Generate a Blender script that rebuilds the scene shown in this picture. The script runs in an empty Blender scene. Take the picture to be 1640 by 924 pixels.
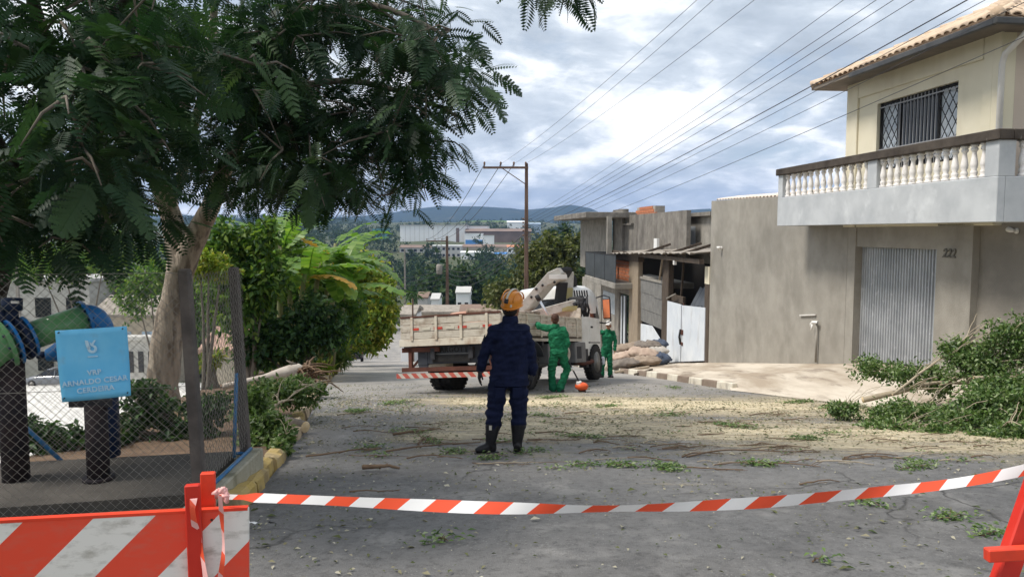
import bpy, bmesh, math, random
import numpy as np
from mathutils import Vector, Matrix, noise

random.seed(7)
rng = np.random.default_rng(11)
SC = bpy.context.scene
COL = SC.collection
PI = math.pi

# ------------------------------------------------------------------ camera
F_PX, CXP, CYP, HZ = 1190.0, 820.0, 462.0, 372.0
PITCH = math.atan((CYP - HZ) / F_PX)
EYE = 1.5
cam_d = bpy.data.cameras.new('camera')
cam_d.sensor_width = 36.0
cam_d.lens = 36.0 * F_PX / 1640.0
cam_d.clip_start = 0.05
cam_d.clip_end = 20000
cam = bpy.data.objects.new('camera', cam_d)
COL.objects.link(cam)
cam.location = (0, 0, EYE)
cam.rotation_euler = (PI / 2 - PITCH, 0, 0)
SC.camera = cam

# ------------------------------------------------------------------ world: sky with broken cloud
SUN_DIR = Vector((-0.62, -0.12, 1.0)).normalized()
SUN_EL = math.asin(SUN_DIR.z)
SUN_AZ = math.atan2(SUN_DIR.x, SUN_DIR.y)
world = bpy.data.worlds.new('World')
SC.world = world
world.use_nodes = True
nt = world.node_tree
nt.nodes.clear()


def N(t, typ, **kw):
    n = t.nodes.new(typ)
    for k, v in kw.items():
        setattr(n, k, v)
    return n


def setin(n, **kw):
    for k, v in kw.items():
        n.inputs[k.replace('_', ' ')].default_value = v
    return n


def math_n(t, op, a, b=None, c=None):
    n = N(t, 'ShaderNodeMath', operation=op)
    for i, v in enumerate((a, b, c)):
        if v is None:
            continue
        if isinstance(v, (int, float)):
            n.inputs[i].default_value = v
        else:
            t.links.new(v, n.inputs[i])
    return n.outputs[0]


def ramp(t, fac, stops, interp='LINEAR'):
    n = N(t, 'ShaderNodeValToRGB')
    cr = n.color_ramp
    cr.interpolation = interp
    while len(cr.elements) < len(stops):
        cr.elements.new(0.5)
    for e, (p, c) in zip(cr.elements, stops):
        e.position = p
        e.color = (c, c, c, 1) if isinstance(c, (int, float)) else (c[0], c[1], c[2], 1)
    t.links.new(fac, n.inputs[0])
    return n.outputs[0]


def mixc(t, fac, a, b, mode='MIX'):
    n = N(t, 'ShaderNodeMix', data_type='RGBA', blend_type=mode)
    for sock, v in ((n.inputs[0], fac), (n.inputs[6], a), (n.inputs[7], b)):
        if isinstance(v, (int, float)):
            sock.default_value = v
        elif isinstance(v, (tuple, list)):
            sock.default_value = (v[0], v[1], v[2], 1)
        else:
            t.links.new(v, sock)
    return n.outputs[2]


def build_sky():
    t = nt
    L = t.links.new
    out = N(t, 'ShaderNodeOutputWorld')
    sky = N(t, 'ShaderNodeTexSky', sky_type='NISHITA', sun_disc=False)
    sky.sun_elevation = SUN_EL
    sky.sun_rotation = SUN_AZ
    sky.dust_density = 2.0
    tc = N(t, 'ShaderNodeTexCoord')
    sep = N(t, 'ShaderNodeSeparateXYZ')
    L(tc.outputs['Generated'], sep.inputs[0])
    zc = math_n(t, 'MAXIMUM', sep.outputs[2], 0.0)
    zz = math_n(t, 'ADD', zc, 0.24)
    ux = math_n(t, 'DIVIDE', sep.outputs[0], zz)
    uy = math_n(t, 'DIVIDE', sep.outputs[1], zz)
    cmb = N(t, 'ShaderNodeCombineXYZ')
    L(ux, cmb.inputs[0]); L(uy, cmb.inputs[1])

    def nz(scale, detail, rough, off, dist=0.0, sx=1.0):
        mp = N(t, 'ShaderNodeMapping')
        mp.inputs['Location'].default_value = off
        mp.inputs['Scale'].default_value = (sx, 1.0, 1.0)
        L(cmb.outputs[0], mp.inputs[0])
        n = N(t, 'ShaderNodeTexNoise')
        setin(n, Scale=scale, Detail=detail, Roughness=rough, Distortion=dist)
        L(mp.outputs[0], n.inputs['Vector'])
        return n.outputs['Fac']
    big = nz(0.55, 4, 0.5, (3.1, 1.7, 0), 0.4)
    med = nz(1.35, 9, 0.58, (8.3, 2.2, 0), 0.5)
    fine = nz(5.0, 9, 0.60, (1.3, 5.2, 0), 0.4)
    # cover: where there is cloud at all
    cov = math_n(t, 'ADD', math_n(t, 'MULTIPLY', big, 0.5), math_n(t, 'MULTIPLY', med, 0.5))
    mask = ramp(t, cov, [(0.37, 0.3), (0.47, 1.0)])
    # brightness of the cloud: thick grey bellies, white tops
    br = math_n(t, 'ADD', math_n(t, 'MULTIPLY', med, 0.66), math_n(t, 'MULTIPLY', fine, 0.34))
    ccol = ramp(t, br, [(0.37, (0.31, 0.35, 0.395)), (0.45, (0.38, 0.425, 0.475)), (0.505, (0.47, 0.515, 0.56)),
                        (0.55, (0.65, 0.675, 0.70)), (0.61, (0.87, 0.87, 0.86))])
    b1 = N(t, 'ShaderNodeBackground'); b1.inputs[1].default_value = 0.10
    L(sky.outputs[0], b1.inputs[0])
    b2 = N(t, 'ShaderNodeBackground'); b2.inputs[1].default_value = 0.95
    L(ccol, b2.inputs[0])
    mx = N(t, 'ShaderNodeMixShader')
    L(mask, mx.inputs[0]); L(b1.outputs[0], mx.inputs[1]); L(b2.outputs[0], mx.inputs[2])
    L(mx.outputs[0], out.inputs[0])


build_sky()

# ------------------------------------------------------------------ sun through thin cloud
sun_d = bpy.data.lights.new('sun', 'SUN')
sun_d.energy = 2.3
sun_d.angle = math.radians(14)
sun_d.color = (1.0, 0.94, 0.85)
sun = bpy.data.objects.new('sun', sun_d)
COL.objects.link(sun)
sun.rotation_euler = SUN_DIR.to_track_quat('Z', 'Y').to_euler()
sun.location = SUN_DIR * 50

# ------------------------------------------------------------------ view / render settings
SC.render.engine = 'CYCLES'
SC.view_settings.view_transform = 'Standard'
SC.view_settings.look = 'None'
SC.view_settings.gamma = 1.0
SC.view_settings.exposure = 0.84
SC.view_settings.use_curve_mapping = False
SC.cycles.use_denoising = True
SC.cycles.max_bounces = 7
SC.cycles.diffuse_bounces = 3
SC.cycles.glossy_bounces = 3
SC.cycles.transmission_bounces = 5
SC.cycles.transparent_max_bounces = 16
SC.cycles.volume_bounces = 0
SC.cycles.sample_clamp_indirect = 4.0
SC.cycles.caustics_reflective = False
SC.cycles.caustics_refractive = False

# ------------------------------------------------------------------ geometry helpers
_sp, _cp = math.sin(PITCH), math.cos(PITCH)


def P(px, py, Y):
    """world point on the sight line of photo pixel (px, py) at forward distance Y"""
    u, v = (px - CXP) / F_PX, (CYP - py) / F_PX
    d = Vector((u, _cp + v * _sp, -_sp + v * _cp))
    return Vector((0, 0, EYE)) + d * (Y / d.y)


def interp(x, pts):
    return float(np.interp(x, [p[0] for p in pts], [p[1] for p in pts]))


def smooth01(t):
    t = min(1.0, max(0.0, t))
    return t * t * (3 - 2 * t)


GZ = [(-60, 6.2), (-10, 1.2), (0, 0.0), (14, -1.68), (42, -5.88), (85, -13.4), (220, -26.9), (330, -29.0),
      (470, -26.0), (620, -14.0), (800, -9.0), (1100, 0.0), (1500, 18.0), (1800, 24.0), (2400, 20.0), (9000, 10.0)]


def gz(y):
    # slightly rounded profile
    w = 1.5
    return (interp(y - w, GZ) + interp(y, GZ) + interp(y + w, GZ)) / 3.0


KL = [(-30, 0.2), (-8, -1.2), (0, -1.6), (4.4, -1.95), (6.26, -2.2), (8.1, -2.49), (10.8, -3.04), (18.5, -4.66),
      (23.6, -5.75), (32.5, -7.5), (45, -10.2), (85, -19.5), (220, -38.0), (300, -48)]
KR = [(-30, 12), (-8, 10), (4, 9.0), (8.5, 8.3), (11, 7.2), (13, 6.2), (14.6, 5.55), (16.6, 5.0), (22, 4.5),
      (27.7, 3.72), (40, 2.2), (85, -8.0), (220, -29.5), (300, -39)]


def kl(y):
    return interp(y, KL)


def kr(y):
    return interp(y, KR)


def wx(y):                      # street face of the buildings on the right
    return 9.74 - 0.1025 * y


WZ = [(-30, 3.6), (-6, 0.75), (8, -0.38), (12.3, -0.85), (14.5, -1.13), (17.3, -1.47), (18.0, -1.62), (26.4, -3.11),
      (31, -3.98), (49, -7.0), (85, -13.2)]


def wz(y):
    return interp(y, WZ)


def terrain(x, y):
    z = gz(y)
    xl = x - kl(y)
    if xl < -2.6 and y < 200:
        z -= 2.0 * smooth01((-2.6 - xl) / 4.0) * smooth01((y - 5.5) / 5.0) * (1 - smooth01((y - 120) / 80))
    return z


def surf(x, y):
    """height of whatever one stands on at x, y near the camera"""
    if kl(y) <= x <= kr(y):
        return gz(y)
    if x > kr(y):
        a, b = kr(y), wx(y)
        t = min(1.0, (x - a) / max(0.2, b - a))
        return (gz(y) + 0.12) * (1 - t) + wz(y) * t
    return terrain(x, y) + 0.1


def link(name, data, parent=None, label=None, cat=None, group=None, kind=None):
    o = bpy.data.objects.new(name, data)
    COL.objects.link(o)
    if parent is not None:
        o.parent = parent
    if label: o['label'] = label
    if cat: o['category'] = cat
    if group: o['group'] = group
    if kind: o['kind'] = kind
    return o


def empty(name, loc=(0, 0, 0), rz=0.0, label=None, cat=None, group=None, kind=None, mat=None):
    o = link(name, None, None, label, cat, group, kind)
    o.empty_display_size = 0.2
    if mat is not None:
        o.matrix_world = mat
    else:
        o.location = loc
        o.rotation_euler = (0, 0, rz)
    return o


def copy_tree(o, parent=None):
    c = o.copy()
    COL.objects.link(c)
    c.parent = parent
    for ch in list(o.children):
        copy_tree(ch, c)
    return c


class MB:
    """collects shapes, builds ONE mesh object"""

    def __init__(self):
        self.v, self.f, self.m, self.s = [], [], [], []

    def add(self, vs, fs, mi=0, smooth=False):
        b = len(self.v)
        self.v.extend([tuple(v) for v in vs])
        for f in fs:
            self.f.append(tuple(b + i for i in f))
            self.m.append(mi)
            self.s.append(smooth)
        return self

    def box(self, c, s, R=None, mi=0):
        c = Vector(c)
        vs = []
        for dz in (-.5, .5):
            for dx, dy in ((-.5, -.5), (.5, -.5), (.5, .5), (-.5, .5)):
                d = Vector((dx * s[0], dy * s[1], dz * s[2]))
                vs.append(c + (R @ d if R is not None else d))
        return self.add(vs, [(3, 2, 1, 0), (4, 5, 6, 7), (0, 1, 5, 4), (1, 2, 6, 5), (2, 3, 7, 6), (3, 0, 4, 7)], mi)

    def bx(self, x0, x1, y0, y1, z0, z1, mi=0):
        return self.box(((x0 + x1) / 2, (y0 + y1) / 2, (z0 + z1) / 2), (abs(x1 - x0), abs(y1 - y0), abs(z1 - z0)), None, mi)

    def hexa(self, p, mi=0):
        """8 points: bottom ring 0-3, top ring 4-7"""
        return self.add(p, [(3, 2, 1, 0), (4, 5, 6, 7), (0, 1, 5, 4), (1, 2, 6, 5), (2, 3, 7, 6), (3, 0, 4, 7)], mi)

    def bar(self, a, b, w, h, up=(0, 0, 1), mi=0):
        a, b = Vector(a), Vector(b)
        d = (b - a).normalized()
        u = Vector(up)
        r = d.cross(u)
        if r.length < 1e-4:
            r = d.cross(Vector((1, 0, 0)))
        r.normalize()
        u = r.cross(d).normalized()
        r, u = r * w / 2, u * h / 2
        return self.hexa([a - r - u, a + r - u, b + r - u, b - r - u, a - r + u, a + r + u, b + r + u, b - r + u], mi)

    def prism(self, poly, off, mi=0):
        """poly: list of points (planar), extruded by vector off"""
        n = len(poly)
        off = Vector(off)
        vs = [Vector(p) for p in poly] + [Vector(p) + off for p in poly]
        fs = [tuple(reversed(range(n))), tuple(range(n, 2 * n))]
        for i in range(n):
            j = (i + 1) % n
            fs.append((i, j, n + j, n + i))
        return self.add(vs, fs, mi)

    def tube(self, pts, rad, n=8, mi=0, ref=(1, 0, 0), caps=True, smooth=True):
        """pts list, rad: float | list of float | list of (rx, ry)"""
        pts = [Vector(p) for p in pts]
        m = len(pts)
        if not isinstance(rad, (list, tuple)):
            rad = [rad] * m
        vs = []
        ref = Vector(ref)
        prev = None
        for i, p in enumerate(pts):
            d = (pts[min(i + 1, m - 1)] - pts[max(i - 1, 0)])
            if d.length < 1e-9:
                d = Vector((0, 0, 1))
            d.normalize()
            if prev is None:
                x = ref - d * ref.dot(d)
                if x.length < 1e-3:
                    x = Vector((0, 1, 0)) - d * d.y
                    if x.length < 1e-3:
                        x = Vector((0, 0, 1)) - d * d.z
            else:
                x = prev - d * prev.dot(d)
            x.normalize()
            prev = x
            y = d.cross(x)
            r = rad[i]
            rx, ry = (r if isinstance(r, (list, tuple)) else (r, r))
            for k in range(n):
                a = 2 * PI * k / n
                vs.append(p + x * (math.cos(a) * rx) + y * (math.sin(a) * ry))
        fs = []
        for i in range(m - 1):
            for k in range(n):
                k2 = (k + 1) % n
                fs.append((i * n + k, i * n + k2, (i + 1) * n + k2, (i + 1) * n + k))
        if caps:
            fs.append(tuple(reversed(range(n))))
            fs.append(tuple((m - 1) * n + k for k in range(n)))
        return self.add(vs, fs, mi, smooth)

    def ell(self, c, r, n=12, m=8, R=None, mi=0):
        c = Vector(c)
        vs, fs = [], []
        for i in range(m + 1):
            th = PI * i / m
            for k in range(n):
                a = 2 * PI * k / n
                d = Vector((r[0] * math.sin(th) * math.cos(a), r[1] * math.sin(th) * math.sin(a), -r[2] * math.cos(th)))
                vs.append(c + (R @ d if R is not None else d))
        for i in range(m):
            for k in range(n):
                k2 = (k + 1) % n
                fs.append((i * n + k, i * n + k2, (i + 1) * n + k2, (i + 1) * n + k))
        return self.add(vs, fs, mi, True)

    def lathe(self, prof, n=12, c=(0, 0, 0), R=None, mi=0, smooth=True):
        """prof: list of (r, z)"""
        c = Vector(c)
        vs, fs = [], []
        for r, z in prof:
            for k in range(n):
                a = 2 * PI * k / n
                d = Vector((r * math.cos(a), r * math.sin(a), z))
                vs.append(c + (R @ d if R is not None else d))
        m = len(prof)
        for i in range(m - 1):
            for k in range(n):
                k2 = (k + 1) % n
                fs.append((i * n + k, i * n + k2, (i + 1) * n + k2, (i + 1) * n + k))
        fs.append(tuple(reversed(range(n))))
        fs.append(tuple((m - 1) * n + k for k in range(n)))
        return self.add(vs, fs, mi, smooth)

    def mesh(self, name, mats, clean=False):
        me = bpy.data.meshes.new(name)
        me.from_pydata(self.v, [], self.f)
        for mt in (mats if isinstance(mats, (list, tuple)) else [mats]):
            me.materials.append(mt)
        me.polygons.foreach_set('material_index', self.m)
        me.polygons.foreach_set('use_smooth', self.s)
        me.update()
        return me

    def build(self, name, mats, parent=None, label=None, cat=None, group=None, kind=None, bevel=0.0, seg=1):
        o = link(name, self.mesh(name, mats), parent, label, cat, group, kind)
        if bevel:
            md = o.modifiers.new('bevel', 'BEVEL')
            md.width = bevel
            md.segments = seg
            md.limit_method = 'ANGLE'
            md.angle_limit = math.radians(35)
        return o


def np_mesh(name, V, Fc, mats, rnd=None, smooth=False):
    """V (n,3), Fc (m,k) uniform faces"""
    V = np.asarray(V, dtype=np.float32)
    Fc = np.asarray(Fc, dtype=np.int32)
    me = bpy.data.meshes.new(name)
    me.vertices.add(len(V))
    me.vertices.foreach_set('co', V.ravel())
    m, k = Fc.shape
    me.loops.add(m * k)
    me.loops.foreach_set('vertex_index', Fc.ravel())
    me.polygons.add(m)
    me.polygons.foreach_set('loop_start', np.arange(0, m * k, k, dtype=np.int32))
    me.polygons.foreach_set('loop_total', np.full(m, k, dtype=np.int32))
    if smooth:
        me.polygons.foreach_set('use_smooth', np.ones(m, dtype=bool))
    for mt in (mats if isinstance(mats, (list, tuple)) else [mats]):
        me.materials.append(mt)
    if rnd is not None:
        a = me.attributes.new('rnd', 'FLOAT', 'POINT')
        a.data.foreach_set('value', np.asarray(rnd, dtype=np.float32))
    me.update()
    me.validate()
    return me


def unit(a):
    return a / np.maximum(np.linalg.norm(a, axis=-1, keepdims=True), 1e-9)


def leaves_np(pos, dr, nrm, L, W, fold=0.25):
    """folded rhombic leaves; returns V, F, rnd"""
    n = len(pos)
    L = np.broadcast_to(np.asarray(L, dtype=float), (n,))[:, None]
    W = np.broadcast_to(np.asarray(W, dtype=float), (n,))[:, None]
    dr = unit(dr)
    side = unit(np.cross(dr, nrm))
    up = np.cross(side, dr)
    mid = pos + dr * L * 0.45
    V = np.stack([pos, mid + side * W * .5 + up * W * fold, pos + dr * L - up * L * 0.12, mid - side * W * .5 + up * W * fold], 1)
    idx = np.arange(n)[:, None] * 4
    Fc = np.concatenate([idx + np.array([[0, 1, 2]]), idx + np.array([[0, 2, 3]])], 0)
    r = np.repeat(rng.random(n), 4)
    return V.reshape(-1, 3), Fc, r


def blob_points(blobs, n, shell=0.5):
    """points in ellipsoids (c, r), biased to the shell; returns pos, outward"""
    vol = np.array([b[1][0] * b[1][1] * b[1][2] for b in blobs]) ** 0.75
    pick = rng.choice(len(blobs), n, p=vol / vol.sum())
    C = np.array([list(b[0]) for b in blobs], dtype=float)[pick]
    R = np.array([list(b[1]) for b in blobs], dtype=float)[pick]
    d = unit(rng.normal(size=(n, 3)))
    rad = shell + (1 - shell) * rng.random((n, 1)) ** 0.6
    rad *= 1 + 0.26 * rng.normal(size=(n, 1))
    pos = C + d * R * rad
    # gather leaves into tufts so that gaps open between them
    k = max(4, n // 26)
    tuft = pos[rng.choice(n, k)]
    own = rng.integers(0, k, n)
    near = rng.random((n, 1)) < 0.72
    pos = np.where(near, tuft[own] + rng.normal(size=(n, 3)) * R.mean(0) * 0.14, pos)
    return pos, np.where(near, unit(rng.normal(size=(n, 3)) + d), d)


def leaf_cloud(name, blobs, n, L, W, mat, parent=None, shell=0.5, droop=0.3, origin=(0, 0, 0), kind=None, **kw):
    pos, out = blob_points(blobs, n, shell)
    dr = out * 0.8 + rng.normal(size=(n, 3)) * 0.6 + np.array([0, 0, -droop])
    nrm = rng.normal(size=(n, 3)) * 0.7 + np.array([0, 0, 0.8]) + out * 0.3
    Ls = L * (0.7 + 0.6 * rng.random(n))
    V, Fc, r = leaves_np(pos - np.array(origin), dr, nrm, Ls, Ls * (W / L))
    return link(name, np_mesh(name, V, Fc, mat, r), parent, kind=kind, **kw)


def fbm(x, y, z=0.0, o=4):
    return noise.fractal(Vector((x, y, z)), 1.0, 2.0, o)


def text_mesh(name, body, size, mat, extrude=0.004, shear=0.0, align='CENTER', space=1.0, offset=0.0):
    c = bpy.data.curves.new(name, 'FONT')
    c.body = body; c.size = size; c.extrude = extrude; c.shear = shear; c.align_x = align; c.space_character = space
    c.offset = offset
    c.resolution_u = 3
    o = bpy.data.objects.new(name, c)
    sc = bpy.data.scenes.new('tmp')
    sc.collection.objects.link(o)
    with bpy.context.temp_override(scene=sc, view_layer=sc.view_layers[0]):
        dg = bpy.context.evaluated_depsgraph_get()
    me = bpy.data.meshes.new_from_object(o.evaluated_get(dg))
    bpy.data.objects.remove(o)
    bpy.data.scenes.remove(sc)
    me.materials.clear()
    me.materials.append(mat)
    return me


# ------------------------------------------------------------------ materials
MATS = {}


def M(name, c1, c2=None, scale=4.0, rough=0.8, bump=0.0, bscale=40.0, metal=0.0, spec=0.3, stretch=(1, 1, 1),
      c3=None, s3=0.7, lo3=0.5, hi3=0.68, f3=1.0, st3=(1, 1, 1), coat=0.0, detail=6, lo=0.35, hi=0.65, rvar=0.0):
    if name in MATS:
        return MATS[name]
    m = bpy.data.materials.new(name)
    m.use_nodes = True
    t = m.node_tree
    L = t.links.new
    b = t.nodes['Principled BSDF']
    b.inputs['Roughness'].default_value = rough
    b.inputs['Metallic'].default_value = metal
    b.inputs['Specular IOR Level'].default_value = spec
    if coat:
        b.inputs['Coat Weight'].default_value = coat
    geo = N(t, 'ShaderNodeNewGeometry')

    def nz(scale, det, st, off=0.0):
        mp = N(t, 'ShaderNodeMapping')
        mp.inputs['Scale'].default_value = st
        mp.inputs['Location'].default_value = (off, off * .7, off * .3)
        L(geo.outputs['Position'], mp.inputs[0])
        n = N(t, 'ShaderNodeTexNoise')
        setin(n, Scale=scale, Detail=det, Roughness=0.6)
        L(mp.outputs[0], n.inputs['Vector'])
        return n.outputs['Fac']
    col = c1
    if c2 is not None:
        f = ramp(t, nz(scale, detail, stretch), [(lo, 0.0), (hi, 1.0)])
        col = mixc(t, f, c1, c2)
        if rvar:
            L(math_n(t, 'ADD', math_n(t, 'MULTIPLY', f, rvar), rough - rvar / 2), b.inputs['Roughness'])
    if c3 is not None:
        f = ramp(t, nz(s3, 5, st3, 5.3), [(lo3, 0.0), (hi3, 1.0)])
        f = math_n(t, 'MULTIPLY', f, f3)
        col = mixc(t, f, col, c3)
    if isinstance(col, (tuple, list)):
        b.inputs['Base Color'].default_value = (*col, 1)
    else:
        L(col, b.inputs['Base Color'])
    if bump:
        bn = N(t, 'ShaderNodeBump')
        setin(bn, Strength=bump, Distance=0.02)
        L(nz(bscale, 4, stretch, 2.0), bn.inputs['Height'])
        L(bn.outputs[0], b.inputs['Normal'])
    MATS[name] = m
    return m


def leaf_mat(name, cols, trans=0.35, rough=0.5, spec=0.35, hueshift=None):
    """cols: list of colours picked by each leaf's own random value"""
    if name in MATS:
        return MATS[name]
    m = bpy.data.materials.new(name)
    m.use_nodes = True
    t = m.node_tree
    L = t.links.new
    b = t.nodes['Principled BSDF']
    out = t.nodes['Material Output']
    b.inputs['Roughness'].default_value = rough
    b.inputs['Specular IOR Level'].default_value = spec
    at = N(t, 'ShaderNodeAttribute', attribute_name='rnd')
    k = len(cols)
    c = ramp(t, at.outputs['Fac'], [(i / max(1, k - 1), cl) for i, cl in enumerate(cols)])
    L(c, b.inputs['Base Color'])
    tr = N(t, 'ShaderNodeBsdfTranslucent')
    c2 = mixc(t, 1.0, c, (1.25, 1.35, 0.7), 'MULTIPLY')
    L(c2, tr.inputs[0])
    mx = N(t, 'ShaderNodeMixShader')
    mx.inputs[0].default_value = trans
    L(b.outputs[0], mx.inputs[1]); L(tr.outputs[0], mx.inputs[2])
    L(mx.outputs[0], out.inputs[0])
    MATS[name] = m
    return m


def glass_mat(name, col, rough=0.08, spec=0.6):
    return M(name, col, rough=rough, spec=spec)


def stripe_mat(name, ca, cb, period, axis=(1, 0, 1), phase=0.0, duty=0.5, rough=0.5, grime=(0.30, 0.27, 0.22), gf=0.35):
    """diagonal painted stripes in object space with wear"""
    m = bpy.data.materials.new(name)
    m.use_nodes = True
    t = m.node_tree
    L = t.links.new
    b = t.nodes['Principled BSDF']
    b.inputs['Roughness'].default_value = rough
    tc = N(t, 'ShaderNodeTexCoord')
    dp = N(t, 'ShaderNodeVectorMath', operation='DOT_PRODUCT')
    L(tc.outputs['Object'], dp.inputs[0])
    dp.inputs[1].default_value = axis
    v = math_n(t, 'ADD', math_n(t, 'DIVIDE', dp.outputs['Value'], period), phase + 100.0)
    fr = math_n(t, 'FRACT', v)
    st = math_n(t, 'GREATER_THAN', fr, duty)
    n = N(t, 'ShaderNodeTexNoise')
    setin(n, Scale=9.0, Detail=7.0, Roughness=0.65)
    mp = N(t, 'ShaderNodeMapping'); mp.inputs['Scale'].default_value = (1, 1, 2.5)
    L(tc.outputs['Object'], mp.inputs[0]); L(mp.outputs[0], n.inputs['Vector'])
    g = math_n(t, 'MULTIPLY', ramp(t, n.outputs['Fac'], [(0.5, 0), (0.72, 1)]), gf)
    base = mixc(t, st, ca, cb)
    gg = math_n(t, 'MULTIPLY', g, math_n(t, 'ADD', math_n(t, 'MULTIPLY', st, 0.75), 0.25))
    L(mixc(t, gg, base, grime), b.inputs['Base Color'])
    MATS[name] = m
    return m


# concrete, plaster, paint
M('plaster_grey', (0.275, 0.256, 0.222), (0.35, 0.328, 0.288), scale=1.7, rough=0.92, bump=0.45, bscale=45, detail=10,
  c3=(0.185, 0.172, 0.148), s3=0.8, lo3=0.52, hi3=0.64, f3=0.42, st3=(1, 1, 0.5))
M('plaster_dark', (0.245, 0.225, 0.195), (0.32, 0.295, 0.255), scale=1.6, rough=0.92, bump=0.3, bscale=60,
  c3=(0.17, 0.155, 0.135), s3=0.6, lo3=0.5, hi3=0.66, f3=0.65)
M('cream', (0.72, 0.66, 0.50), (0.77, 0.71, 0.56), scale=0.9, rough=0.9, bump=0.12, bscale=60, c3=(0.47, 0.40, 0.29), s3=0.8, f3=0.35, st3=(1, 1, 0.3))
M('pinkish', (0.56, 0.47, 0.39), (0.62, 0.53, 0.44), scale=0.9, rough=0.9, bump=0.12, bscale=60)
M('parapet', (0.41, 0.43, 0.45), (0.53, 0.55, 0.565), scale=1.6, rough=0.85, bump=0.15, bscale=50,
  c3=(0.68, 0.70, 0.71), s3=1.6, lo3=0.56, hi3=0.70, f3=0.6)
M('coping', (0.045, 0.036, 0.03), (0.09, 0.075, 0.062), scale=2.5, rough=0.95, bump=0.4, bscale=40,
  c3=(0.40, 0.37, 0.33), s3=3.2, lo3=0.60, hi3=0.67, f3=0.8, st3=(1, 1, 0.25))
M('baluster', (0.84, 0.82, 0.80), (0.74, 0.70, 0.67), scale=5, rough=0.7, c3=(0.12, 0.10, 0.09), s3=7, lo3=0.63, hi3=0.70, f3=0.9)
M('pvc', (0.70, 0.68, 0.64), (0.60, 0.57, 0.53), scale=4, rough=0.5)
M('gutter', (0.06, 0.062, 0.065), (0.10, 0.10, 0.10), scale=3, rough=0.5, metal=0.3)
M('soffit', (0.16, 0.14, 0.12), (0.22, 0.19, 0.16), scale=3, rough=0.9)
M('roof_tile', (0.54, 0.40, 0.28), (0.64, 0.51, 0.385), scale=5, rough=0.85, c3=(0.26, 0.20, 0.16), s3=2.5, f3=0.7, bump=0.2)
M('roof_red', (0.52, 0.21, 0.11), (0.60, 0.28, 0.16), scale=5, rough=0.85, c3=(0.25, 0.15, 0.11), s3=1.5, f3=0.6)
M('roof_pale', (0.74, 0.66, 0.58), (0.60, 0.50, 0.42), scale=4, rough=0.85)  # terracotta tiles, the bright light on their ends put into the pale colour
M('galv', (0.39, 0.41, 0.435), (0.49, 0.51, 0.53), scale=2.0, rough=0.42, metal=0.35, c3=(0.66, 0.68, 0.70), s3=6.5, lo3=0.60, hi3=0.68, f3=0.6, rvar=0.2)
M('white_metal', (0.60, 0.645, 0.70), (0.70, 0.735, 0.77), scale=1.5, rough=0.6, c3=(0.42, 0.42, 0.42), s3=2.0, lo3=0.57, hi3=0.7, f3=0.6, st3=(1, 1, 0.3))
M('iron_dark', (0.02, 0.02, 0.022), (0.045, 0.042, 0.04), scale=6, rough=0.6, metal=0.2)
M('bar_grey', (0.30, 0.30, 0.31), rough=0.5)
M('brick', (0.42, 0.14, 0.07), (0.50, 0.20, 0.10), scale=6, rough=0.9, bump=0.3)
M('mortar', (0.30, 0.27, 0.23), (0.36, 0.33, 0.29), scale=8, rough=0.95)
M('conc', (0.23, 0.215, 0.19), (0.33, 0.31, 0.275), scale=2.5, rough=0.92, bump=0.3, c3=(0.15, 0.14, 0.125), s3=0.9, f3=0.7, st3=(1, 1, 0.5))
M('conc_old', (0.16, 0.148, 0.13), (0.25, 0.23, 0.205), scale=2.5, rough=0.95, bump=0.3, c3=(0.10, 0.09, 0.08), s3=1.1, f3=0.75, st3=(1, 1, 0.4))
M('conc_post', (0.10, 0.088, 0.082), (0.15, 0.132, 0.12), scale=6, rough=0.95, bump=0.3, c3=(0.055, 0.05, 0.047), s3=2.5, f3=0.7)
M('wood_dark', (0.06, 0.045, 0.035), (0.11, 0.085, 0.065), scale=4, rough=0.9, stretch=(4, 4, 0.6), bump=0.3)
M('wood_tan', (0.24, 0.19, 0.14), (0.33, 0.27, 0.20), scale=4, rough=0.9, stretch=(4, 4, 0.6), bump=0.3)
M('fibre_cement', (0.24, 0.215, 0.185), (0.36, 0.32, 0.275), scale=3, rough=0.9, c3=(0.20, 0.18, 0.155), s3=1.2, f3=0.6)
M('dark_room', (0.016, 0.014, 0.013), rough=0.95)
M('mesh_screen', (0.15, 0.15, 0.145), (0.21, 0.205, 0.195), scale=3, rough=0.9, bump=0.2)
M('rail_glass', (0.05, 0.055, 0.062), (0.075, 0.08, 0.088), scale=2, rough=0.35)
M('window_dark', (0.015, 0.017, 0.022), rough=0.12, spec=0.6)
M('window_pale', (0.62, 0.66, 0.70), (0.45, 0.5, 0.56), scale=3, rough=0.25, spec=0.5)
M('white_paint', (0.78, 0.78, 0.77), (0.70, 0.70, 0.69), scale=2, rough=0.7)
M('text_dark', (0.12, 0.115, 0.10), (0.17, 0.16, 0.14), scale=20, rough=0.8)

# ground
M('sidewalk', (0.36, 0.295, 0.225), (0.60, 0.535, 0.445), scale=0.8, rough=0.95, bump=0.35, bscale=50, stretch=(1.3, 0.32, 1), lo=0.40, hi=0.60,
  c3=(0.20, 0.16, 0.125), s3=1.3, lo3=0.54, hi3=0.63, f3=0.65, st3=(1.8, 0.35, 1), detail=10)
M('kerb_white', (0.70, 0.66, 0.56), (0.60, 0.54, 0.44), scale=3, rough=0.9, bump=0.3, c3=(0.27, 0.23, 0.185), s3=3.0, f3=0.6)
M('kerb_plain', (0.20, 0.15, 0.115), (0.27, 0.215, 0.17), scale=3, rough=0.95, bump=0.4)
M('kerb_yellow', (0.50, 0.36, 0.11), (0.44, 0.34, 0.19), scale=3.5, rough=0.9, bump=0.6, bscale=14, c3=(0.22, 0.165, 0.10), s3=2.2, lo3=0.46, hi3=0.6, f3=0.8)
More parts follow.
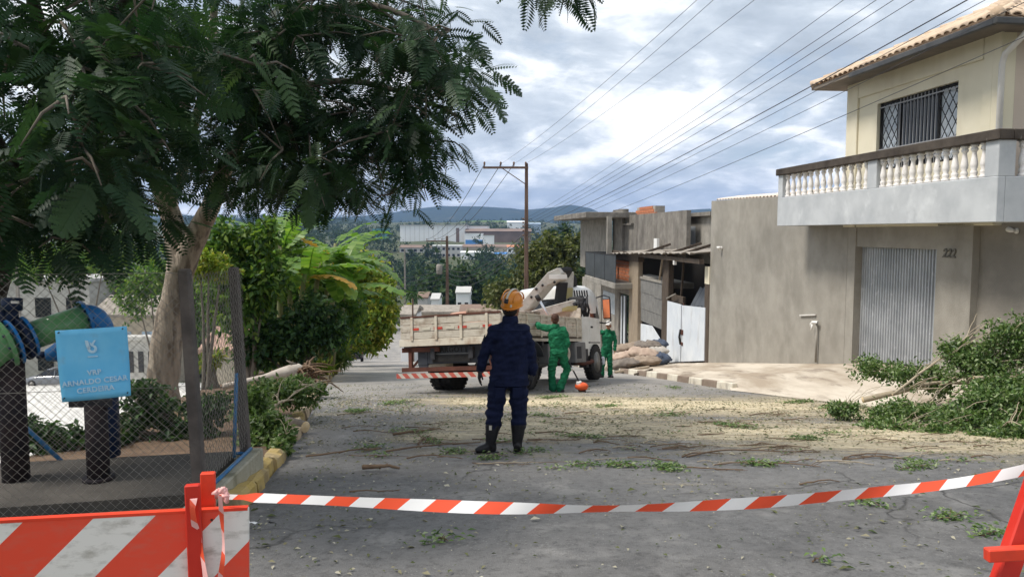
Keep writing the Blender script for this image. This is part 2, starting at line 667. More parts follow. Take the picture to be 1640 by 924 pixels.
M('kerb_worn', (0.46, 0.36, 0.24), (0.52, 0.43, 0.31), scale=3.5, rough=0.95, bump=0.6, bscale=14, c3=(0.22, 0.16, 0.11), s3=2.2, f3=0.8)
M('soil', (0.115, 0.075, 0.05), (0.17, 0.115, 0.075), scale=3, rough=1.0, bump=0.8, bscale=18)
M('soil_grass', (0.065, 0.07, 0.035), (0.055, 0.085, 0.03), scale=0.8, rough=1.0, bump=0.8, bscale=10, c3=(0.17, 0.13, 0.09), s3=0.5, f3=0.7)
M('slab_dark', (0.075, 0.068, 0.06), (0.11, 0.10, 0.088), scale=3, rough=0.95, bump=0.5, bscale=25)
M('lot', (0.55, 0.53, 0.50), (0.64, 0.62, 0.58), scale=0.5, rough=0.95, c3=(0.40, 0.37, 0.34), s3=0.15, f3=0.5)
M('low_wall', (0.35, 0.33, 0.25), (0.44, 0.42, 0.34), scale=4, rough=0.95, bump=0.4, c3=(0.17, 0.16, 0.10), s3=5, f3=0.75, st3=(1, 1, 0.3))

# painted metal / vehicles
M('truck_white', (0.72, 0.72, 0.70), (0.62, 0.61, 0.58), scale=3, rough=0.35, coat=0.3)
M('bed_wood', (0.60, 0.55, 0.47), (0.46, 0.41, 0.335), scale=6, rough=0.85, stretch=(1, 1, 4), bump=0.5, c3=(0.25, 0.185, 0.13), s3=4.5, lo3=0.53, hi3=0.64, f3=0.6)
M('bed_steel', (0.64, 0.59, 0.49), (0.54, 0.48, 0.39), scale=4, rough=0.6, c3=(0.30, 0.18, 0.11), s3=5, f3=0.6)
M('rust_dark', (0.07, 0.028, 0.02), (0.12, 0.045, 0.03), scale=6, rough=0.8)
M('chassis', (0.022, 0.022, 0.026), (0.04, 0.04, 0.045), scale=5, rough=0.75)
M('mudguard', (0.035, 0.04, 0.052), (0.055, 0.06, 0.07), scale=5, rough=0.6)
M('box_grey', (0.13, 0.13, 0.135), (0.18, 0.18, 0.18), scale=4, rough=0.6)
M('tyre', (0.016, 0.016, 0.017), (0.034, 0.032, 0.03), scale=7, rough=0.9)
M('rim', (0.30, 0.29, 0.27), (0.2, 0.19, 0.175), scale=8, rough=0.6)
M('crane_grey', (0.46, 0.445, 0.41), (0.54, 0.52, 0.48), scale=3, rough=0.55, c3=(0.22, 0.195, 0.16), s3=4, f3=0.6)
M('crane_dark', (0.025, 0.025, 0.027), rough=0.6)
M('chrome', (0.66, 0.69, 0.74), rough=0.25, metal=0.6)
M('decal_white', (0.72, 0.72, 0.70), rough=0.5)
M('decal_yellow', (0.42, 0.36, 0.14), (0.36, 0.33, 0.2), scale=30, rough=0.6)
M('reflect_red', (0.50, 0.06, 0.035), (0.42, 0.07, 0.05), scale=9, rough=0.5)
M('reflect_white', (0.55, 0.51, 0.42), rough=0.5)
M('mirror_orange', (0.72, 0.22, 0.09), (0.6, 0.2, 0.1), scale=8, rough=0.3)
M('lens_red', (0.35, 0.02, 0.015), rough=0.2)
M('car_grey', (0.16, 0.175, 0.20), (0.19, 0.205, 0.23), scale=1, rough=0.25, coat=0.8)
M('car_black', (0.012, 0.012, 0.016), rough=0.25, coat=0.8)
M('car_silver', (0.45, 0.46, 0.48), rough=0.3, coat=0.6)
M('barrier_red', (0.80, 0.072, 0.03), (0.70, 0.055, 0.025), scale=5, rough=0.45, c3=(0.5, 0.05, 0.03), s3=7, f3=0.5)
M('barrier_red2', (0.50, 0.022, 0.012), (0.58, 0.035, 0.02), scale=7, rough=0.5, stretch=(1, 1, 0.4))
stripe_mat('barrier_board', (0.82, 0.075, 0.035), (0.80, 0.77, 0.72), 0.345, axis=(0.72, 0, -0.69), phase=0.42, duty=0.52, gf=0.75)
stripe_mat('bumper_board', (0.42, 0.08, 0.055), (0.50, 0.44, 0.38), 0.16, axis=(0.72, 0, 0.69), phase=0.2, duty=0.55, gf=0.6)
M('tape_white', (0.86, 0.85, 0.84), rough=0.35)
M('tape_red', (0.86, 0.105, 0.045), rough=0.35)
M('tape_pink', (0.85, 0.45, 0.42), rough=0.35)

# pipe station
M('pipe_green', (0.11, 0.29, 0.12), (0.15, 0.35, 0.155), scale=5, rough=0.45, coat=0.2)
M('pipe_blue', (0.015, 0.16, 0.46), (0.025, 0.20, 0.52), scale=5, rough=0.45, coat=0.2)
M('pipe_navy', (0.006, 0.016, 0.05), (0.01, 0.025, 0.07), scale=5, rough=0.6)
M('rail_blue', (0.035, 0.16, 0.36), (0.05, 0.20, 0.42), scale=6, rough=0.5, c3=(0.12, 0.11, 0.12), s3=9, f3=0.5)
M('support_dark', (0.014, 0.013, 0.018), (0.03, 0.02, 0.022), scale=5, rough=0.8)
M('wire_galv', (0.26, 0.245, 0.22), (0.34, 0.32, 0.29), scale=12, rough=0.6, metal=0.2)
M('sign_blue', (0.12, 0.50, 0.85), (0.19, 0.59, 0.90), scale=3.2, rough=0.5, c3=(0.20, 0.42, 0.62), s3=9.0, lo3=0.56, hi3=0.72, f3=0.5)
M('sign_edge', (0.25, 0.62, 0.30), rough=0.5)
M('sign_text', (0.55, 0.76, 0.90), (0.38, 0.64, 0.86), scale=40, rough=0.6)

# people
M('navy_cloth', (0.006, 0.0095, 0.030), (0.011, 0.016, 0.047), scale=9, rough=0.85, bump=0.25, bscale=300, spec=0.15)
M('green_cloth', (0.008, 0.105, 0.048), (0.022, 0.175, 0.085), scale=9, rough=0.85, bump=0.2, bscale=200, spec=0.15)
M('boot', (0.008, 0.008, 0.010), (0.014, 0.014, 0.016), scale=9, rough=0.45)
M('glove', (0.012, 0.012, 0.014), (0.05, 0.05, 0.055), scale=30, rough=0.8)
M('skin', (0.28, 0.13, 0.075), (0.34, 0.165, 0.10), scale=20, rough=0.55)
M('hair', (0.045, 0.02, 0.012), (0.075, 0.03, 0.018), scale=40, rough=0.7)
M('hair_dark', (0.012, 0.008, 0.007), rough=0.7)
M('helmet', (0.72, 0.27, 0.025), (0.62, 0.21, 0.02), scale=5, rough=0.32, coat=0.4)
M('helmet_trim', (0.55, 0.52, 0.44), rough=0.5)
M('orange_plastic', (0.72, 0.115, 0.03), (0.62, 0.09, 0.025), scale=15, rough=0.4)
M('white_plastic', (0.75, 0.73, 0.70), rough=0.4)
M('cap_white', (0.72, 0.70, 0.67), rough=0.8)

# wood / plants
M('bark_pale', (0.25, 0.20, 0.155), (0.40, 0.335, 0.27), scale=5, rough=0.95, stretch=(2.5, 2.5, 0.45), bump=1.0, bscale=14, detail=10,
  c3=(0.12, 0.095, 0.075), s3=3.0, lo3=0.50, hi3=0.62, f3=0.8, st3=(3, 3, 0.6))
M('bark_dark', (0.03, 0.025, 0.02), (0.055, 0.045, 0.037), scale=5, rough=0.95, stretch=(2, 2, 0.6), bump=0.6, bscale=15)
M('bark_grey', (0.13, 0.11, 0.09), (0.20, 0.175, 0.145), scale=5, rough=0.95, stretch=(2, 2, 0.7), bump=0.5, bscale=15)
M('log_smooth', (0.40, 0.35, 0.30), (0.50, 0.45, 0.39), scale=2.5, rough=0.85, bump=0.3, c3=(0.25, 0.20, 0.16), s3=3.0, f3=0.6)
M('cut_wood', (0.62, 0.46, 0.26), (0.70, 0.56, 0.36), scale=12, rough=0.9)
M('twig', (0.13, 0.085, 0.055), (0.20, 0.14, 0.095), scale=7, rough=0.9)
M('twig_pale', (0.34, 0.28, 0.20), (0.42, 0.36, 0.27), scale=7, rough=0.9)
M('dry_leaf', (0.24, 0.11, 0.045), (0.34, 0.18, 0.08), scale=7, rough=0.9)
M('banana_stem', (0.16, 0.19, 0.07), (0.23, 0.20, 0.11), scale=4, rough=0.7, stretch=(2, 2, 0.5))
leaf_mat('frond', [(0.012, 0.036, 0.018), (0.022, 0.056, 0.026), (0.036, 0.082, 0.034), (0.075, 0.135, 0.045)], trans=0.30, rough=0.55)
leaf_mat('leaf_mid', [(0.026, 0.072, 0.018), (0.06, 0.135, 0.024), (0.11, 0.20, 0.032), (0.20, 0.27, 0.055)], trans=0.40)
leaf_mat('leaf_dark', [(0.014, 0.042, 0.015), (0.026, 0.068, 0.022), (0.044, 0.10, 0.028), (0.075, 0.14, 0.036)], trans=0.32)
leaf_mat('leaf_cut', [(0.05, 0.095, 0.032), (0.085, 0.155, 0.04), (0.15, 0.235, 0.065), (0.36, 0.42, 0.25)], trans=0.3, rough=0.45)
leaf_mat('leaf_olive', [(0.055, 0.075, 0.022), (0.09, 0.11, 0.032), (0.125, 0.145, 0.042), (0.17, 0.17, 0.07)], trans=0.3)
leaf_mat('leaf_yellow', [(0.10, 0.17, 0.02), (0.17, 0.25, 0.03), (0.26, 0.30, 0.045), (0.34, 0.31, 0.05)], trans=0.4)
leaf_mat('leaf_litter', [(0.06, 0.085, 0.03), (0.10, 0.115, 0.04), (0.22, 0.20, 0.12), (0.50, 0.47, 0.38)], trans=0.1, rough=0.7)
leaf_mat('banana_leaf', [(0.075, 0.165, 0.024), (0.12, 0.235, 0.035), (0.20, 0.31, 0.06)], trans=0.42, rough=0.4, spec=0.5)
leaf_mat('banana_dry', [(0.42, 0.24, 0.05), (0.50, 0.30, 0.07)], trans=0.4, rough=0.6)
leaf_mat('grass_blade', [(0.05, 0.10, 0.02), (0.09, 0.16, 0.03), (0.16, 0.21, 0.06)], trans=0.35)
leaf_mat('far_leaf', [(0.020, 0.045, 0.020), (0.032, 0.062, 0.026), (0.05, 0.082, 0.032), (0.07, 0.10, 0.04)], trans=0.2, rough=0.8, spec=0.1)
# ------------------------------------------------------------------ ground, road, pavements, hills
def axis_pts(spec):
    out = []
    for a, b, st in spec:
        n = max(1, int(round((b - a) / st)))
        out += [a + (b - a) * i / n for i in range(n)]
    out.append(spec[-1][1])
    return out


def build_ground():
    ys = axis_pts([(-60, -10, 10), (-10, 0, 2), (0, 50, 1.0), (50, 130, 3), (130, 340, 10), (340, 900, 25), (900, 2400, 80), (2400, 9000, 600)])
    xs = axis_pts([(-5000, -800, 300), (-800, -200, 50), (-200, -60, 10), (-60, -16, 2.5), (-16, 12, 1.0), (12, 40, 4), (40, 200, 20), (200, 800, 60), (800, 5000, 300)])
    V = []
    for y in ys:
        for x in xs:
            z = terrain(x, y)
            if y > 90 and abs(x) > 60:
                z += 3.0 * fbm(x / 90, y / 90, 3.3) * smooth01((y - 90) / 100)
            if y > 800:
                z += 8 * fbm(x / 400, y / 400, 1.3) * smooth01((y - 800) / 600)
            if kl(y) - 0.3 < x < wx(y) + 3 and y < 300:
                z -= 0.25
            elif y < 0.5 and x < 0:
                z -= 0.1
            V.append((x, y, z - 0.05))
    nx = len(xs)
    Fc = [(j * nx + i, j * nx + i + 1, (j + 1) * nx + i + 1, (j + 1) * nx + i) for j in range(len(ys) - 1) for i in range(nx - 1)]
    me = np_mesh('ground', V, Fc, M('soil_grass', None), smooth=True)
    link('ground', me, kind='structure', label='grassy brown earth of the slope and valley')


def strip(name, ys, fa, fb, za, zb, n, mat, kind='structure', label=None, bow=0.0, parent=None):
    V, Fc = [], []
    for y in ys:
        a, b = fa(y), fb(y)
        for i in range(n + 1):
            t = i / n
            V.append((a + (b - a) * t, y, za(y) * (1 - t) + zb(y) * t + bow * 4 * t * (1 - t)))
    for j in range(len(ys) - 1):
        for i in range(n):
            q = j * (n + 1) + i
            Fc.append((q, q + 1, q + n + 2, q + n + 1))
    return link(name, np_mesh(name, V, Fc, mat, smooth=True), parent, kind=kind, label=label)


def road_material():
    m = bpy.data.materials.new('asphalt')
    m.use_nodes = True
    t = m.node_tree
    L = t.links.new
    b = t.nodes['Principled BSDF']
    geo = N(t, 'ShaderNodeNewGeometry')

    def nz(scale, det, st=(1, 1, 1), rough=0.6, off=(0, 0, 0)):
        mp = N(t, 'ShaderNodeMapping')
        mp.inputs['Scale'].default_value = st
        mp.inputs['Location'].default_value = off
        L(geo.outputs['Position'], mp.inputs[0])
        n = N(t, 'ShaderNodeTexNoise')
        setin(n, Scale=scale, Detail=det, Roughness=rough)
        L(mp.outputs[0], n.inputs['Vector'])
        return n.outputs['Fac']
    big = ramp(t, nz(0.5, 6), [(0.36, 0), (0.64, 1)])
    col = mixc(t, big, (0.10, 0.099, 0.099), (0.155, 0.152, 0.149))
    grain = ramp(t, nz(95, 3, rough=0.7), [(0.30, 0), (0.72, 1)])
    col = mixc(t, math_n(t, 'MULTIPLY', grain, 0.55), col, (0.235, 0.23, 0.224))
    # pale worn, dusty patches with sun dapples painted in, and dark repaired ones
    worn = ramp(t, nz(1.5, 8, off=(4, 2, 0)), [(0.54, 0), (0.66, 1)])
    col = mixc(t, math_n(t, 'MULTIPLY', worn, 0.75), col, (0.31, 0.30, 0.285))
    dark = ramp(t, nz(0.42, 5, off=(11, 6, 0)), [(0.57, 0), (0.60, 1)])
    col = mixc(t, math_n(t, 'MULTIPLY', dark, 0.55), col, (0.082, 0.08, 0.08))
    # coarse mottling and single pale stones
    mot = ramp(t, nz(7, 9, rough=0.75, off=(3, 9, 0)), [(0.36, 0), (0.66, 1)])
    col = mixc(t, math_n(t, 'MULTIPLY', mot, 0.55), col, (0.235, 0.23, 0.225))
    mot2 = ramp(t, nz(13, 8, rough=0.85, off=(13, 4, 0)), [(0.50, 0), (0.66, 1)])
    col = mixc(t, math_n(t, 'MULTIPLY', mot2, 0.8), col, (0.06, 0.058, 0.056))
    st_ = N(t, 'ShaderNodeTexVoronoi', feature='F1'); setin(st_, Scale=34.0)
    L(geo.outputs['Position'], st_.inputs['Vector'])
    spk = math_n(t, 'MULTIPLY', ramp(t, st_.outputs['Distance'], [(0.10, 1), (0.26, 0)]), ramp(t, nz(3.0, 4, off=(6, 6, 0)), [(0.45, 0), (0.6, 1)]))
    col = mixc(t, math_n(t, 'MULTIPLY', spk, 0.45), col, (0.42, 0.41, 0.39))
    # cracks
    mp = N(t, 'ShaderNodeMapping')
    L(geo.outputs['Position'], mp.inputs[0])
    nd = N(t, 'ShaderNodeTexNoise'); setin(nd, Scale=1.6, Detail=5.0)
    L(geo.outputs['Position'], nd.inputs['Vector'])
    mv = N(t, 'ShaderNodeVectorMath', operation='MULTIPLY_ADD')
    L(nd.outputs['Color'], mv.inputs[0]); mv.inputs[1].default_value = (0.9, 0.9, 0.0); L(mp.outputs[0], mv.inputs[2])
    vo = N(t, 'ShaderNodeTexVoronoi', feature='DISTANCE_TO_EDGE')
    setin(vo, Scale=0.42)
    L(mv.outputs[0], vo.inputs['Vector'])
    cr = ramp(t, vo.outputs['Distance'], [(0.0, 1), (0.011, 0)])
    some = ramp(t, nz(0.3, 2, off=(2, 8, 0)), [(0.45, 0), (0.55, 1)])
    crk = math_n(t, 'MULTIPLY', cr, some)
    col = mixc(t, math_n(t, 'MULTIPLY', crk, 0.8), col, (0.05, 0.048, 0.045))
    # paler further down the street: dusty, its sunlight put into the colour
    sep = N(t, 'ShaderNodeSeparateXYZ')
    L(geo.outputs['Position'], sep.inputs[0])
    fd = N(t, 'ShaderNodeMapRange'); setin(fd, From_Min=7.0, From_Max=22.0)
    L(sep.outputs[1], fd.inputs[0])
    dust_sun = math_n(t, 'MULTIPLY', fd.outputs[0], ramp(t, nz(0.8, 7, st=(1, .5, 1), off=(7, 1, 0)), [(0.34, 0.25), (0.62, 1)]))
    col = mixc(t, math_n(t, 'MULTIPLY', dust_sun, 0.7), col, (0.40, 0.37, 0.335))
    L(col, b.inputs['Base Color'])
    rg = math_n(t, 'ADD', math_n(t, 'MULTIPLY', big, 0.2), 0.68)
    L(rg, b.inputs['Roughness'])
    b.inputs['Specular IOR Level'].default_value = 0.35
    bn = N(t, 'ShaderNodeBump'); setin(bn, Strength=0.9, Distance=0.012)
    hgt = math_n(t, 'SUBTRACT', nz(110, 3, rough=0.7), math_n(t, 'MULTIPLY', crk, 1.2))
    L(hgt, bn.inputs['Height'])
    L(bn.outputs[0], b.inputs['Normal'])
    return m


def sawdust_material():
    m = bpy.data.materials.new('sawdust')
    m.use_nodes = True
    t = m.node_tree
    L = t.links.new
    b = t.nodes['Principled BSDF']
    b.inputs['Roughness'].default_value = 1.0
    b.inputs['Specular IOR Level'].default_value = 0.05
    out = t.nodes['Material Output']
    geo = N(t, 'ShaderNodeNewGeometry')
    at = N(t, 'ShaderNodeAttribute', attribute_name='rnd')

    def nz(scale, det, st=(1, 1, 1), off=(0, 0, 0), rough=0.65):
        mp = N(t, 'ShaderNodeMapping')
        mp.inputs['Scale'].default_value = st
        mp.inputs['Location'].default_value = off
        L(geo.outputs['Position'], mp.inputs[0])
        n = N(t, 'ShaderNodeTexNoise')
        setin(n, Scale=scale, Detail=det, Roughness=rough)
        L(mp.outputs[0], n.inputs['Vector'])
        return n.outputs['Fac']
    c = mixc(t, ramp(t, nz(7, 8), [(0.35, 0), (0.65, 1)]), (0.54, 0.455, 0.30), (0.70, 0.61, 0.44))
    c = mixc(t, ramp(t, nz(22, 6), [(0.5, 0), (0.72, .6)]), c, (0.27, 0.225, 0.16))
    L(c, b.inputs['Base Color'])
    n1 = nz(0.8, 10, st=(0.45, 1.7, 1), off=(1, 3, 0), rough=0.74)
    n2 = nz(18, 5, off=(3, 1, 0), rough=0.75)
    den = math_n(t, 'ADD', math_n(t, 'ADD', math_n(t, 'MULTIPLY', n1, 2.1), math_n(t, 'MULTIPLY', n2, 0.5)), at.outputs['Fac'])
    al = ramp(t, math_n(t, 'SUBTRACT', den, 1.06), [(0.0, 0.0), (0.72, 0.96)])
    tr = N(t, 'ShaderNodeBsdfTransparent')
    mx = N(t, 'ShaderNodeMixShader')
    L(al, mx.inputs[0]); L(tr.outputs[0], mx.inputs[1]); L(b.outputs[0], mx.inputs[2])
    L(mx.outputs[0], out.inputs[0])
    bn = N(t, 'ShaderNodeBump'); setin(bn, Strength=0.6, Distance=0.02)
    L(nz(45, 4), bn.inputs['Height']); L(bn.outputs[0], b.inputs['Normal'])
    return m


def build_road():
    ys = axis_pts([(-12, 60, 0.75), (60, 230, 3.0)])
    strip('road', ys, lambda y: kl(y), lambda y: kr(y), gz, gz, 14, road_material(), label='grey worn asphalt street running downhill', bow=0.02)
    # sawdust: a thin drifted sheet lying on the asphalt, thick along the sweep where the tree was cut
    ys = axis_pts([(6.5, 17.5, 0.1)])
    xs = 60
    V, Fc, R = [], [], []
    for y in ys:
        a, b = kl(y) + 0.05, kr(y) - 0.05
        for i in range(xs + 1):
            t = i / xs
            x = a + (b - a) * t
            yc = 13.2 - 0.16 * (x - 2.0) - 0.04 * max(0, x - 2) ** 2
            w = 1.35 + 0.17 * max(0, x)
            d1 = math.exp(-((y - yc) / w) ** 2) * smooth01((x + 3.2) / 3.0) * (1 - 0.35 * smooth01((x - 4) / 3))
            yc2 = 10.2 - 0.16 * x
            d2 = 0.74 * math.exp(-((y - yc2) / 1.9) ** 2) * smooth01((x + 2.6) / 2)
            dn = max(d1, d2) + 0.05 * fbm(x * 1.3, y * 1.3)
            R.append(-0.46 + 0.98 * dn)
            V.append((x, y, gz(y) + 0.02 * 4 * t * (1 - t) + 0.006 + 0.012 * max(0, dn) * max(0, fbm(x * 4, y * 4, 2))))
    for j in range(len(ys) - 1):
        for i in range(xs):
            q = j * (xs + 1) + i
            Fc.append((q, q + 1, q + xs + 2, q + xs + 1))
    link('sawdust', np_mesh('sawdust', V, Fc, sawdust_material(), R, smooth=True), kind='stuff', label='pale yellow sawdust strewn across the asphalt', cat='sawdust')
    # right-hand pavement with the concrete driveway
    ys = axis_pts([(-12, 60, 0.75), (60, 84, 3)])
    strip('sidewalk', ys, lambda y: kr(y) + (0.14 if y > 16.6 else -0.10), lambda y: wx(y) + 0.6, lambda y: gz(y) + (0.125 if y > 16.6 else 0.012),
          lambda y: wz(y), 10, M('sidewalk', None), label='pale concrete pavement and driveway before the garage')
    # verge on the left
    ys = axis_pts([(7.2, 44, 0.6)])
    V, Fc = [], []
    n = 8
    for y in ys:
        for i in range(n + 1):
            t = i / n
            x = kl(y) - 0.14 - t * 2.7
            V.append((x, y, terrain(x, y) + 0.11 + 0.05 * fbm(x * 1.7, y * 1.7) - 0.1 * t))
    for j in range(len(ys) - 1):
        for i in range(n):
            q = j * (n + 1) + i
            Fc.append((q, q + n + 1, q + n + 2, q + 1))
    link('verge', np_mesh('verge', V, Fc, M('soil', None), smooth=True), kind='structure', label='strip of bare reddish earth along the kerb')
    # bright paved lot and street below the fence on the left
    ys = axis_pts([(13, 70, 2)])
    V, Fc = [], []
    n = 10
    for y in ys:
        a, b = -60, kl(y) - 6.9
        for i in range(n + 1):
            x = a + (b - a) * i / n
            V.append((x, y, terrain(x, y) - 0.02))
    for j in range(len(ys) - 1):
        for i in range(n):
            q = j * (n + 1) + i
            Fc.append((q, q + 1, q + n + 2, q + n + 1))
    link('paved_lot', np_mesh('paved_lot', V, Fc, M('lot', None), smooth=True), kind='structure', label='bright concrete lot behind the wire fence')


def build_kerbs():
    # right kerb: painted and plain stones in turn
    k = empty('kerb', (kr(20), 20, gz(20)), kind='structure', label='kerb of pale painted and bare stones before the driveway')
    y, i = 16.7, 0
    while y < 52:
        ln = 0.95 + 0.1 * random.random()
        y2 = y + ln - 0.03
        a = Vector((kr(y), y, gz(y))); b = Vector((kr(y2), y2, gz(y2)))
        d = (b - a).normalized(); r = Vector((d.y, -d.x, 0)).normalized() * 0.15
        up = Vector((0, 0, 0.16 + 0.02 * random.random())); dn = Vector((0, 0, -0.12))
        tilt = Vector((0.02, 0, 0))
        mb = MB()
        mb.hexa([p - k.location for p in (a + dn, a + r + dn, b + r + dn, b + dn, a + up + tilt, a + r + up, b + r + up, b + up + tilt)])
        mb.build('kerb_stone', M('kerb_white' if i % 2 == 0 else 'kerb_plain', None), k, bevel=0.02, seg=2)
        y += ln; i += 1
    # left kerb: rough rounded blocks, yellow paint worn off
    k = empty('kerb', (kl(9), 9, gz(9)), kind='structure', label='rough broken kerb with worn yellow paint')
    y, i = 5.6, 0
    while y < 46:
        ln = (0.62 if y < 14 else 1.0) * (0.8 + 0.5 * random.random())
        y2 = y + ln - 0.03
        if random.random() < 0.12 and y > 8:
            y += ln * 0.8
            continue
        n = 6
        mb = MB()
        j0 = random.uniform(-0.04, 0.04)
        prof = [(-.11, -.15), (-.12, .06), (-.085, .125), (.04, .135), (.075, .10), (.10, -.15)]
        vs, fs = [], []
        m_ = len(prof)
        for q in range(n + 1):
            t = q / n
            yy = y + (y2 - y) * t
            e = 0.86 if q in (0, n) else 1.0
            c = Vector((kl(yy) - 0.09 + j0, yy, gz(yy))) - k.location
            for a_, (u, w) in enumerate(prof):
                f = 0.035 * fbm(yy * 5 + a_ * 2.1, i * 3.7, u * 9)
                vs.append(c + Vector((u * e + f, 0, w * (e if w > 0 else 1) + f * .8)))
        for q in range(n):
            for a_ in range(m_ - 1):
                fs.append((q * m_ + a_, (q + 1) * m_ + a_, (q + 1) * m_ + a_ + 1, q * m_ + a_ + 1))
        fs.append(tuple(reversed(range(m_)))); fs.append(tuple(n * m_ + a_ for a_ in range(m_)))
        mb.add(vs, fs, 0, False)
        mb.build('kerb_stone', M('kerb_yellow' if (y < 8.3 or random.random() < 0.3) else 'kerb_worn', None), k)
        y += ln; i += 1


def ridge(name, pts, y0, depth, base, mat, label, amp=6.0, seed=0.0, n=220):
    """hill: crest line given in photo pixels at distance y0, rounded away on both sides"""
    xs = [p[0] for p in pts]
    V, Fc = [], []
    rows = 12
    for i in range(n + 1):
        px = xs[0] + (xs[-1] - xs[0]) * i / n
        py = interp(px, pts)
        top = P(px, py, y0)
        for j in range(rows + 1):
            s = j / rows * 2 - 0.8          # -0.8 .. 1.2
            f = max(0.0, 1 - abs(s) ** 1.6)
            yy = y0 + s * depth
            z = base + (top.z - base) * f + amp * fbm(top.x / 160 + seed, yy / 160, seed) * (0.35 + 0.65 * f)
            V.append((top.x * (yy / y0), yy, z))
    for i in range(n):
        for j in range(rows):
            q = i * (rows + 1) + j
            Fc.append((q, q + rows + 1, q + rows + 2, q + 1))
    link(name, np_mesh(name, V, Fc, mat, smooth=True), kind='structure', label=label)


def build_hills():
    M('hill_wood', (0.022, 0.036, 0.022), (0.042, 0.058, 0.032), scale=0.02, rough=1.0, spec=0.0, c3=(0.10, 0.10, 0.06), s3=0.006, lo3=0.60, hi3=0.66, f3=0.6, detail=9)
    M('hill_field', (0.10, 0.16, 0.05), (0.14, 0.20, 0.07), scale=0.01, rough=1.0, spec=0.0)
    ridge('hills', [(-900, 300), (-300, 318), (0, 330), (300, 345), (480, 352), (600, 345), (680, 334), (730, 330), (770, 331), (810, 335), (860, 336), (910, 329),
                    (940, 333), (970, 345), (1010, 350), (1060, 343), (1110, 336), (1150, 335), (1200, 340), (1300, 335), (1500, 330), (2000, 320), (2600, 300)],
          4200, 900, 0, M('hill_wood', None), 'long blue wooded hills on the horizon', amp=14, seed=2.0)
    ridge('hills', [(-900, 330), (-200, 345), (100, 352), (300, 352), (450, 348), (560, 352), (640, 361), (700, 362), (760, 358), (840, 357), (900, 362), (1000, 356), (1100, 352), (1300, 350), (1700, 345), (2400, 330)],
          1900, 420, 5, M('hill_wood', None), 'lower dark wooded ridge before the blue hills', amp=9, seed=7.0)
    ridge('field', [(680, 366), (740, 356), (800, 353.5), (850, 356), (900, 366)], 1700, 260, 14, M('hill_field', None), 'light green field on the far slope', amp=2, seed=4.0, n=60)


build_ground()
build_road()
build_kerbs()
build_hills()
# ------------------------------------------------------------------ buildings on the right
FN = math.hypot(0.1025, 1.0)
FD = Vector((-0.1025 / FN, 1 / FN, 0))          # along the street faces, away from the camera
FO = Vector((-FD.y, FD.x, 0))                    # out towards the street
FRZ = math.atan2(FD.y, FD.x)
H0 = Vector((wx(13.0), 13.0, 0.0))


def FP(px, py, yl=0.0, o=H0, d=FD, out=FO):
    """photo pixel -> (s, z) on the vertical plane `yl` metres out from the street face"""
    c = Vector((0, 0, EYE))
    r = P(px, py, 10.0) - c
    p0 = o + out * yl
    t = (p0 - c).dot(out) / r.dot(out)
    q = c + r * t
    return (q - o).dot(d), q.z


def seg_spans(a, b, n):
    return [(a + (b - a) * i / n, a + (b - a) * (i + 1) / n) for i in range(n)]


def facade_poly(mb, pts, y0, y1, mi=0):
    """polygon of (s, z) points extruded between y0 and y1 in the facade frame"""
    mb.prism([(s, y1, z) for s, z in pts], (0, y0 - y1, 0), mi)


def base_z(s):
    return wz(13.0 + s * FD.y)


def tile_mesh(name, mat, w=0.21, l=0.42, r=0.085, h=0.06, n=6):
    mb = MB()
    vs, fs = [], []
    for j, (y, k) in enumerate(((0, 1.0), (l, 0.84))):
        for i in range(n + 1):
            a = PI * i / n
            vs.append((math.cos(a) * r * 1.12 * k, y, math.sin(a) * h * k + (0.0 if j == 0 else 0.02)))
    for i in range(n):
        fs.append((i, i + 1, n + 2 + i, n + 1 + i))
    # thickness at the front lip
    b = len(vs)
    for i in range(n + 1):
        a = PI * i / n
        vs.append((math.cos(a) * r * 0.92, 0.0, math.sin(a) * (h - 0.018) - 0.004))
    for i in range(n):
        fs.append((i + 1, i, b + i, b + i + 1))
    mb.add(vs, fs, 0, True)
    return mb.mesh(name, mat)


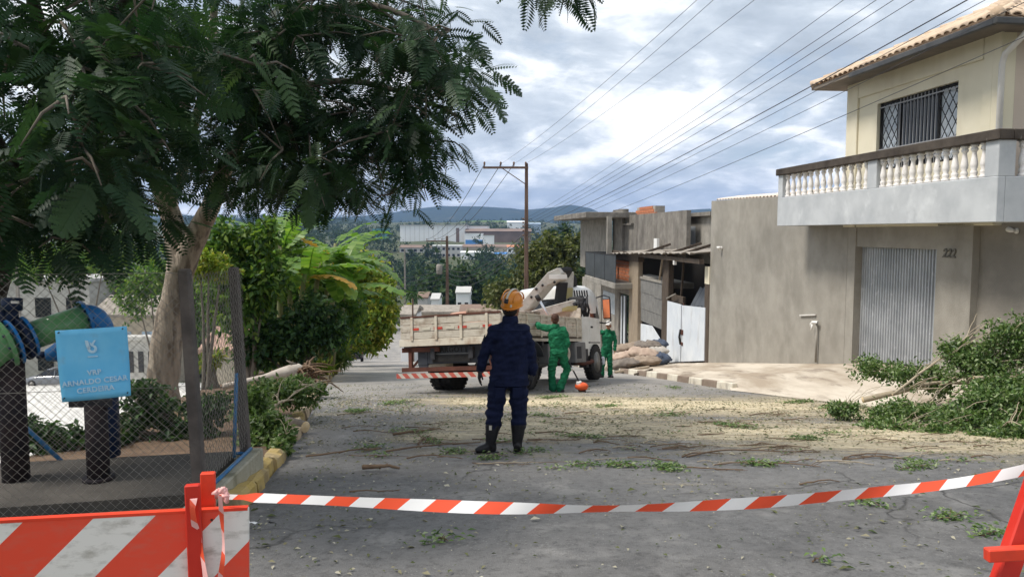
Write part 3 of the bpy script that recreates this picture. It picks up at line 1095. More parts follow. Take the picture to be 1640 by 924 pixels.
def build_house():
    zb = -1.9
    h = empty('house', (H0.x, H0.y, zb), FRZ, label='two-storey cream house with balustrade balcony above a grey garage', cat='house')

    def mk(name, mb, mat, parent=h, **kw):
        mb.v = [(x, y, z - zb) for x, y, z in mb.v]
        return mb.build(name, mat, parent, **kw)
    e = EYE
    # --- ground storey: plaster walls round the gate opening
    g0, g1 = FP(1497, 480)[0], FP(1367, 480)[0]
    gt = e - 0.335
    zt = e + 0.16
    s_end = 4.62
    s_p = 0.5
    def low(s): return base_z(s) - 0.25
    mb = MB()
    facade_poly(mb, [(s_p, low(s_p)), (g0, low(g0)), (g0, zt), (s_p, zt)], -0.30, 0.0)
    mk('wall', mb, M('plaster_grey', None), label='grey plaster pier beside the gate')
    mb = MB()
    facade_poly(mb, [(g1, low(g1)), (s_end, low(s_end)), (s_end, zt), (g1, zt)], -0.30, 0.0)
    mk('wall', mb, M('plaster_grey', None))
    mb = MB()
    facade_poly(mb, [(g0, gt), (g1, gt), (g1, zt), (g0, zt)], -0.30, -0.03)
    mk('lintel', mb, M('plaster_grey', None))
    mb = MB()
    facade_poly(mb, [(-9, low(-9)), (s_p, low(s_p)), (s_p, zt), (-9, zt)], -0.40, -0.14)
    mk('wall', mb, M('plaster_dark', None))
    mb = MB()
    facade_poly(mb, [(-9, zt - 0.2), (s_end, zt - 0.2), (s_end, zt), (-9, zt)], -6.0, -0.42)
    mk('floor_slab', mb, M('conc', None))
    # --- corrugated gate
    mb = MB()
    n = 30
    prof = []
    for i in range(n):
        a, b = g0 + (g1 - g0) * i / n, g0 + (g1 - g0) * (i + 1) / n
        w = b - a
        prof += [(a, -0.215), (a + w * 0.38, -0.215), (a + w * 0.5, -0.17), (a + w * 0.88, -0.17)]
    prof.append((g1, -0.215))
    vs, fs = [], []
    for s, y in prof:
        vs += [(s, y, base_z(s) - 0.03), (s, y, gt + 0.02)]
    for i in range(len(prof) - 1):
        fs.append((2 * i, 2 * i + 2, 2 * i + 3, 2 * i + 1))
    mb.add(vs, fs)
    mb.add([(g0, -0.24, base_z(g0) - .03), (g1, -0.24, base_z(g1) - .03), (g1, -0.24, gt), (g0, -0.24, gt)], [(0, 1, 2, 3)])
    gate = mk('gate', mb, M('galv', None), label='galvanised corrugated metal garage gate')
    # --- upper storey
    u1 = 4.75
    ut = e + 3.47
    ub = e + 0.12
    w0, w1 = FP(1533, 180)[0], FP(1405, 180)[0]
    wt, wb = e + 2.81, e + 1.35
    mb = MB()
    for a, b, z0, z1 in ((0, w0, ub, ut), (w1, u1, ub, ut), (w0, w1, wt, ut), (w0, w1, ub, wb)):
        mb.bx(a, b, -0.25, 0.0, z0, z1)
    mk('upper_wall', mb, M('cream', None))
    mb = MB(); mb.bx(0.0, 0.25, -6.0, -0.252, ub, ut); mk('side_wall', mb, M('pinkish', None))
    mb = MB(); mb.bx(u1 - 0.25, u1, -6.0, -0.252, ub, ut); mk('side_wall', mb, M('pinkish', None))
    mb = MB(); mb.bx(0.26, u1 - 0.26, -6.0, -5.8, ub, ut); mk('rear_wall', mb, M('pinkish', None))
    # raised plaster bands round the window wall
    mb = MB(); mb.bx(-0.03, 0.16, 0.002, 0.05, ub, ut - 0.02); mk('pilaster', mb, M('cream', None), bevel=0.008)
    mb = MB(); mb.bx(0.17, 0.40, 0.002, 0.035, ub, ut - 0.02); mk('pilaster', mb, M('cream', None), bevel=0.008)
    mb = MB(); mb.bx(u1 - 0.42, u1 + 0.02, 0.002, 0.05, ub, ut - 0.02); mk('pilaster', mb, M('cream', None), bevel=0.008)
    mb = MB(); mb.bx(0.41, u1 - 0.43, 0.002, 0.045, ut - 0.42, ut - 0.02); mk('band', mb, M('cream', None), bevel=0.008)
    # --- window
    win = MB()
    for a, b, z0, z1 in ((w0, w0 + .05, wb, wt), (w1 - .05, w1, wb, wt), (w0 + .05, w1 - .05, wt - .05, wt), (w0 + .05, w1 - .05, wb, wb + .05)):
        win.bx(a, b, -0.16, -0.09, z0, z1)
    c0, c1 = w0 + (w1 - w0) * 0.25, w0 + (w1 - w0) * 0.74
    for c in (c0, c1):
        win.bx(c - .025, c + .025, -0.155, -0.095, wb + .05, wt - .05)
    wo = mk('window', win, M('iron_dark', None), label='wide window with iron grille, lattice at both sides')
    zc = []
    for nm, a, b, mt in (('pane', w0 + .052, c0 - .027, 'window_pale'), ('pane', c1 + .027, w1 - .052, 'window_pale')):  # bright reflection on the side panes is put into their pale colour
        mb = MB(); mb.bx(a, b, -0.135, -0.125, wb + .052, wt - .052); mk(nm, mb, M(mt, None), wo)
    mb = MB(); mb.bx(c0 + .027, c1 - .027, -0.14, -0.13, wb + .052, wt - .052); mk('pane', mb, M('window_dark', None), wo, label='dark open middle of the window')
    nb = 11
    for i in range(nb):
        s = c0 + .06 + (c1 - c0 - .12) * i / (nb - 1)
        mb = MB(); mb.bx(s - .008, s + .008, -0.075, -0.059, wb, wt); mk('bar', mb, M('bar_grey', None), wo)
    for z in (wb + .45, wt - .10):
        mb = MB(); mb.bx(w0 + .01, w1 - .01, -0.058, -0.046, z - .012, z + .012); mk('crossbar', mb, M('bar_grey', None), wo)
    for a, b in ((w0 + .03, c0 - .02), (c1 + .02, w1 - .03)):
        mb = MB()
        k = 3
        stp = (b - a) / k
        nz_ = int((wt - wb) / (stp * 1.25))
        for i in range(k):
            for j in range(nz_):
                x0, x1 = a + i * stp, a + (i + 1) * stp
                z0 = wb + (wt - wb) * j / nz_; z1 = wb + (wt - wb) * (j + 1) / nz_
                mb.bar((x0, -0.068, z0), (x1, -0.068, z1), 0.012, 0.012)
                mb.bar((x1, -0.07, z0), (x0, -0.07, z1), 0.012, 0.012)
        for s in (a, b):
            mb.bx(s - .008, s + .008, -0.078, -0.062, wb, wt)
        mk('lattice', mb, M('iron_dark', None), wo)
    # --- balcony
    by = 0.85
    s0, s1 = FP(1597, 300, by)[0], FP(1246, 300, by)[0]
    zb0, zb1, zb2, zb3 = e + 0.16, e + 0.885, e + 1.455, e + 1.62
    mb = MB()
    mb.bx(s0, s1, by - 0.14, by, zb0, zb1)
    mb.bx(s1 - 0.14, s1, 0.0, by - 0.142, zb0, zb1)
    mb.bx(s0, s0 + 0.14, -6.0, by - 0.142, zb0, zb1)
    mb.bx(s0 + .142, s1 - .142, 0.002, by - .144, zb0 + .02, zb0 + .17)
    bal = mk('balcony', mb, M('parapet', None), label='pale blue-grey balcony parapet with white balusters', bevel=0.01)
    for (a, b, y0, y1) in ((s1 - 0.24, s1 - 0.002, by - 0.16, by - 0.004), (2.20, 2.52, by - .15, by - .004), (s0 + .002, s0 + 0.30, by - .3, by - .004)):
        mb = MB(); mb.bx(a, b, y0, y1, zb1, zb2); mk('post', mb, M('parapet', None), bal, bevel=0.008)
    mb = MB()
    mb.bx(s0 - 0.05, s1 + 0.05, by - 0.21, by + 0.05, zb2, zb3)
    mb.bx(s1 - 0.19, s1 + 0.05, 0.0, by - 0.212, zb2, zb3)
    mb.bx(s0 - 0.05, s0 + 0.19, -6.0, by - 0.212, zb2, zb3)
    mk('coping', mb, M('coping', None), bal, bevel=0.012)
    H = zb2 - zb1
    prof = [(.072, 0), (.072, .04), (.045, .055), (.062, .09), (.058, .12), (.04, .15), (.06, .20), (.062, .25), (.047, .34), (.034, .42), (.036, .45), (.056, .47), (.06, .50), (.042, .52), (.068, .535), (.068, H)]
    bme = MB().lathe(prof, 10).mesh('baluster', M('baluster', None))
    def balusters(a, b, y, n, along=True):
        for i in range(n):
            s = a + (b - a) * (i + 0.5) / n
            o = link('baluster', bme, bal)
            o.location = (s, y, zb1 - zb) if along else (y, s, zb1 - zb)
    balusters(2.52, s1 - 0.24, by - 0.085, 13)
    balusters(s0 + 0.30, 2.20, by - 0.085, 13)
    balusters(-3.2, by - 0.34, s0 + 0.07, 14, False)
    # --- roof
    ov = 0.62
    r0, r1, ry0, ry1 = -ov, u1 + ov, ov, -6.6
    ez = ut - 0.04
    hw = (ry0 - ry1) / 2
    pitch = 0.44
    rs0, rs1 = r0 + (r1 - r0) / 2 - 0.05, r0 + (r1 - r0) / 2 + 0.05
    hx = (r1 - r0) / 2
    rz_ = ez + hx * pitch
    ya, yb = ry0 - hx, ry1 + hx
    A, B, C, D = (r0, ry0, ez), (r1, ry0, ez), (r1, ry1, ez), (r0, ry1, ez)
    R1, R2 = ((r0 + r1) / 2, ya, rz_), ((r0 + r1) / 2, yb, rz_)
    mb = MB()
    up = Vector((0, 0, 0.05))
    pts = [Vector(p) + up for p in (A, B, C, D, R1, R2)]
    mb.add(pts, [(0, 4, 1), (1, 4, 5, 2), (2, 5, 3), (3, 5, 4, 0)])
    mb.bx(r0, r1, ry1, ry0, ez - 0.02, ez + 0.048, 1)
    rf = mk('roof', mb, [M('roof_tile', None), M('soffit', None)], label='hipped roof of weathered clay tiles')
    tm = tile_mesh('roof_tile', M('roof_tile', None))
    rowl, colw = 0.36, 0.205
    ang = math.atan(pitch)
    def slope_tiles(base, along, inward, length):
        """hip-clipped triangle of tiles: base corner, unit along the eave, unit inward"""
        nrow = int(length / 2 / rowl)
        for j in range(min(nrow, 6)):
            ins = j * rowl * math.cos(ang)
            nc = int((length - 2 * ins) / colw)
            for i in range(nc):
                u = ins + (length - 2 * ins - nc * colw) / 2 + (i + 0.5) * colw
                p = base + along * u + inward * (ins - 0.04) + Vector((0, 0, ins * pitch + 0.075))
                Y = (inward + Vector((0, 0, pitch))).normalized()
                X = -along if along.cross(inward).z < 0 else along
                Z = X.cross(Y).normalized()
                mt = Matrix((X, Y, Z)).transposed().to_4x4()
                mt.translation = p - Vector((0, 0, zb))
                o = link('roof_tile', tm, rf)
                o.matrix_local = mt @ Matrix.Rotation(random.uniform(-.04, .04), 4, 'Z')
    slope_tiles(Vector(A), Vector((1, 0, 0)), Vector((0, -1, 0)), r1 - r0)
    # near hip slope: only the part by the corner is seen
    ln = 4.0
    for j in range(5):
        ins = j * rowl * math.cos(ang)
        for i in range(int((ln - ins) / colw)):
            u = ins + (i + 0.5) * colw
            p = Vector((r0 + ins - 0.04, ry0 - u, ez + ins * pitch + 0.075 - zb))
            Y = Vector((1, 0, pitch)).normalized(); X = Vector((0, -1, 0)); Z = X.cross(Y)
            if Z.z < 0:
                X = -X; Z = X.cross(Y)
            mt = Matrix((X, Y, Z)).transposed().to_4x4(); mt.translation = p
            o = link('roof_tile', tm, rf); o.matrix_local = mt
    hip = MB()
    for (p, q) in ((A, R1), (B, R1)):
        a, b = Vector(p), Vector(q)
        n = 14
        for i in range(n):
            u, v = a.lerp(b, i / n), a.lerp(b, (i + 1.15) / n)
            hip.tube([u + Vector((0, 0, .10)), v + Vector((0, 0, .085))], [0.11, 0.09], 8)
    mk('hip_cap', hip, M('roof_tile', None), rf, label='rounded hip tiles')
    mb = MB()
    mb.bx(r0 - 0.02, r0 + 4.2, ry0 + 0.005, ry0 + 0.10, ez - 0.09, ez + 0.02)
    mb.bx(r0 - 0.11, r0 - 0.022, ry0 - 5.0, ry0 + 0.10, ez - 0.09, ez + 0.02)
    mk('gutter', mb, M('gutter', None), bevel=0.015)
    mb = MB()
    px0 = [(-0.62 + .02, 0.05, ez - 0.02), (-0.62 + .02, 0.05, ez - 0.14), (-0.45, 0.07, ez - 0.26), (-0.16, 0.08, ez - 0.42), (-0.10, 0.08, ez - 0.58), (-0.10, 0.08, ub + .1)]
    mb.tube(px0, 0.05, 10, ref=(0, 1, 0))
    mk('downpipe', mb, M('pvc', None), label='white plastic rain pipe with an elbow')
    # --- house number
    sa, za = FP(1510, 412)
    me_ = text_mesh('house_number', '222', 0.24, M('text_dark', None), 0.012, 0.25, 'LEFT', offset=0.004)
    o = link('house_number', me_, h, label='dark italic house number 222')
    sc_, _ = FP(1533, 412)
    o.rotation_euler = (PI / 2, 0, PI)
    o.location = (sa, 0.013, za - zb)
    return h


def build_wall_lamp():
    s, z = FP(1630, 370, -0.14)
    p = H0 + FD * s + FO * -0.13 + Vector((0, 0, z))
    o = empty('wall_lamp', p, FRZ, label='small white lamp on the wall below the balcony corner', cat='lamp')
    mb = MB(); mb.lathe([(0.05, 0), (0.05, 0.02), (0.03, 0.03)], 10, R=Matrix.Rotation(-PI / 2, 3, 'X')); mb.build('bracket', M('white_plastic', None), o)
    mb = MB(); mb.lathe([(0.025, 0), (0.03, 0.04), (0.045, 0.12), (0.045, 0.18), (0.02, 0.20)], 10, c=(0, 0.06, 0.0), R=Matrix.Rotation(0.9 * PI / 2, 3, 'Y') @ Matrix.Rotation(0.2, 3, 'X'))
    mb.build('lamp_head', M('white_plastic', None), o)
    mb = MB(); mb.bar((0, 0.02, 0), (0, 0.075, 0), 0.02, 0.02); mb.build('arm', M('white_plastic', None), o)


def build_plaster_building():
    zb = -3.4
    s0 = 4.63
    s1 = FP(1137, 450)[0]
    h = empty('plaster_building', (H0.x + FD.x * s0, H0.y + FD.y * s0, zb), FRZ, label='plain windowless grey plastered building left of the garage', cat='building')
    e = EYE

    def mk(name, mb, mat, parent=h, **kw):
        mb.v = [(x - s0, y, z - zb) for x, y, z in mb.v]
        return mb.build(name, mat, parent, **kw)
    zt0, zt1 = FP(1246, 319)[1], FP(1140, 322)[1]
    def low(s): return base_z(s) - 0.3
    mb = MB()
    n = 8
    for a, b in seg_spans(s0, s1, n):
        ta = zt0 + (zt1 - zt0) * (a - s0) / (s1 - s0) if a > 6 else zt0
        tb = zt0 + (zt1 - zt0) * (b - s0) / (s1 - s0)
        mb.hexa([(a, -0.25, low(a)), (b, -0.25, low(b)), (b, 0.0, low(b)), (a, 0.0, low(a)), (a, -0.25, ta), (b, -0.25, tb), (b, 0, tb), (a, 0, ta)])
    mk('wall', mb, M('plaster_grey', None))
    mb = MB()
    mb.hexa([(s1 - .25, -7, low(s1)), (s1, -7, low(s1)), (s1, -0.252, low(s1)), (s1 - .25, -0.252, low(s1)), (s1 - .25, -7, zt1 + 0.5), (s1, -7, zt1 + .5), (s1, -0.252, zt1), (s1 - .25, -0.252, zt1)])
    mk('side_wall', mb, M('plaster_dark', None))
    # roof behind the parapet: tile ends just show
    mb = MB()
    ra, rb = s0 + 0.2, s1 - 0.3
    mb.add([(ra, -0.12, zt0 - 0.02), (rb, -0.12, zt1 - 0.02), (rb, -4, zt1 + 0.45), (ra, -4, zt0 + 0.45)], [(0, 1, 2, 3)])
    rf = mk('roof', mb, M('roof_pale', None), label='low tiled roof behind the grey wall top')
    tm = tile_mesh('roof_tile', M('roof_pale', None))
    nt_ = int((rb - ra) / 0.24)
    for j in range(2):
        for i in range(nt_):
            s = ra + (rb - ra) * (i + .5) / nt_
            z = zt0 + (zt1 - zt0) * (s - ra) / (rb - ra) + 0.01 + j * 0.045
            o = link('roof_tile', tm, rf)
            Y = Vector((0, -1, 0.12)).normalized(); X = Vector((-1, 0, 0)); Z = X.cross(Y)
            mt = Matrix((X, Y, Z)).transposed().to_4x4(); mt.translation = (s - s0, -0.06 - 0.36 * j, z - zb)
            o.matrix_local = mt
    # further clay-red roof behind, rising to a peak
    mb = MB()
    a, b = FP(1213, 320, -4.5)[0], FP(1262, 320, -4.5)[0]
    zt = FP(1246, 309, -4.5)[1]
    mb.prism([(a, -4.5, zt0 - .2), (b - 1.2, -4.5, zt0 - .2), ((a + b) / 2 - 1.0, -4.5, zt)], (0, -4, 0))
    mk('rear_roof', mb, M('roof_red', None), label='orange-red roof peak beside the balcony')


def build_wall_fittings():
    # standpipe with tap
    s, z = FP(1310, 576)
    p = H0 + FD * s + FO * 0.06 + Vector((0, 0, base_z(s)))
    o = empty('standpipe', p, FRZ, label='thin grey standpipe with white tap against the grey wall', cat='water pipe')
    hgt = FP(1306, 517)[1] - base_z(s)
    MB().tube([(0, 0, -0.05), (0, 0, hgt)], 0.028, 8).build('pipe', M('conc', None), o)
    mb = MB(); mb.tube([(0.02, 0.0, hgt + .02), (-0.10, 0.03, hgt + .05), (0.12, 0.05, hgt + .03), (0.17, 0.06, hgt - 0.02), (0.17, 0.06, hgt - .09)], 0.035, 8); mb.tube([(0.08, 0.08, hgt - .02), (0.08, 0.1, hgt - .17)], 0.025, 8)
    mb.build('tap', M('white_plastic', None), o)
    s1, z1 = FP(1283, 505); s2, z2 = FP(1308, 504)
    mb = MB(); mb.bar((s2 - s, -0.03, z2 - base_z(s)), (s1 - s, -0.03, z1 - base_z(s)), 0.04, 0.035); mb.build('ledge', M('pvc', None), o)
    s, z = FP(1157, 397)
    o = empty('wall_spotlight', H0 + FD * s + FO * 0.01 + Vector((0, 0, z)), FRZ, label='tiny white spotlight high on the grey wall end', cat='lamp')
    mb = MB(); mb.lathe([(.05, 0), (.05, .03)], 8, R=Matrix.Rotation(-PI / 2, 3, 'X')); mb.build('bracket', M('white_plastic', None), o)
    mb = MB(); mb.lathe([(.03, 0), (.05, .05), (.075, .14)], 8, c=(0, .03, .02), R=Matrix.Rotation(-1.9, 3, 'X') @ Matrix.Rotation(.4, 3, 'Y')); mb.build('lamp_head', M('white_plastic', None), o)


build_house()
build_wall_lamp()
build_plaster_building()
build_wall_fittings()
# ------------------------------------------------------------------ unfinished building beyond the grey wall
def build_unfinished():
    s0 = FP(1137, 450)[0] + 0.02
    zb = base_z(s0)
    h = empty('unfinished_building', (H0.x + FD.x * s0, H0.y + FD.y * s0, zb), FRZ,
              label='half-built concrete and brick building with patched front and upper balcony', cat='building')

    def mk(name, mb, mat, parent=h, **kw):
        mb.v = [(x - s0, y, z - zb) for x, y, z in mb.v]
        return mb.build(name, mat, parent, **kw)

    def rect(px0, px1, py0, py1, yl, th, name, mat, parent=h, **kw):
        """plate given by pixel corners (left px, right px, top, bottom at its middle)"""
        sa = FP(px0, py0, yl)[0]; sb = FP(px1, py0, yl)[0]
        pm = (px0 + px1) / 2
        z1 = FP(pm, py0, yl)[1]; z0 = FP(pm, py1, yl)[1]
        mb = MB(); mb.bx(min(sa, sb), max(sa, sb), yl - th, yl, z0, z1)
        return mk(name, mb, mat, parent, **kw)
    S = lambda px, yl=0.0: FP(px, 450, yl)[0]
    Z = lambda px, py, yl=0.0: FP(px, py, yl)[1]
    sE = S(985)                              # end of the patched front
    sF = S(940)
    def low(s): return base_z(s) - 0.4
    # --- ground storey of the far half: wall with openings
    zslab = Z(962, 452)
    wall = M('conc', None)
    mb = MB()
    s_a, s_b, s_c, s_d = S(1008), S(990), S(985), S(963)
    mb.hexa([(s_d, -0.25, low(s_d)), (sF + 1.5, -0.25, low(sF)), (sF + 1.5, 0, low(sF)), (s_d, 0, low(s_d)), (s_d, -.25, zslab), (sF + 1.5, -.25, zslab), (sF + 1.5, 0, zslab), (s_d, 0, zslab)])
    mb.bx(s_c, s_d, -0.22, -0.05, low(s_d), Z(975, 502)); mb.bx(s_c, s_d, -0.22, -0.05, Z(975, 468), zslab)
    mk('wall', mb, wall)
    mb = MB(); mb.bx(s_c - 0.9, s_c, -0.25, 0.0, low(s_c), zslab); mk('pillar', mb, M('conc_old', None))
    rect(964, 985, 468, 500, -0.10, 0.06, 'window', M('window_pale', None), label='pale boarded ground-floor window')
    # blue-grey door
    d = rect(990, 1003, 472, 556, -0.12, 0.06, 'door', M('rail_glass', None), label='narrow blue-grey glazed door')
    rect(993, 996, 474, 556, -0.105, 0.03, 'door_panel', M('white_metal', None), d)
    rect(999, 1001, 474, 556, -0.105, 0.03, 'door_panel', M('white_metal', None), d)
    rect(966, 974, 530, 545, 0.012, 0.01, 'notice', M('white_paint', None))
    # back wall behind everything, the interior's shade put into its near-black colour
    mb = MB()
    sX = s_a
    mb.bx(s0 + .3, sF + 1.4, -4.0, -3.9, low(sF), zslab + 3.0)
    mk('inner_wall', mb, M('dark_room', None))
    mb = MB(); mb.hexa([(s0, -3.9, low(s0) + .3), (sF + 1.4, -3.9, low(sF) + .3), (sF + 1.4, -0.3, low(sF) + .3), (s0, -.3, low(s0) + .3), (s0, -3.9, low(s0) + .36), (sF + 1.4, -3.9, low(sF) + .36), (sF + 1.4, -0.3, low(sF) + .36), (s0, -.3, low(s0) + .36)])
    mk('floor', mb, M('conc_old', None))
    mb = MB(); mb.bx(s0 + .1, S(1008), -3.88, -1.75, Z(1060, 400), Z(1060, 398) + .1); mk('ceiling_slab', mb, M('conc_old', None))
    # --- balcony slab, balustrade, roof slab of the far half
    yl = 1.0
    sb0, sb1 = S(984, yl), S(936, yl)
    zs = Z(960, 447, yl)
    mb = MB(); mb.bx(sb0 - 0.1, sb1, -3.0, yl, zs - 0.28, zs)
    b = mk('balcony', mb, M('conc', None), bevel=0.02, label='concrete balcony slab with dark panel railing')
    zr = Z(960, 406, yl)
    for a, c in seg_spans(sb0, sb1, 3):
        mb = MB(); mb.bx(a + .04, c - .04, yl - 0.09, yl - 0.06, zs + 0.03, zr - 0.04); mk('panel', mb, M('rail_glass', None), b)
        mb = MB(); mb.bx(c - .04, c + .0, yl - 0.10, yl - 0.05, zs, zr); mk('rail_post', mb, M('iron_dark', None), b)
    mb = MB(); mb.bx(sb0, sb1 + .02, yl - 0.11, yl - 0.04, zr - .035, zr + .02); mk('handrail', mb, M('iron_dark', None), b)
    mb = MB(); mb.bx(sb1 - .05, sb1, -1.5, yl - .12, zs + .03, zr); mk('panel', mb, M('rail_glass', None), b)
    # upper far room
    yu = -0.9
    zr2 = Z(958, 347, 1.0)
    mb = MB(); mb.bx(S(970, yu), S(940, yu) + 2.5, yu - .2, yu, zs, zr2 - 0.02); mk('upper_wall', mb, M('conc', None))
    mb = MB(); mb.bx(S(987, yu) - 0.2, S(940, yu) + 3, -4, yl, zr2, zr2 + 0.34)
    mk('roof_slab', mb, M('conc_old', None), bevel=0.03)
    mb = MB(); mb.bx(S(974, .6) - .12, S(974, .6) + .12, .45, .69, zs, zr2); mk('pillar', mb, M('conc', None))
    # upper concrete block above the patched front, set back
    yb = -1.6
    a, c = S(1098, yb), S(985, yb)
    zt = Z(1040, 342, yb); z0 = Z(1040, 402, yb) - 0.4
    mb = MB(); mb.bx(a, c, yb - .2, yb, z0, zt); mk('upper_wall', mb, M('conc_old', None))
    mb = MB(); mb.bx(S(1000, yb), c, yb - .22, yb + .18, z0, Z(995, 335, yb + .15)); mk('upper_pillar', mb, M('conc_old', None), bevel=0.02)
    mb = MB(); mb.bx(S(1007, yb) - 1.0, c + 0.15, yb - .3, yb + .16, Z(1000, 361, yb), Z(1000, 358, yb)); mk('ledge', mb, M('conc_old', None))
    yc = -2.3
    mb = MB(); mb.bx(S(1137, yc) - .5, S(1096, yc), yc - .2, yc, z0, Z(1117, 347, yc)); mk('upper_wall', mb, M('conc', None))
    mb = MB(); mb.bx(S(1137, yc) - .5, S(1096, yc) + .1, yc - .6, yc + .25, Z(1117, 347, yc), Z(1117, 341, yc)); mk('roof_slab', mb, M('conc_old', None))
    rect(1098, 1113, 363, 396, yc + 0.03, 0.03, 'window', M('window_pale', None), label='small pale upper window')
    rect(1047, 1052, 382, 398, yb + 0.35, 0.12, 'vent_pipe', M('white_paint', None), label='short white vent pipe above the tin roof')
    # --- brick stack, each brick its own piece
    ys_ = yb - 0.1
    a, c = S(1047, ys_), S(1018, ys_)
    z0s, z1s = Z(1032, 346, ys_), Z(1032, 331, ys_)
    mb = MB(); mb.bx(a + .02, c - .02, ys_ - .55, ys_ - 0.03, z0s - .2, z1s - .02)
    stack = mk('brick_stack', mb, M('mortar', None), label='small stack of red hollow bricks on the roof')
    nr, nc = 3, 7
    for j in range(nr):
        for i in range(nc):
            if j == nr - 1 and i in (0, 6):
                continue
            o_ = 0.5 * (j % 2) / nc * (c - a)
            x0 = a + (c - a) * i / nc + o_ - 0.08
            mb = MB(); mb.bx(x0 + .012, x0 + (c - a) / nc - .012, ys_ - .12, ys_, z0s + (z1s - z0s) * j / nr + .01, z0s + (z1s - z0s) * (j + 1) / nr - .01)
            mk('brick', mb, M('brick', None), stack)
    # --- patched front: posts
    for (p0, p1, pt, pb, mt, yy) in ((1008, 1022, 408, 556, 'wood_tan', 0.12), (1061, 1071, 402, 585, 'wood_dark', 0.05), (1129, 1136, 430, 583, 'wood_dark', 0.03)):
        rect(p0, p1, pt, pb, yy, 0.25, 'post', M(mt, None), bevel=0.02)
    rect(1129, 1136, 427, 455, 0.035, 0.26, 'post_cap', M('cream', None))
    # brick infill panel above
    yy = 0.05
    a, c = S(1009, yy), S(986, yy)
    z0s, z1s = Z(998, 454, yy), Z(998, 417, yy)
    mb = MB(); mb.bx(a, c, yy - .12, yy - 0.015, z0s, z1s); pn = mk('brick_panel', mb, M('mortar', None), label='square panel of bare red brick')
    nr, nc = 7, 5
    for j in range(nr):
        for i in range(nc):
            w = (c - a) / nc
            x0 = a + i * w + (0.5 * w if j % 2 else 0)
            x1 = min(x0 + w, c)
            if x1 - x0 < .1: continue
            mb = MB(); mb.bx(x0 + .02, x1 - .02, yy - .05, yy + random.uniform(-.006, .006), z0s + (z1s - z0s) * j / nr + .015, z0s + (z1s - z0s) * (j + 1) / nr - .015)
            mk('brick', mb, M('brick', None), pn)
    # beam over the infill
    rect(984, 1022, 408, 417, 0.20, 0.3, 'beam', M('wood_dark', None))
    rect(986, 1009, 455, 470, 0.03, 0.15, 'beam', M('conc_old', None))
    # tin roof strip over the front, a little crooked
    mb = MB()
    sa, sc_ = s0 + .05, S(985)
    n = 46
    vs, fs = [], []
    for i in range(n + 1):
        s = sa + (sc_ - sa) * i / n
        wv = 0.035 * math.sin(i * 2.3)
        zf = Z(1130, 406, 0.5) + (Z(1000, 409, 0.5) - Z(1130, 406, 0.5)) * i / n
        vs += [(s, 0.55 + 0.08 * fbm(i * .7, 1), zf + wv + .05 * fbm(i * .4, 2)), (s, -1.7, zf + 0.16 + wv)]
    for i in range(n):
        fs.append((2 * i, 2 * i + 1, 2 * i + 3, 2 * i + 2))
    mb.add(vs, fs)
    o = mk('canopy_roof', mb, M('fibre_cement', None), label='sagging strip of corrugated sheet roofing')
    so = o.modifiers.new('solid', 'SOLIDIFY'); so.thickness = 0.02
    mb = MB(); mb.bx(sa, sc_, 0.20, 0.38, Z(1060, 413, 0.3) - .06, Z(1060, 409, 0.3)); mk('beam', mb, M('wood_dark', None))
    for p in (1040, 1085, 1110):
        mb = MB(); mb.bar((S(p), 0.5, Z(p, 409, .4)), (S(p) + .1, -1.0, Z(p, 403, .4) + .3), .08, .1); mk('rafter', mb, M('wood_dark', None))
    # mesh screens between the posts
    for k, (pa, pb, y0, y1) in enumerate(((1022, 1062, 450, 472), (1022, 1062, 472.5, 499), (1022, 1062, 499.5, 520))):
        rect(pa, pb, y0, y1, -0.02 - 0.012 * k, 0.01, 'screen', M('mesh_screen', None), label='weathered grey mesh screen')
    rect(1021, 1062, 446, 450, 0.03, 0.06, 'rail', M('conc', None))
    mb = MB()
    facade_poly(mb, [(S(1022), Z(1022, 550)), (S(1022), Z(1022, 518)), (S(1043), Z(1043, 522)), (S(1062), Z(1062, 552))][::-1], -0.08, -0.05)
    mk('sheet', mb, M('white_metal', None), label='tilted pale metal sheet')
    rect(1047, 1060, 455, 478, 0.0, 0.008, 'sheet', M('mesh_screen', None))
    # leaning pole and pipes in the opening
    mb = MB(); mb.bar((S(1060), .1, Z(1060, 448)), (S(1068), .2, Z(1068, 411)), .07, .07); mk('brace', mb, M('wood_tan', None))
    mb = MB(); mb.bar((S(1080), -.3, Z(1080, 478)), (S(1083), -.3, Z(1083, 415)), .07, .07); mk('prop', mb, M('wood_dark', None))
    mb = MB(); mb.tube([(S(1072), .1, Z(1072, 478)), (S(1084), .05, Z(1084, 471))], .035, 6); mk('pipe', mb, M('conc', None))
    rect(1072, 1094, 473, 484, -0.1, 0.1, 'beam', M('wood_dark', None))
    # stored corrugated sheets leaning behind the doors
    for k in range(5):
        p = 1099 + k * 6
        mb = MB(); mb.bar((S(p), -.25, Z(p, 492)), (S(p) - .12, -.6, Z(p, 461)), .30, .05, up=(0, 1, 0)); mk('stored_sheet', mb, M('rail_glass', None))
    # --- white double doors
    for k, (pa, pb) in enumerate(((1071.5, 1094), (1095.2, 1132.5))):
        sa_, sb_ = S(pb), S(pa)
        za, zc_ = (Z(pb, 493) if k else Z(pb, 488)), (Z(pa, 489) if k else Z(pa, 482))
        mb = MB()
        facade_poly(mb, [(sa_, base_z(sa_) + .02), (sb_, base_z(sb_) + .02), (sb_, zc_), (sa_, za)], 0.02, 0.06)
        d = mk('door', mb, M('white_metal', None), label='%s leaf of the white metal double door' % ('left' if k == 0 else 'right'))
        if k == 0:
            rect(1090, 1093.5, 528, 536, 0.085, 0.025, 'latch', M('rust_dark', None), d)
            rect(1090, 1093, 548, 553, 0.085, 0.025, 'latch', M('rust_dark', None), d)
    rect(1094.1, 1095.1, 485, 582, 0.045, 0.02, 'door_gap', M('rust_dark', None))
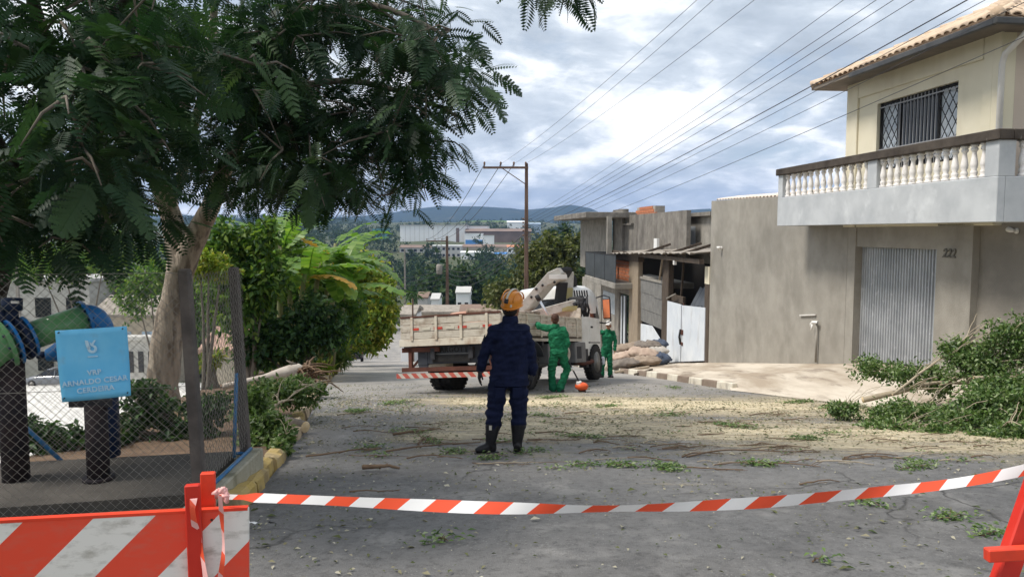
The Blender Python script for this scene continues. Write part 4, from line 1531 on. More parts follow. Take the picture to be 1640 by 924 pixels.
    mb = MB(); mb.tube([(S(1095), .1, Z(1095, 528)), (S(1094), .12, Z(1094, 540)), (S(1095.3), .1, Z(1095, 552))], .04, 6); mk('chain', mb, M('iron_dark', None))
    # hanging lamp / cable box under the canopy
    mb = MB(); mb.bx(S(1094) - .08, S(1094) + .08, .3, .4, Z(1094, 424), Z(1094, 417)); mk('cable_box', mb, M('white_plastic', None))




def sack_mesh(name, l, w, h, seed, mat):
    mb = MB()
    n, m = 20, 18
    vs, fs = [], []
    for i in range(m + 1):
        t = i / m
        x = (t - .5) * l
        e = (1 - abs(2 * t - 1) ** 3.0) ** 0.6 + 0.04
        for k in range(n):
            a = 2 * PI * k / n
            ww = w / 2 * (0.55 + 0.45 * e) * (1 + .28 * fbm(math.cos(a) * 2.6 + seed, t * 6, math.sin(a) * 2.6))
            hh = h / 2 * e * (1 + .65 * fbm(math.cos(a) * 2.6 + seed, t * 6, math.sin(a) * 2.6 + 5))
            vs.append((x, math.cos(a) * ww, math.sin(a) * hh + h / 2))
    for i in range(m):
        for k in range(n):
            k2 = (k + 1) % n
            fs.append((i * n + k, i * n + k2, (i + 1) * n + k2, (i + 1) * n + k))
    fs.append(tuple(reversed(range(n)))); fs.append(tuple(m * n + k for k in range(n)))
    mb.add(vs, fs, 0, True)
    return mb.mesh(name, mat)


def build_sacks():
    M('sack_tan', (0.22, 0.17, 0.13), (0.34, 0.27, 0.21), scale=5, rough=0.95, bump=0.3)
    M('sack_pink', (0.36, 0.265, 0.21), (0.48, 0.375, 0.30), scale=5, rough=0.95, bump=0.3)
    M('sack_white', (0.48, 0.45, 0.41), (0.36, 0.325, 0.29), scale=5, rough=0.9, bump=0.3)
    M('sack_blue', (0.045, 0.06, 0.10), (0.08, 0.10, 0.14), scale=5, rough=0.8, bump=0.3)
    M('sack_grey', (0.14, 0.12, 0.105), (0.24, 0.205, 0.175), scale=5, rough=0.95, bump=0.3)
    # (px, py of the base, distance, length, width, height, colour, turn, lift, label)
    rows = [
        (1000, 583, 27.0, 1.2, .7, .34, 'sack_grey', .2, 0.0, 'dull grey-brown sack lowest at the street side of the heap'),
        (1032, 581, 27.2, 1.3, .75, .36, 'sack_tan', -.3, 0.0, 'tan sack at the bottom middle of the heap'),
        (1056, 577, 28.0, .9, .7, .40, 'sack_blue', .5, 0.0, 'dark blue sack at the right foot of the heap'),
        (1006, 577, 28.4, 1.3, .8, .36, 'sack_pink', .1, .22, 'pinkish sack in the middle layer nearest the worker'),
        (1030, 574, 28.2, 1.2, .8, .38, 'sack_pink', -.2, .28, 'long pinkish sack draped over the middle of the heap'),
        (1050, 570, 28.8, 1.0, .7, .34, 'sack_white', .3, .34, 'whitish sack on the right of the heap before the post'),
        (1008, 570, 29.2, 1.3, .8, .34, 'sack_tan', .1, .52, 'flat tan sack crowning the left of the heap'),
        (1035, 568, 29.2, 1.2, .8, .34, 'sack_grey', -.15, .58, 'grey sack on the very top of the heap'),
        (1054, 566, 29.5, .8, .6, .34, 'sack_blue', .2, .60, 'small dark blue sack on top beside the dark post'),
        (992, 572, 29.5, .8, .6, .30, 'sack_white', .8, .12, 'small whitish sack behind the green worker'),
    ]
    for px, py, Y, l, w, hh, mt, rz, lift, lab in rows:
        p = P(px, py, Y)
        o = link('sack', sack_mesh('sack', l, w, hh, px * .1, M(mt, None)), None, lab, 'sack', 'sacks heaped on the pavement')
        o.location = (p.x, p.y, surf(p.x, p.y) + lift)
        o.rotation_euler = (random.uniform(-.1, .1), random.uniform(-.12, .12), rz)
    # planks lying at the foot
    for k, (x0, y0, x1, y1, Y) in enumerate(((985, 588, 1040, 580, 26.2), (1018, 594, 1043, 596, 24.5))):
        a, b = P(x0, y0, Y), P(x1, y1, Y - .4)
        za = surf(a.x, a.y) + .04; zc = surf(b.x, b.y) + .04
        mb = MB(); mb.bar((0, 0, 0), (b.x - a.x, b.y - a.y, zc - za), .22, .06)
        o = mb.build('plank', M('wood_tan' if k == 0 else 'wood_dark', None), None, ('long weathered plank before the sacks', 'short dark board lying on the pavement by the kerb')[k], 'plank', bevel=.008)
        o.location = (a.x, a.y, za)


build_unfinished()
build_sacks()
# ------------------------------------------------------------------ the crane truck
def wheel_parts(parent, x, y, r=0.48, w=0.26, side=1, name='wheel'):
    """wheel > tyre with tread blocks, rim"""
    Rm = Matrix.Rotation(PI / 2, 3, 'Y')
    o = link(name, None, parent); o.location = (x, y, r)
    mb = MB()
    mb.lathe([(r * .58, -w / 2 + .02), (r * .80, -w / 2), (r * .95, -w / 2 + .015), (r, -w / 2 + .05), (r, w / 2 - .05), (r * .95, w / 2 - .015), (r * .80, w / 2), (r * .58, w / 2 - .02)], 28, R=Rm)
    for k in range(28):
        a = 2 * PI * (k + .5) / 28
        for sx in (-.27, .27):
            R = Matrix.Rotation(a, 3, 'X')
            mb.box(R @ Vector((sx * w, 0, r + .004)), (w * .36, r * .14, .022), R)
    mb.build('tyre', M('tyre', None), o)
    mb = MB()
    mb.lathe([(.03, .02 * side), (r * .2, .05 * side), (r * .2, -.02 * side), (r * .5, -.04 * side), (r * .575, (w / 2 - .01) * side), (r * .6, (w / 2 - .005) * side)], 20, R=Rm)
    mb.build('rim', M('rim', None), o)
    return o


def build_truck():
    hd = math.radians(25)
    fwd = Vector((math.sin(hd), math.cos(hd), 0))
    org = Vector((-0.62, 16.36, 0))
    g = -0.15
    fwd3 = Vector((fwd.x, fwd.y, g * fwd.y)).normalized()
    up = Vector((0, -g, 1)).normalized()
    roll = Matrix.Rotation(-math.radians(2.2), 3, fwd3)
    up = roll @ up
    xr = fwd3.cross(up).normalized()
    up = xr.cross(fwd3)
    mt = Matrix((xr, fwd3, up)).transposed().to_4x4()
    mt.translation = Vector((org.x, org.y, gz(org.y) + 0.03))
    T = empty('truck', mat=mt, label='white flatbed crane truck with wooden bed parked across the street', cat='truck')
    inv = mt.inverted()

    def Q(px, py, Y):
        return inv @ P(px, py, Y)
    # chassis
    for s in (-1, 1):
        mb = MB(); mb.bx(s * .45 - .05, s * .45 + .05, -1.45, 5.6, .72, .95); mb.build('chassis_rail', M('chassis', None), T)
    for y in (-1.2, .6, 2.2, 3.3):
        mb = MB(); mb.bx(-.398, .398, y - .06, y + .06, .74, .92); mb.build('cross_member', M('chassis', None), T)
    mb = MB(); mb.tube([(-1.0, 0, .48), (1.0, 0, .48)], .085, 10, ref=(0, 0, 1)); mb.ell((0, 0, .5), (.2, .22, .2)); mb.build('rear_axle', M('chassis', None), T)
    mb = MB(); mb.tube([(-.9, 4.9, .48), (.9, 4.9, .48)], .07, 10, ref=(0, 0, 1)); mb.build('front_axle', M('chassis', None), T)
    for s in (-1, 1):
        wheel_parts(T, s * .74, 0, side=s); wheel_parts(T, s * 1.03, 0, side=s)
        wheel_parts(T, s * .92, 4.9, side=s)
    # wooden bed
    bx0, bx1, y0, y1, zf, zt = -1.20, 1.20, -1.5, 3.25, 1.10, 1.60
    mb = MB(); mb.bx(bx0, bx1, y0, y1, zf - .06, zf); mb.build('bed_floor', M('bed_wood', None), T)
    for y in (-1.1, -.2, .7, 1.6, 2.5):
        mb = MB(); mb.bx(bx0 + .03, bx1 - .03, y - .05, y + .05, zf - .16, zf - .062); mb.build('bed_bearer', M('chassis', None), T)
    mb = MB(); mb.bx(bx0 - .01, bx1 + .01, y0 - .03, y0 + .05, zf - .10, zf - .002 + .05); mb.build('rear_sill', M('bed_steel', None), T, bevel=.008)
    # tailgate and sides: each board, strap and stake a piece
    def gate(name, axis, pos, a, b, nst, label, out):
        gt = link(name, None, T); gt['label'] = label
        hts = [(zf + .055, zf + .195), (zf + .205, zf + .345), (zf + .355, zt)]
        for k, (z0, z1) in enumerate(hts):
            mb = MB()
            if axis == 'x':
                mb.bx(a, b, pos - .018, pos + .018, z0, z1)
            else:
                mb.bx(pos - .018, pos + .018, a, b, z0, z1)
            mb.build('board', M('bed_wood', None), gt, bevel=.005)
        for i in range(nst):
            t = (i + .5) / nst
            c = a + (b - a) * t
            mb = MB()
            if axis == 'x':
                mb.bx(c - .03, c + .03, pos + out * .02, pos + out * .045, zf + .02, zt + .01)
            else:
                mb.bx(pos + out * .02, pos + out * .045, c - .03, c + .03, zf + .02, zt + .01)
            mb.build('stake', M('bed_steel', None), gt, bevel=.004)
        mb = MB()
        if axis == 'x':
            mb.bx(a, b, pos - .03, pos + .03, zt + .002, zt + .035)
        else:
            mb.bx(pos - .03, pos + .03, a, b, zt + .002, zt + .035)
        mb.build('top_rail', M('rust_dark' if axis == 'x' else 'bed_steel', None), gt)
        if axis == 'y' and out > 0:     # horizontal slats show on the side
            for z in (zf + .12, zf + .27, zf + .42):
                mb = MB(); mb.bx(pos + .018, pos + .03, a, b, z - .012, z + .012); mb.build('slat', M('bed_steel', None), gt)
        return gt
    tg = gate('tailgate', 'x', y0 - .005, bx0 + .02, bx1 - .02, 4, 'pale wooden tailgate with red and white reflectors', -1)
    gate('side_gate', 'y', bx1 - .005, y0 + .03, y1, 6, 'pale boarded side of the bed', 1)
    gate('side_gate', 'y', bx0 + .005, y0 + .03, y1, 6, 'pale boarded side of the bed', -1)
    for i in range(8):
        x = bx0 + .28 + i * .285
        mb = MB(); mb.bx(x, x + .20, y0 - .033, y0 - .0245, zf + .235, zf + .285)
        mb.build('reflector', M('reflect_red' if i % 2 == 0 else 'reflect_white', None), tg)
    mb = MB(); mb.bx(bx0, bx1, y1 + .002, y1 + .05, zf, zt + .3); mb.build('headboard', M('bed_wood', None), T)
    # rear underrun frame, bumper board, mudguards with flap, spare things
    for x in (-1.0, .95):
        mb = MB(); mb.bar((x, -1.42, .98), (x, -1.42, .50), .08, .06, up=(0, 1, 0)); mb.build('bumper_bracket', M('rust_dark', None), T)
        mb = MB(); mb.bar((x, -1.42, .52), (x + .34 * (1 if x < 0 else -1), -1.2, .98), .05, .05); mb.build('bumper_brace', M('rust_dark', None), T)
    mb = MB(); mb.bx(-1.20, -.30, -1.45, -1.38, .88, .98); mb.build('cross_beam', M('rust_dark', None), T)
    mb = MB(); mb.bx(-1.20, 1.15, -1.47, -1.40, .47, .56); mb.build('underrun_beam', M('rust_dark', None), T)
    mb = MB(); mb.bx(-1.27, 1.22, -1.57, -1.53, .34, .44); mb.build('bumper_board', M('bumper_board', None), T, label='striped red and cream board along the rear bumper')
    for s in (-1, 1):
        mb = MB()
        pts = []
        for k in range(9):
            a = math.radians(20 + 140 * k / 8)
            pts.append((math.cos(a) * .58, .52 + math.sin(a) * .5))
        vs, fs = [], []
        for yy, zz in pts:
            vs += [(s * .60, yy, zz), (s * 1.24, yy, zz)]
        for k in range(8):
            fs.append((2 * k, 2 * k + 1, 2 * k + 3, 2 * k + 2))
        mb.add(vs, fs, 0, True)
        o = mb.build('mudguard', M('mudguard', None), T)
        so = o.modifiers.new('solid', 'SOLIDIFY'); so.thickness = .02
        mb = MB(); mb.bx(s * .60, s * 1.24, -.72, -.70, .50, .98); fl = mb.build('mud_flap', M('mudguard', None), T)
    # centre panel with lettering between the flaps
    mb = MB(); mb.bx(-.72, .62, -1.36, -1.30, .62, 1.0); pn = mb.build('rear_panel', M('mudguard', None), T, bevel=.012, label='dark rear panel with faint raised lettering')
    mb = MB(); mb.bx(-.50, .40, -1.385, -1.362, .66, .80); mb.build('plate_recess', M('tyre', None), pn)
    mb = MB(); mb.bx(-.50, .40, -1.38, -1.362, .815, .835); mb.build('trim', M('box_grey', None), pn)
    me = text_mesh('lettering', 'MARGOTT', .155, M('tyre', None), .006, space=1.1, offset=.004)
    o = link('lettering', me, pn); o.rotation_euler = (PI / 2, 0, 0); o.location = (-.05, -1.363, .86)
    for s in (-1, 1):
        mb = MB(); mb.bx(s * .62, s * .86, -1.37, -1.28, .60, 1.02); mb.build('tail_lamp_box', M('mudguard', None), T, bevel=.01)
    # white tank with rusty valve behind the bumper on the near corner
    mb = MB(); mb.bx(-.86, -.42, -.95, -.62, .52, .70); mb.build('tool_box', M('bed_steel', None), T, bevel=.02)
    mb = MB(); mb.lathe([(.14, 0), (.13, .1), (.10, .26), (.12, .30)], 10, c=(-.64, -.8, .70)); mb.build('valve_body', M('rust_dark', None), T)
    mb = MB(); mb.bx(-.9, -.4, -.55, -.50, .93, 1.03); mb.build('number_plate', M('white_paint', None), T)
    # side equipment along the right
    mb = MB(); mb.bx(.62, 1.16, 1.05, 1.55, .52, .98); mb.build('side_box', M('box_grey', None), T, bevel=.02)
    mb = MB(); mb.bx(.66, 1.20, 2.75, 3.55, .50, 1.02); mb.build('tool_locker', M('box_grey', None), T, bevel=.02)
    mb = MB(); mb.bx(.70, 1.205, 2.85, 3.2, .60, .92); mb.build('locker_door', M('chassis', None), T, bevel=.01)
    mb = MB()
    for k in range(5):
        y = 2.28 + .02 * k
        mb.tube([(1.10 + .02 * math.cos(a * 3), y + .17 * math.cos(a), .74 + .24 * math.sin(a)) for a in [2 * PI * i / 18 for i in range(19)]], .028, 6, caps=False)
    mb.build('hose_coil', M('bed_steel', None), T)
    mb = MB(); mb.tube([(.3, 1.6, .62), (.3, 2.7, .62)], .22, 14, ref=(0, 0, 1)); mb.build('fuel_tank', M('box_grey', None), T)
    mb = MB(); mb.bx(.80, 1.0, 4.1, 4.3, .35, .85); mb.build('step', M('chassis', None), T)
    mb = MB(); mb.tube([(.9, 3.5, .5), (1.0, 3.9, .45), (1.15, 4.2, .5), (.95, 4.6, .55)], .05, 8); mb.build('exhaust', M('rust_dark', None), T)
    # load in the bed: pale debris, reddish heap and a branch
    V, Fc = [], []
    n, m = 24, 16
    for i in range(n + 1):
        for j in range(m + 1):
            x = bx0 + .06 + (bx1 - bx0 - .12) * i / n; y = y0 + .06 + (y1 - y0 - .12) * j / m
            e = math.exp(-((x + .15) / .55) ** 2 - ((y + .6) / .9) ** 2)
            V.append((x, y, zf + .26 + .36 * e + .07 * fbm(x * 5, y * 5)))
    for i in range(n):
        for j in range(m):
            q = i * (m + 1) + j
            Fc.append((q, q + m + 1, q + m + 2, q + 1))
    M('rubble', (0.42, 0.20, 0.14), (0.52, 0.33, 0.25), scale=5, rough=1.0, bump=1.0, bscale=25)
    link('load', np_mesh('load', V, Fc, M('rubble', None), smooth=False), T, label='reddish rubble heaped in the bed')
    mb = MB(); mb.tube([(.1, -.9, 1.72), (.5, -.5, 1.70), (.95, -.1, 1.66), (1.15, .6, 1.68)], [.06, .055, .045, .035], 8); mb.build('load_branch', M('bark_pale', None), T)
    # --- cab
    cw = .98
    sec = [(3.80, .90, .78, 2.40), (3.84, .95, .74, 2.50), (4.2, cw, .66, 2.60), (4.7, cw, .66, 2.62), (5.2, cw, .62, 2.56), (5.55, .96, .55, 2.36), (5.70, .91, .50, 1.70), (5.74, .85, .48, 1.30), (5.73, .78, .48, .6)]
    mb = MB()
    vs, fs = [], []
    for y, w, a, b in sec:
        r = .14
        ring = [(-w, a), (-w, a + .3 * (b - a)), (-w, a + .56 * (b - a)), (-w * .96, b - r), (-w * .86, b - .03), (-w * .5, b), (0, b + .01), (w * .5, b), (w * .86, b - .03), (w * .96, b - r), (w, a + .56 * (b - a)), (w, a + .3 * (b - a)), (w, a), (0, a)]
        vs += [(x, y, z) for x, z in ring]
    k = 14
    for i in range(len(sec) - 1):
        for j in range(k):
            j2 = (j + 1) % k
            fs.append((i * k + j, (i + 1) * k + j, (i + 1) * k + j2, i * k + j2))
    fs.append(tuple(range(k))); fs.append(tuple(reversed([(len(sec) - 1) * k + j for j in range(k)])))
    mb.add(vs, fs, 0, True)
    cab = mb.build('cab', M('truck_white', None), T, label='white truck cab with rear window')
    md = cab.modifiers.new('es', 'EDGE_SPLIT'); md.split_angle = math.radians(50)
    mb = MB(); mb.bx(-.74, .74, 3.786, 3.812, 1.62, 2.18); mb.build('rear_window', M('window_dark', None), cab, bevel=.01)
    for a, b in ((-.95, .95),):
        mb = MB()
        for (x0, x1, z0, z1) in ((-.78, .78, 2.182, 2.22), (-.78, .78, 1.58, 1.618)):
            mb.bx(x0, x1, 3.784, 3.80, z0, z1)
        mb.build('window_seal', M('chassis', None), cab)
    # side windows and doors (right side shows)
    for s in (-1, 1):
        xo = s * (cw - .005)
        mb = MB(); mb.hexa([(xo - .01 * s, 4.65, 1.72), (xo + .012 * s, 4.65, 1.72), (xo + .012 * s, 5.46, 1.70), (xo - .01 * s, 5.46, 1.70),
                            (xo - .08 * s, 4.65, 2.34), (xo - .045 * s, 4.65, 2.34), (xo - .05 * s, 5.28, 2.30), (xo - .09 * s, 5.28, 2.30)])
        mb.build('side_window', M('window_dark', None), cab)
        mb = MB(); mb.bx(min(xo, xo + .012 * s), max(xo, xo + .012 * s), 4.56, 5.46, .82, 1.66); d = mb.build('door', M('truck_white', None), cab, bevel=.01)
        mb = MB(); mb.bx(min(xo + .013 * s, xo + .03 * s), max(xo + .013 * s, xo + .03 * s), 4.64, 4.80, 1.42, 1.47); mb.build('handle', M('chassis', None), d)
        # mirror on a hooped arm
        mb = MB(); mb.tube([(s * .94, 5.4, 2.30), (s * 1.14, 5.48, 2.36), (s * 1.30, 5.50, 2.30), (s * 1.31, 5.50, 1.62), (s * 1.14, 5.48, 1.56), (s * .94, 5.45, 1.60)], .02, 8); arm = mb.build('mirror_arm', M('chassis', None), cab)
        mb = MB(); mb.bx(s * 1.10, s * 1.33, 5.44, 5.52, 1.68, 2.26); mb.build('mirror', M('chassis', None), cab, bevel=.025)
        mb = MB(); mb.bx(s * 1.12, s * 1.31, 5.433, 5.438, 1.71, 2.23); mb.build('mirror_glass', M('mirror_orange', None), cab)
    mb = MB(); mb.bx(-.85, .85, 5.70, 5.725, 1.55, 2.25); mb.build('windscreen', M('window_dark', None), cab)
    mb = MB(); mb.bx(-.98, .98, 5.70, 5.84, .38, .62); mb.build('front_bumper', M('white_metal', None), T, bevel=.03)
    for s in (-1, 1):
        mb = MB(); mb.bx(s * .80, s * 1.0, 4.4, 5.45, .98, 1.06)
        mb.build('wheel_arch', M('chassis', None), T, bevel=.05)
    # --- knuckle-boom crane behind the cab
    cr = link('crane', None, T); cr['label'] = 'grey folded knuckle-boom crane'
    D = 19.4
    mb = MB(); mb.bx(-.9, .95, 3.36, 3.66, .96, 1.22); mb.build('crane_base', M('crane_dark', None), cr, bevel=.02)
    def beam(pp, Y, th, name, mat, dy=0.0, **kw):
        """flat-sided box section: outline in photo pixels at distance Y, thickness th along the sight line"""
        a = [Q(x, y, Y) for x, y in pp]
        off = inv.to_3x3() @ Vector((0.25, th, -.02 * th))
        mb = MB(); mb.prism(a, off)
        return mb.build(name, M(mat, None), cr, bevel=(.015 if th > .1 else .002), **kw)
    beam([(818, 503), (828, 506), (845, 494), (860, 476), (875, 458), (886, 452), (896, 449), (899, 437), (893, 429), (877, 436)], D, .30, 'outer_boom', 'crane_grey', label='outer boom arm with white plate')
    beam([(893, 437), (906, 436), (904, 490), (891, 492)], D + .35, .26, 'inner_boom', 'crane_grey')
    beam([(907, 440), (911, 448), (910, 482), (904, 486), (905, 445)], D + .5, .22, 'boom_cylinder', 'crane_dark')
    beam([(890, 456), (896, 452), (892, 488), (886, 488)], D + .2, .12, 'boom_cylinder', 'crane_dark')
    beam([(832, 503), (917, 480), (921, 486), (912, 496), (880, 505), (834, 513)], D - .25, .26, 'main_boom', 'crane_grey', label='low boom arm lying across the bed')
    beam([(878, 435), (895, 429), (901, 428), (904, 434), (897, 446), (892, 446)], D + .1, .20, 'knuckle', 'crane_dark')
    beam([(879, 440), (893, 440), (893, 447), (879, 447)], D - .06, .05, 'plate', 'decal_white')
    beam([(898, 461), (903, 461), (902, 478), (897, 478)], D + .30, .04, 'warning_label', 'decal_yellow')
    beam([(900, 494), (910, 490), (909, 496), (900, 499)], D - .30, .04, 'warning_label', 'decal_yellow')
    for (x, y) in ((869, 457), (859, 463), (888, 452), (851, 476)):
        p = Q(x, y, D - .04); mb = MB(); mb.tube([p, p + inv.to_3x3() @ Vector((0, .4, 0))], .035, 8); mb.build('pin', M('crane_dark', None), cr)
    # lifting cylinder rod
    mb = MB(); mb.tube([Q(863, 479, D - .5), Q(884, 517, D - .5)], .032, 10); mb.build('cylinder_rod', M('chrome', None), cr)
    mb = MB(); mb.tube([Q(859, 473, D - .5), Q(864, 481, D - .5)], .06, 10); mb.build('cylinder_eye', M('crane_dark', None), cr)
    # valve block and a tangle of hydraulic hoses
    mb = MB()
    pv = Q(930, 488, D - .1)
    mb.box(pv, (.26, .26, .34)); mb.box(pv + Vector((-.12, 0, .16)), (.34, .2, .1)); mb.build('valve_block', M('crane_dark', None), cr, bevel=.02)
    rr = random.Random(5)
    for k in range(11):
        x0, x1 = 918 + k * 2.2, 921 + k * 2.0 + rr.uniform(-3, 3)
        mb = MB(); mb.tube([Q(x0, 476 + rr.uniform(-2, 3), D - .05), Q(x0 + rr.uniform(-2, 4), 486, D - .25), Q(x1, 496, D - .22), Q(x1 + rr.uniform(-3, 3), 506, D)], .03, 6)
        mb.build('hose', M('crane_dark', None), cr)
    for k in range(6):
        p = Q(921 + k * 4, 475, D - .05); mb = MB(); mb.bar(p, p + Vector((0, -.05, .16)), .03, .03); mb.build('lever', M('crane_dark', None), cr)
    return T


build_truck()


# ------------------------------------------------------------------ parked cars
def build_car(name, loc, rz, body_mat, label, L=4.1, W=1.68, slope=0.0):
    c = empty(name, loc, rz, label=label, cat='car')
    if slope:
        c.rotation_euler = (slope, 0, rz)
    # along +y nose; ring sections
    prof_low = [(-L / 2, .38, .78), (-L / 2 + .12, .26, .90), (-L * .3, .22, .95), (0, .20, .93), (L * .22, .21, .90), (L * .38, .24, .80), (L / 2 - .1, .28, .68), (L / 2, .36, .58)]
    mb = MB(); vs, fs = [], []
    for y, a, b in prof_low:
        w = W / 2 * (1 - .12 * (abs(y) / (L / 2)) ** 4)
        vs += [(-w * .94, y, a), (-w, y, a + .25 * (b - a)), (-w, y, a + .7 * (b - a)), (-w * .9, y, b), (w * .9, y, b), (w, y, a + .7 * (b - a)), (w, y, a + .25 * (b - a)), (w * .94, y, a)]
    for i in range(len(prof_low) - 1):
        for j in range(8):
            j2 = (j + 1) % 8
            fs.append((i * 8 + j, (i + 1) * 8 + j, (i + 1) * 8 + j2, i * 8 + j2))
    fs.append(tuple(range(8))); fs.append(tuple(reversed([(len(prof_low) - 1) * 8 + j for j in range(8)])))
    mb.add(vs, fs, 0, True)
    mb.build('body', M(body_mat, None), c)
    mb = MB(); vs, fs = [], []
    cab = [(-L * .44, .90, .80, .93), (-L * .33, .90, .74, 1.38), (-L * .12, .92, .72, 1.46), (L * .06, .92, .70, 1.42), (L * .24, .90, .78, .92)]
    for y, a, w, b in cab:
        vs += [(-w, y, a), (-w * .82, y, b), (w * .82, y, b), (w, y, a)]
    for i in range(len(cab) - 1):
        for j in range(3):
            fs.append((i * 4 + j, (i + 1) * 4 + j, (i + 1) * 4 + j + 1, i * 4 + j + 1))
    mb.add(vs, fs)
    mb.build('glasshouse', M('window_dark', None), c)
    mb = MB(); mb.hexa([(-.60, -L * .33, 1.37), (.60, -L * .33, 1.37), (.57, L * .06, 1.41), (-.57, L * .06, 1.41), (-.58, -L * .31, 1.41), (.58, -L * .31, 1.41), (.55, L * .04, 1.46), (-.55, L * .04, 1.46)])
    mb.build('roof', M(body_mat, None), c, bevel=.03, seg=2)
    for sx in (-1, 1):
        for y in (-L * .31, L * .31):
            wheel_parts(c, sx * (W / 2 - .09), y, r=.30, w=.2, side=sx)
        mb = MB(); mb.bx(sx * .52, sx * .76, -L / 2 - .005, -L / 2 + .1, .68, .86); mb.build('tail_lamp', M('lens_red', None), c)
        mb = MB(); mb.bx(sx * .48, sx * .74, L / 2 - .14, L / 2 - .02, .52, .64); mb.build('headlight', M('white_plastic', None), c)
        mb = MB(); mb.bar((sx * .70, -L * .12, .93), (sx * .60, -L * .12, 1.42), .07, .05); mb.build('pillar', M(body_mat, None), c)
    return c


pc = P(85, 612, 62)
build_car('car', (pc.x, 62, terrain(pc.x, 62)), math.radians(95), 'car_grey', 'dark grey hatchback parked below the pipes behind the sign', slope=0)
yc = 66.0
xc = P(566, 570, yc).x
build_car('car', (xc, yc, gz(yc)), math.radians(13), 'car_black', 'small black car parked down the street beside the trees', slope=-.17)
build_car('car', (P(672, 560, 75).x, 75, gz(75)), math.radians(14), 'car_silver', 'pale car far down the street seen under the truck bed', slope=-.17)
# ------------------------------------------------------------------ people
def remeshed(mb, name, mat, voxel=0.016, smooth=4, wrinkle=0.0, wscale=9.0, wst=(1, 1, 1), seed=0.0):
    o = bpy.data.objects.new('tmp', mb.mesh('tmp', mat))
    sc = bpy.data.scenes.new('tmp')               # bare scene: quick to evaluate
    sc.collection.objects.link(o)
    r = o.modifiers.new('r', 'REMESH'); r.mode = 'VOXEL'; r.voxel_size = voxel
    s = o.modifiers.new('s', 'SMOOTH'); s.factor = 0.5; s.iterations = smooth
    with bpy.context.temp_override(scene=sc, view_layer=sc.view_layers[0]):
        dg = bpy.context.evaluated_depsgraph_get()
    me = bpy.data.meshes.new_from_object(o.evaluated_get(dg))
    me.name = name
    me.materials.clear()
    for mt in (mat if isinstance(mat, (list, tuple)) else [mat]):
        me.materials.append(mt)
    bpy.data.objects.remove(o); bpy.data.scenes.remove(sc)
    if wrinkle:
        n_ = len(me.vertices)
        co = np.empty(n_ * 3, np.float32); me.vertices.foreach_get('co', co)
        no = np.empty(n_ * 3, np.float32); me.vertices.foreach_get('normal', no)
        co = co.reshape(-1, 3); no = no.reshape(-1, 3)
        am = np.empty(n_)
        for i, c in enumerate(co.tolist()):
            k = noise.fractal(Vector((c[0] * wscale * wst[0] + seed, c[1] * wscale * wst[1], c[2] * wscale * wst[2])), 1.0, 2.0, 3)
            k2 = 1 - abs(noise.noise(Vector((c[0] * wscale * .7 + seed, c[1] * wscale * .7 + 3, c[2] * wscale * 1.1 - c[0] * 4))))
            am[i] = wrinkle * (k * .6 + (k2 - .7) * 1.2)
        co = co + no * am[:, None]
        me.vertices.foreach_set('co', co.astype(np.float32).ravel())
    me.polygons.foreach_set('use_smooth', [True] * len(me.polygons))
    me.update()
    return me


def lim(mb, pts, rad, n=12, ref=(1, 0, 0)):
    """limb with rounded ends"""
    mb.tube(pts, rad, n, ref=ref)
    for p, r in ((pts[0], rad[0]), (pts[-1], rad[-1])):
        rr = r if isinstance(r, (tuple, list)) else (r, r)
        mb.ell(p, (rr[0], rr[1], min(rr)), 10, 6)


def hand(mb, wrist, d, palm_n, s=1.0, curl=0.5, thumb_side=1):
    """palm, four fingers of unequal length, thumb from the palm's side"""
    w = Vector(wrist); d = Vector(d).normalized(); nn = Vector(palm_n); nn = (nn - d * nn.dot(d)).normalized(); sd = d.cross(nn).normalized()
    palm = w + d * .05 * s
    mb.tube([w - d * .02 * s, w + d * .02 * s, w + d * .09 * s], [(.030 * s, .022 * s), (.042 * s, .018 * s), (.042 * s, .015 * s)], 10, ref=sd)
    for k, ln in enumerate((.068, .078, .072, .056)):
        b = w + d * .088 * s + sd * (.031 - .0205 * k) * s * thumb_side
        d1 = (d + nn * curl * .6).normalized(); d2 = (d + nn * curl * 1.7).normalized()
        m1 = b + d1 * ln * .5 * s; t = m1 + d2 * ln * .5 * s
        mb.tube([b - d * .015 * s, b, m1, t], [.0095 * s, .0095 * s, .009 * s, .007 * s], 8)
    b = w + d * .03 * s + sd * .036 * s * thumb_side
    m1 = b + (d * .7 + sd * .7 * thumb_side + nn * .3).normalized() * .036 * s
    t = m1 + (d + nn * .5 + sd * .1 * thumb_side).normalized() * .032 * s
    mb.tube([b - sd * .012 * thumb_side * s, b, m1, t], [.012 * s, .012 * s, .011 * s, .008 * s], 8)


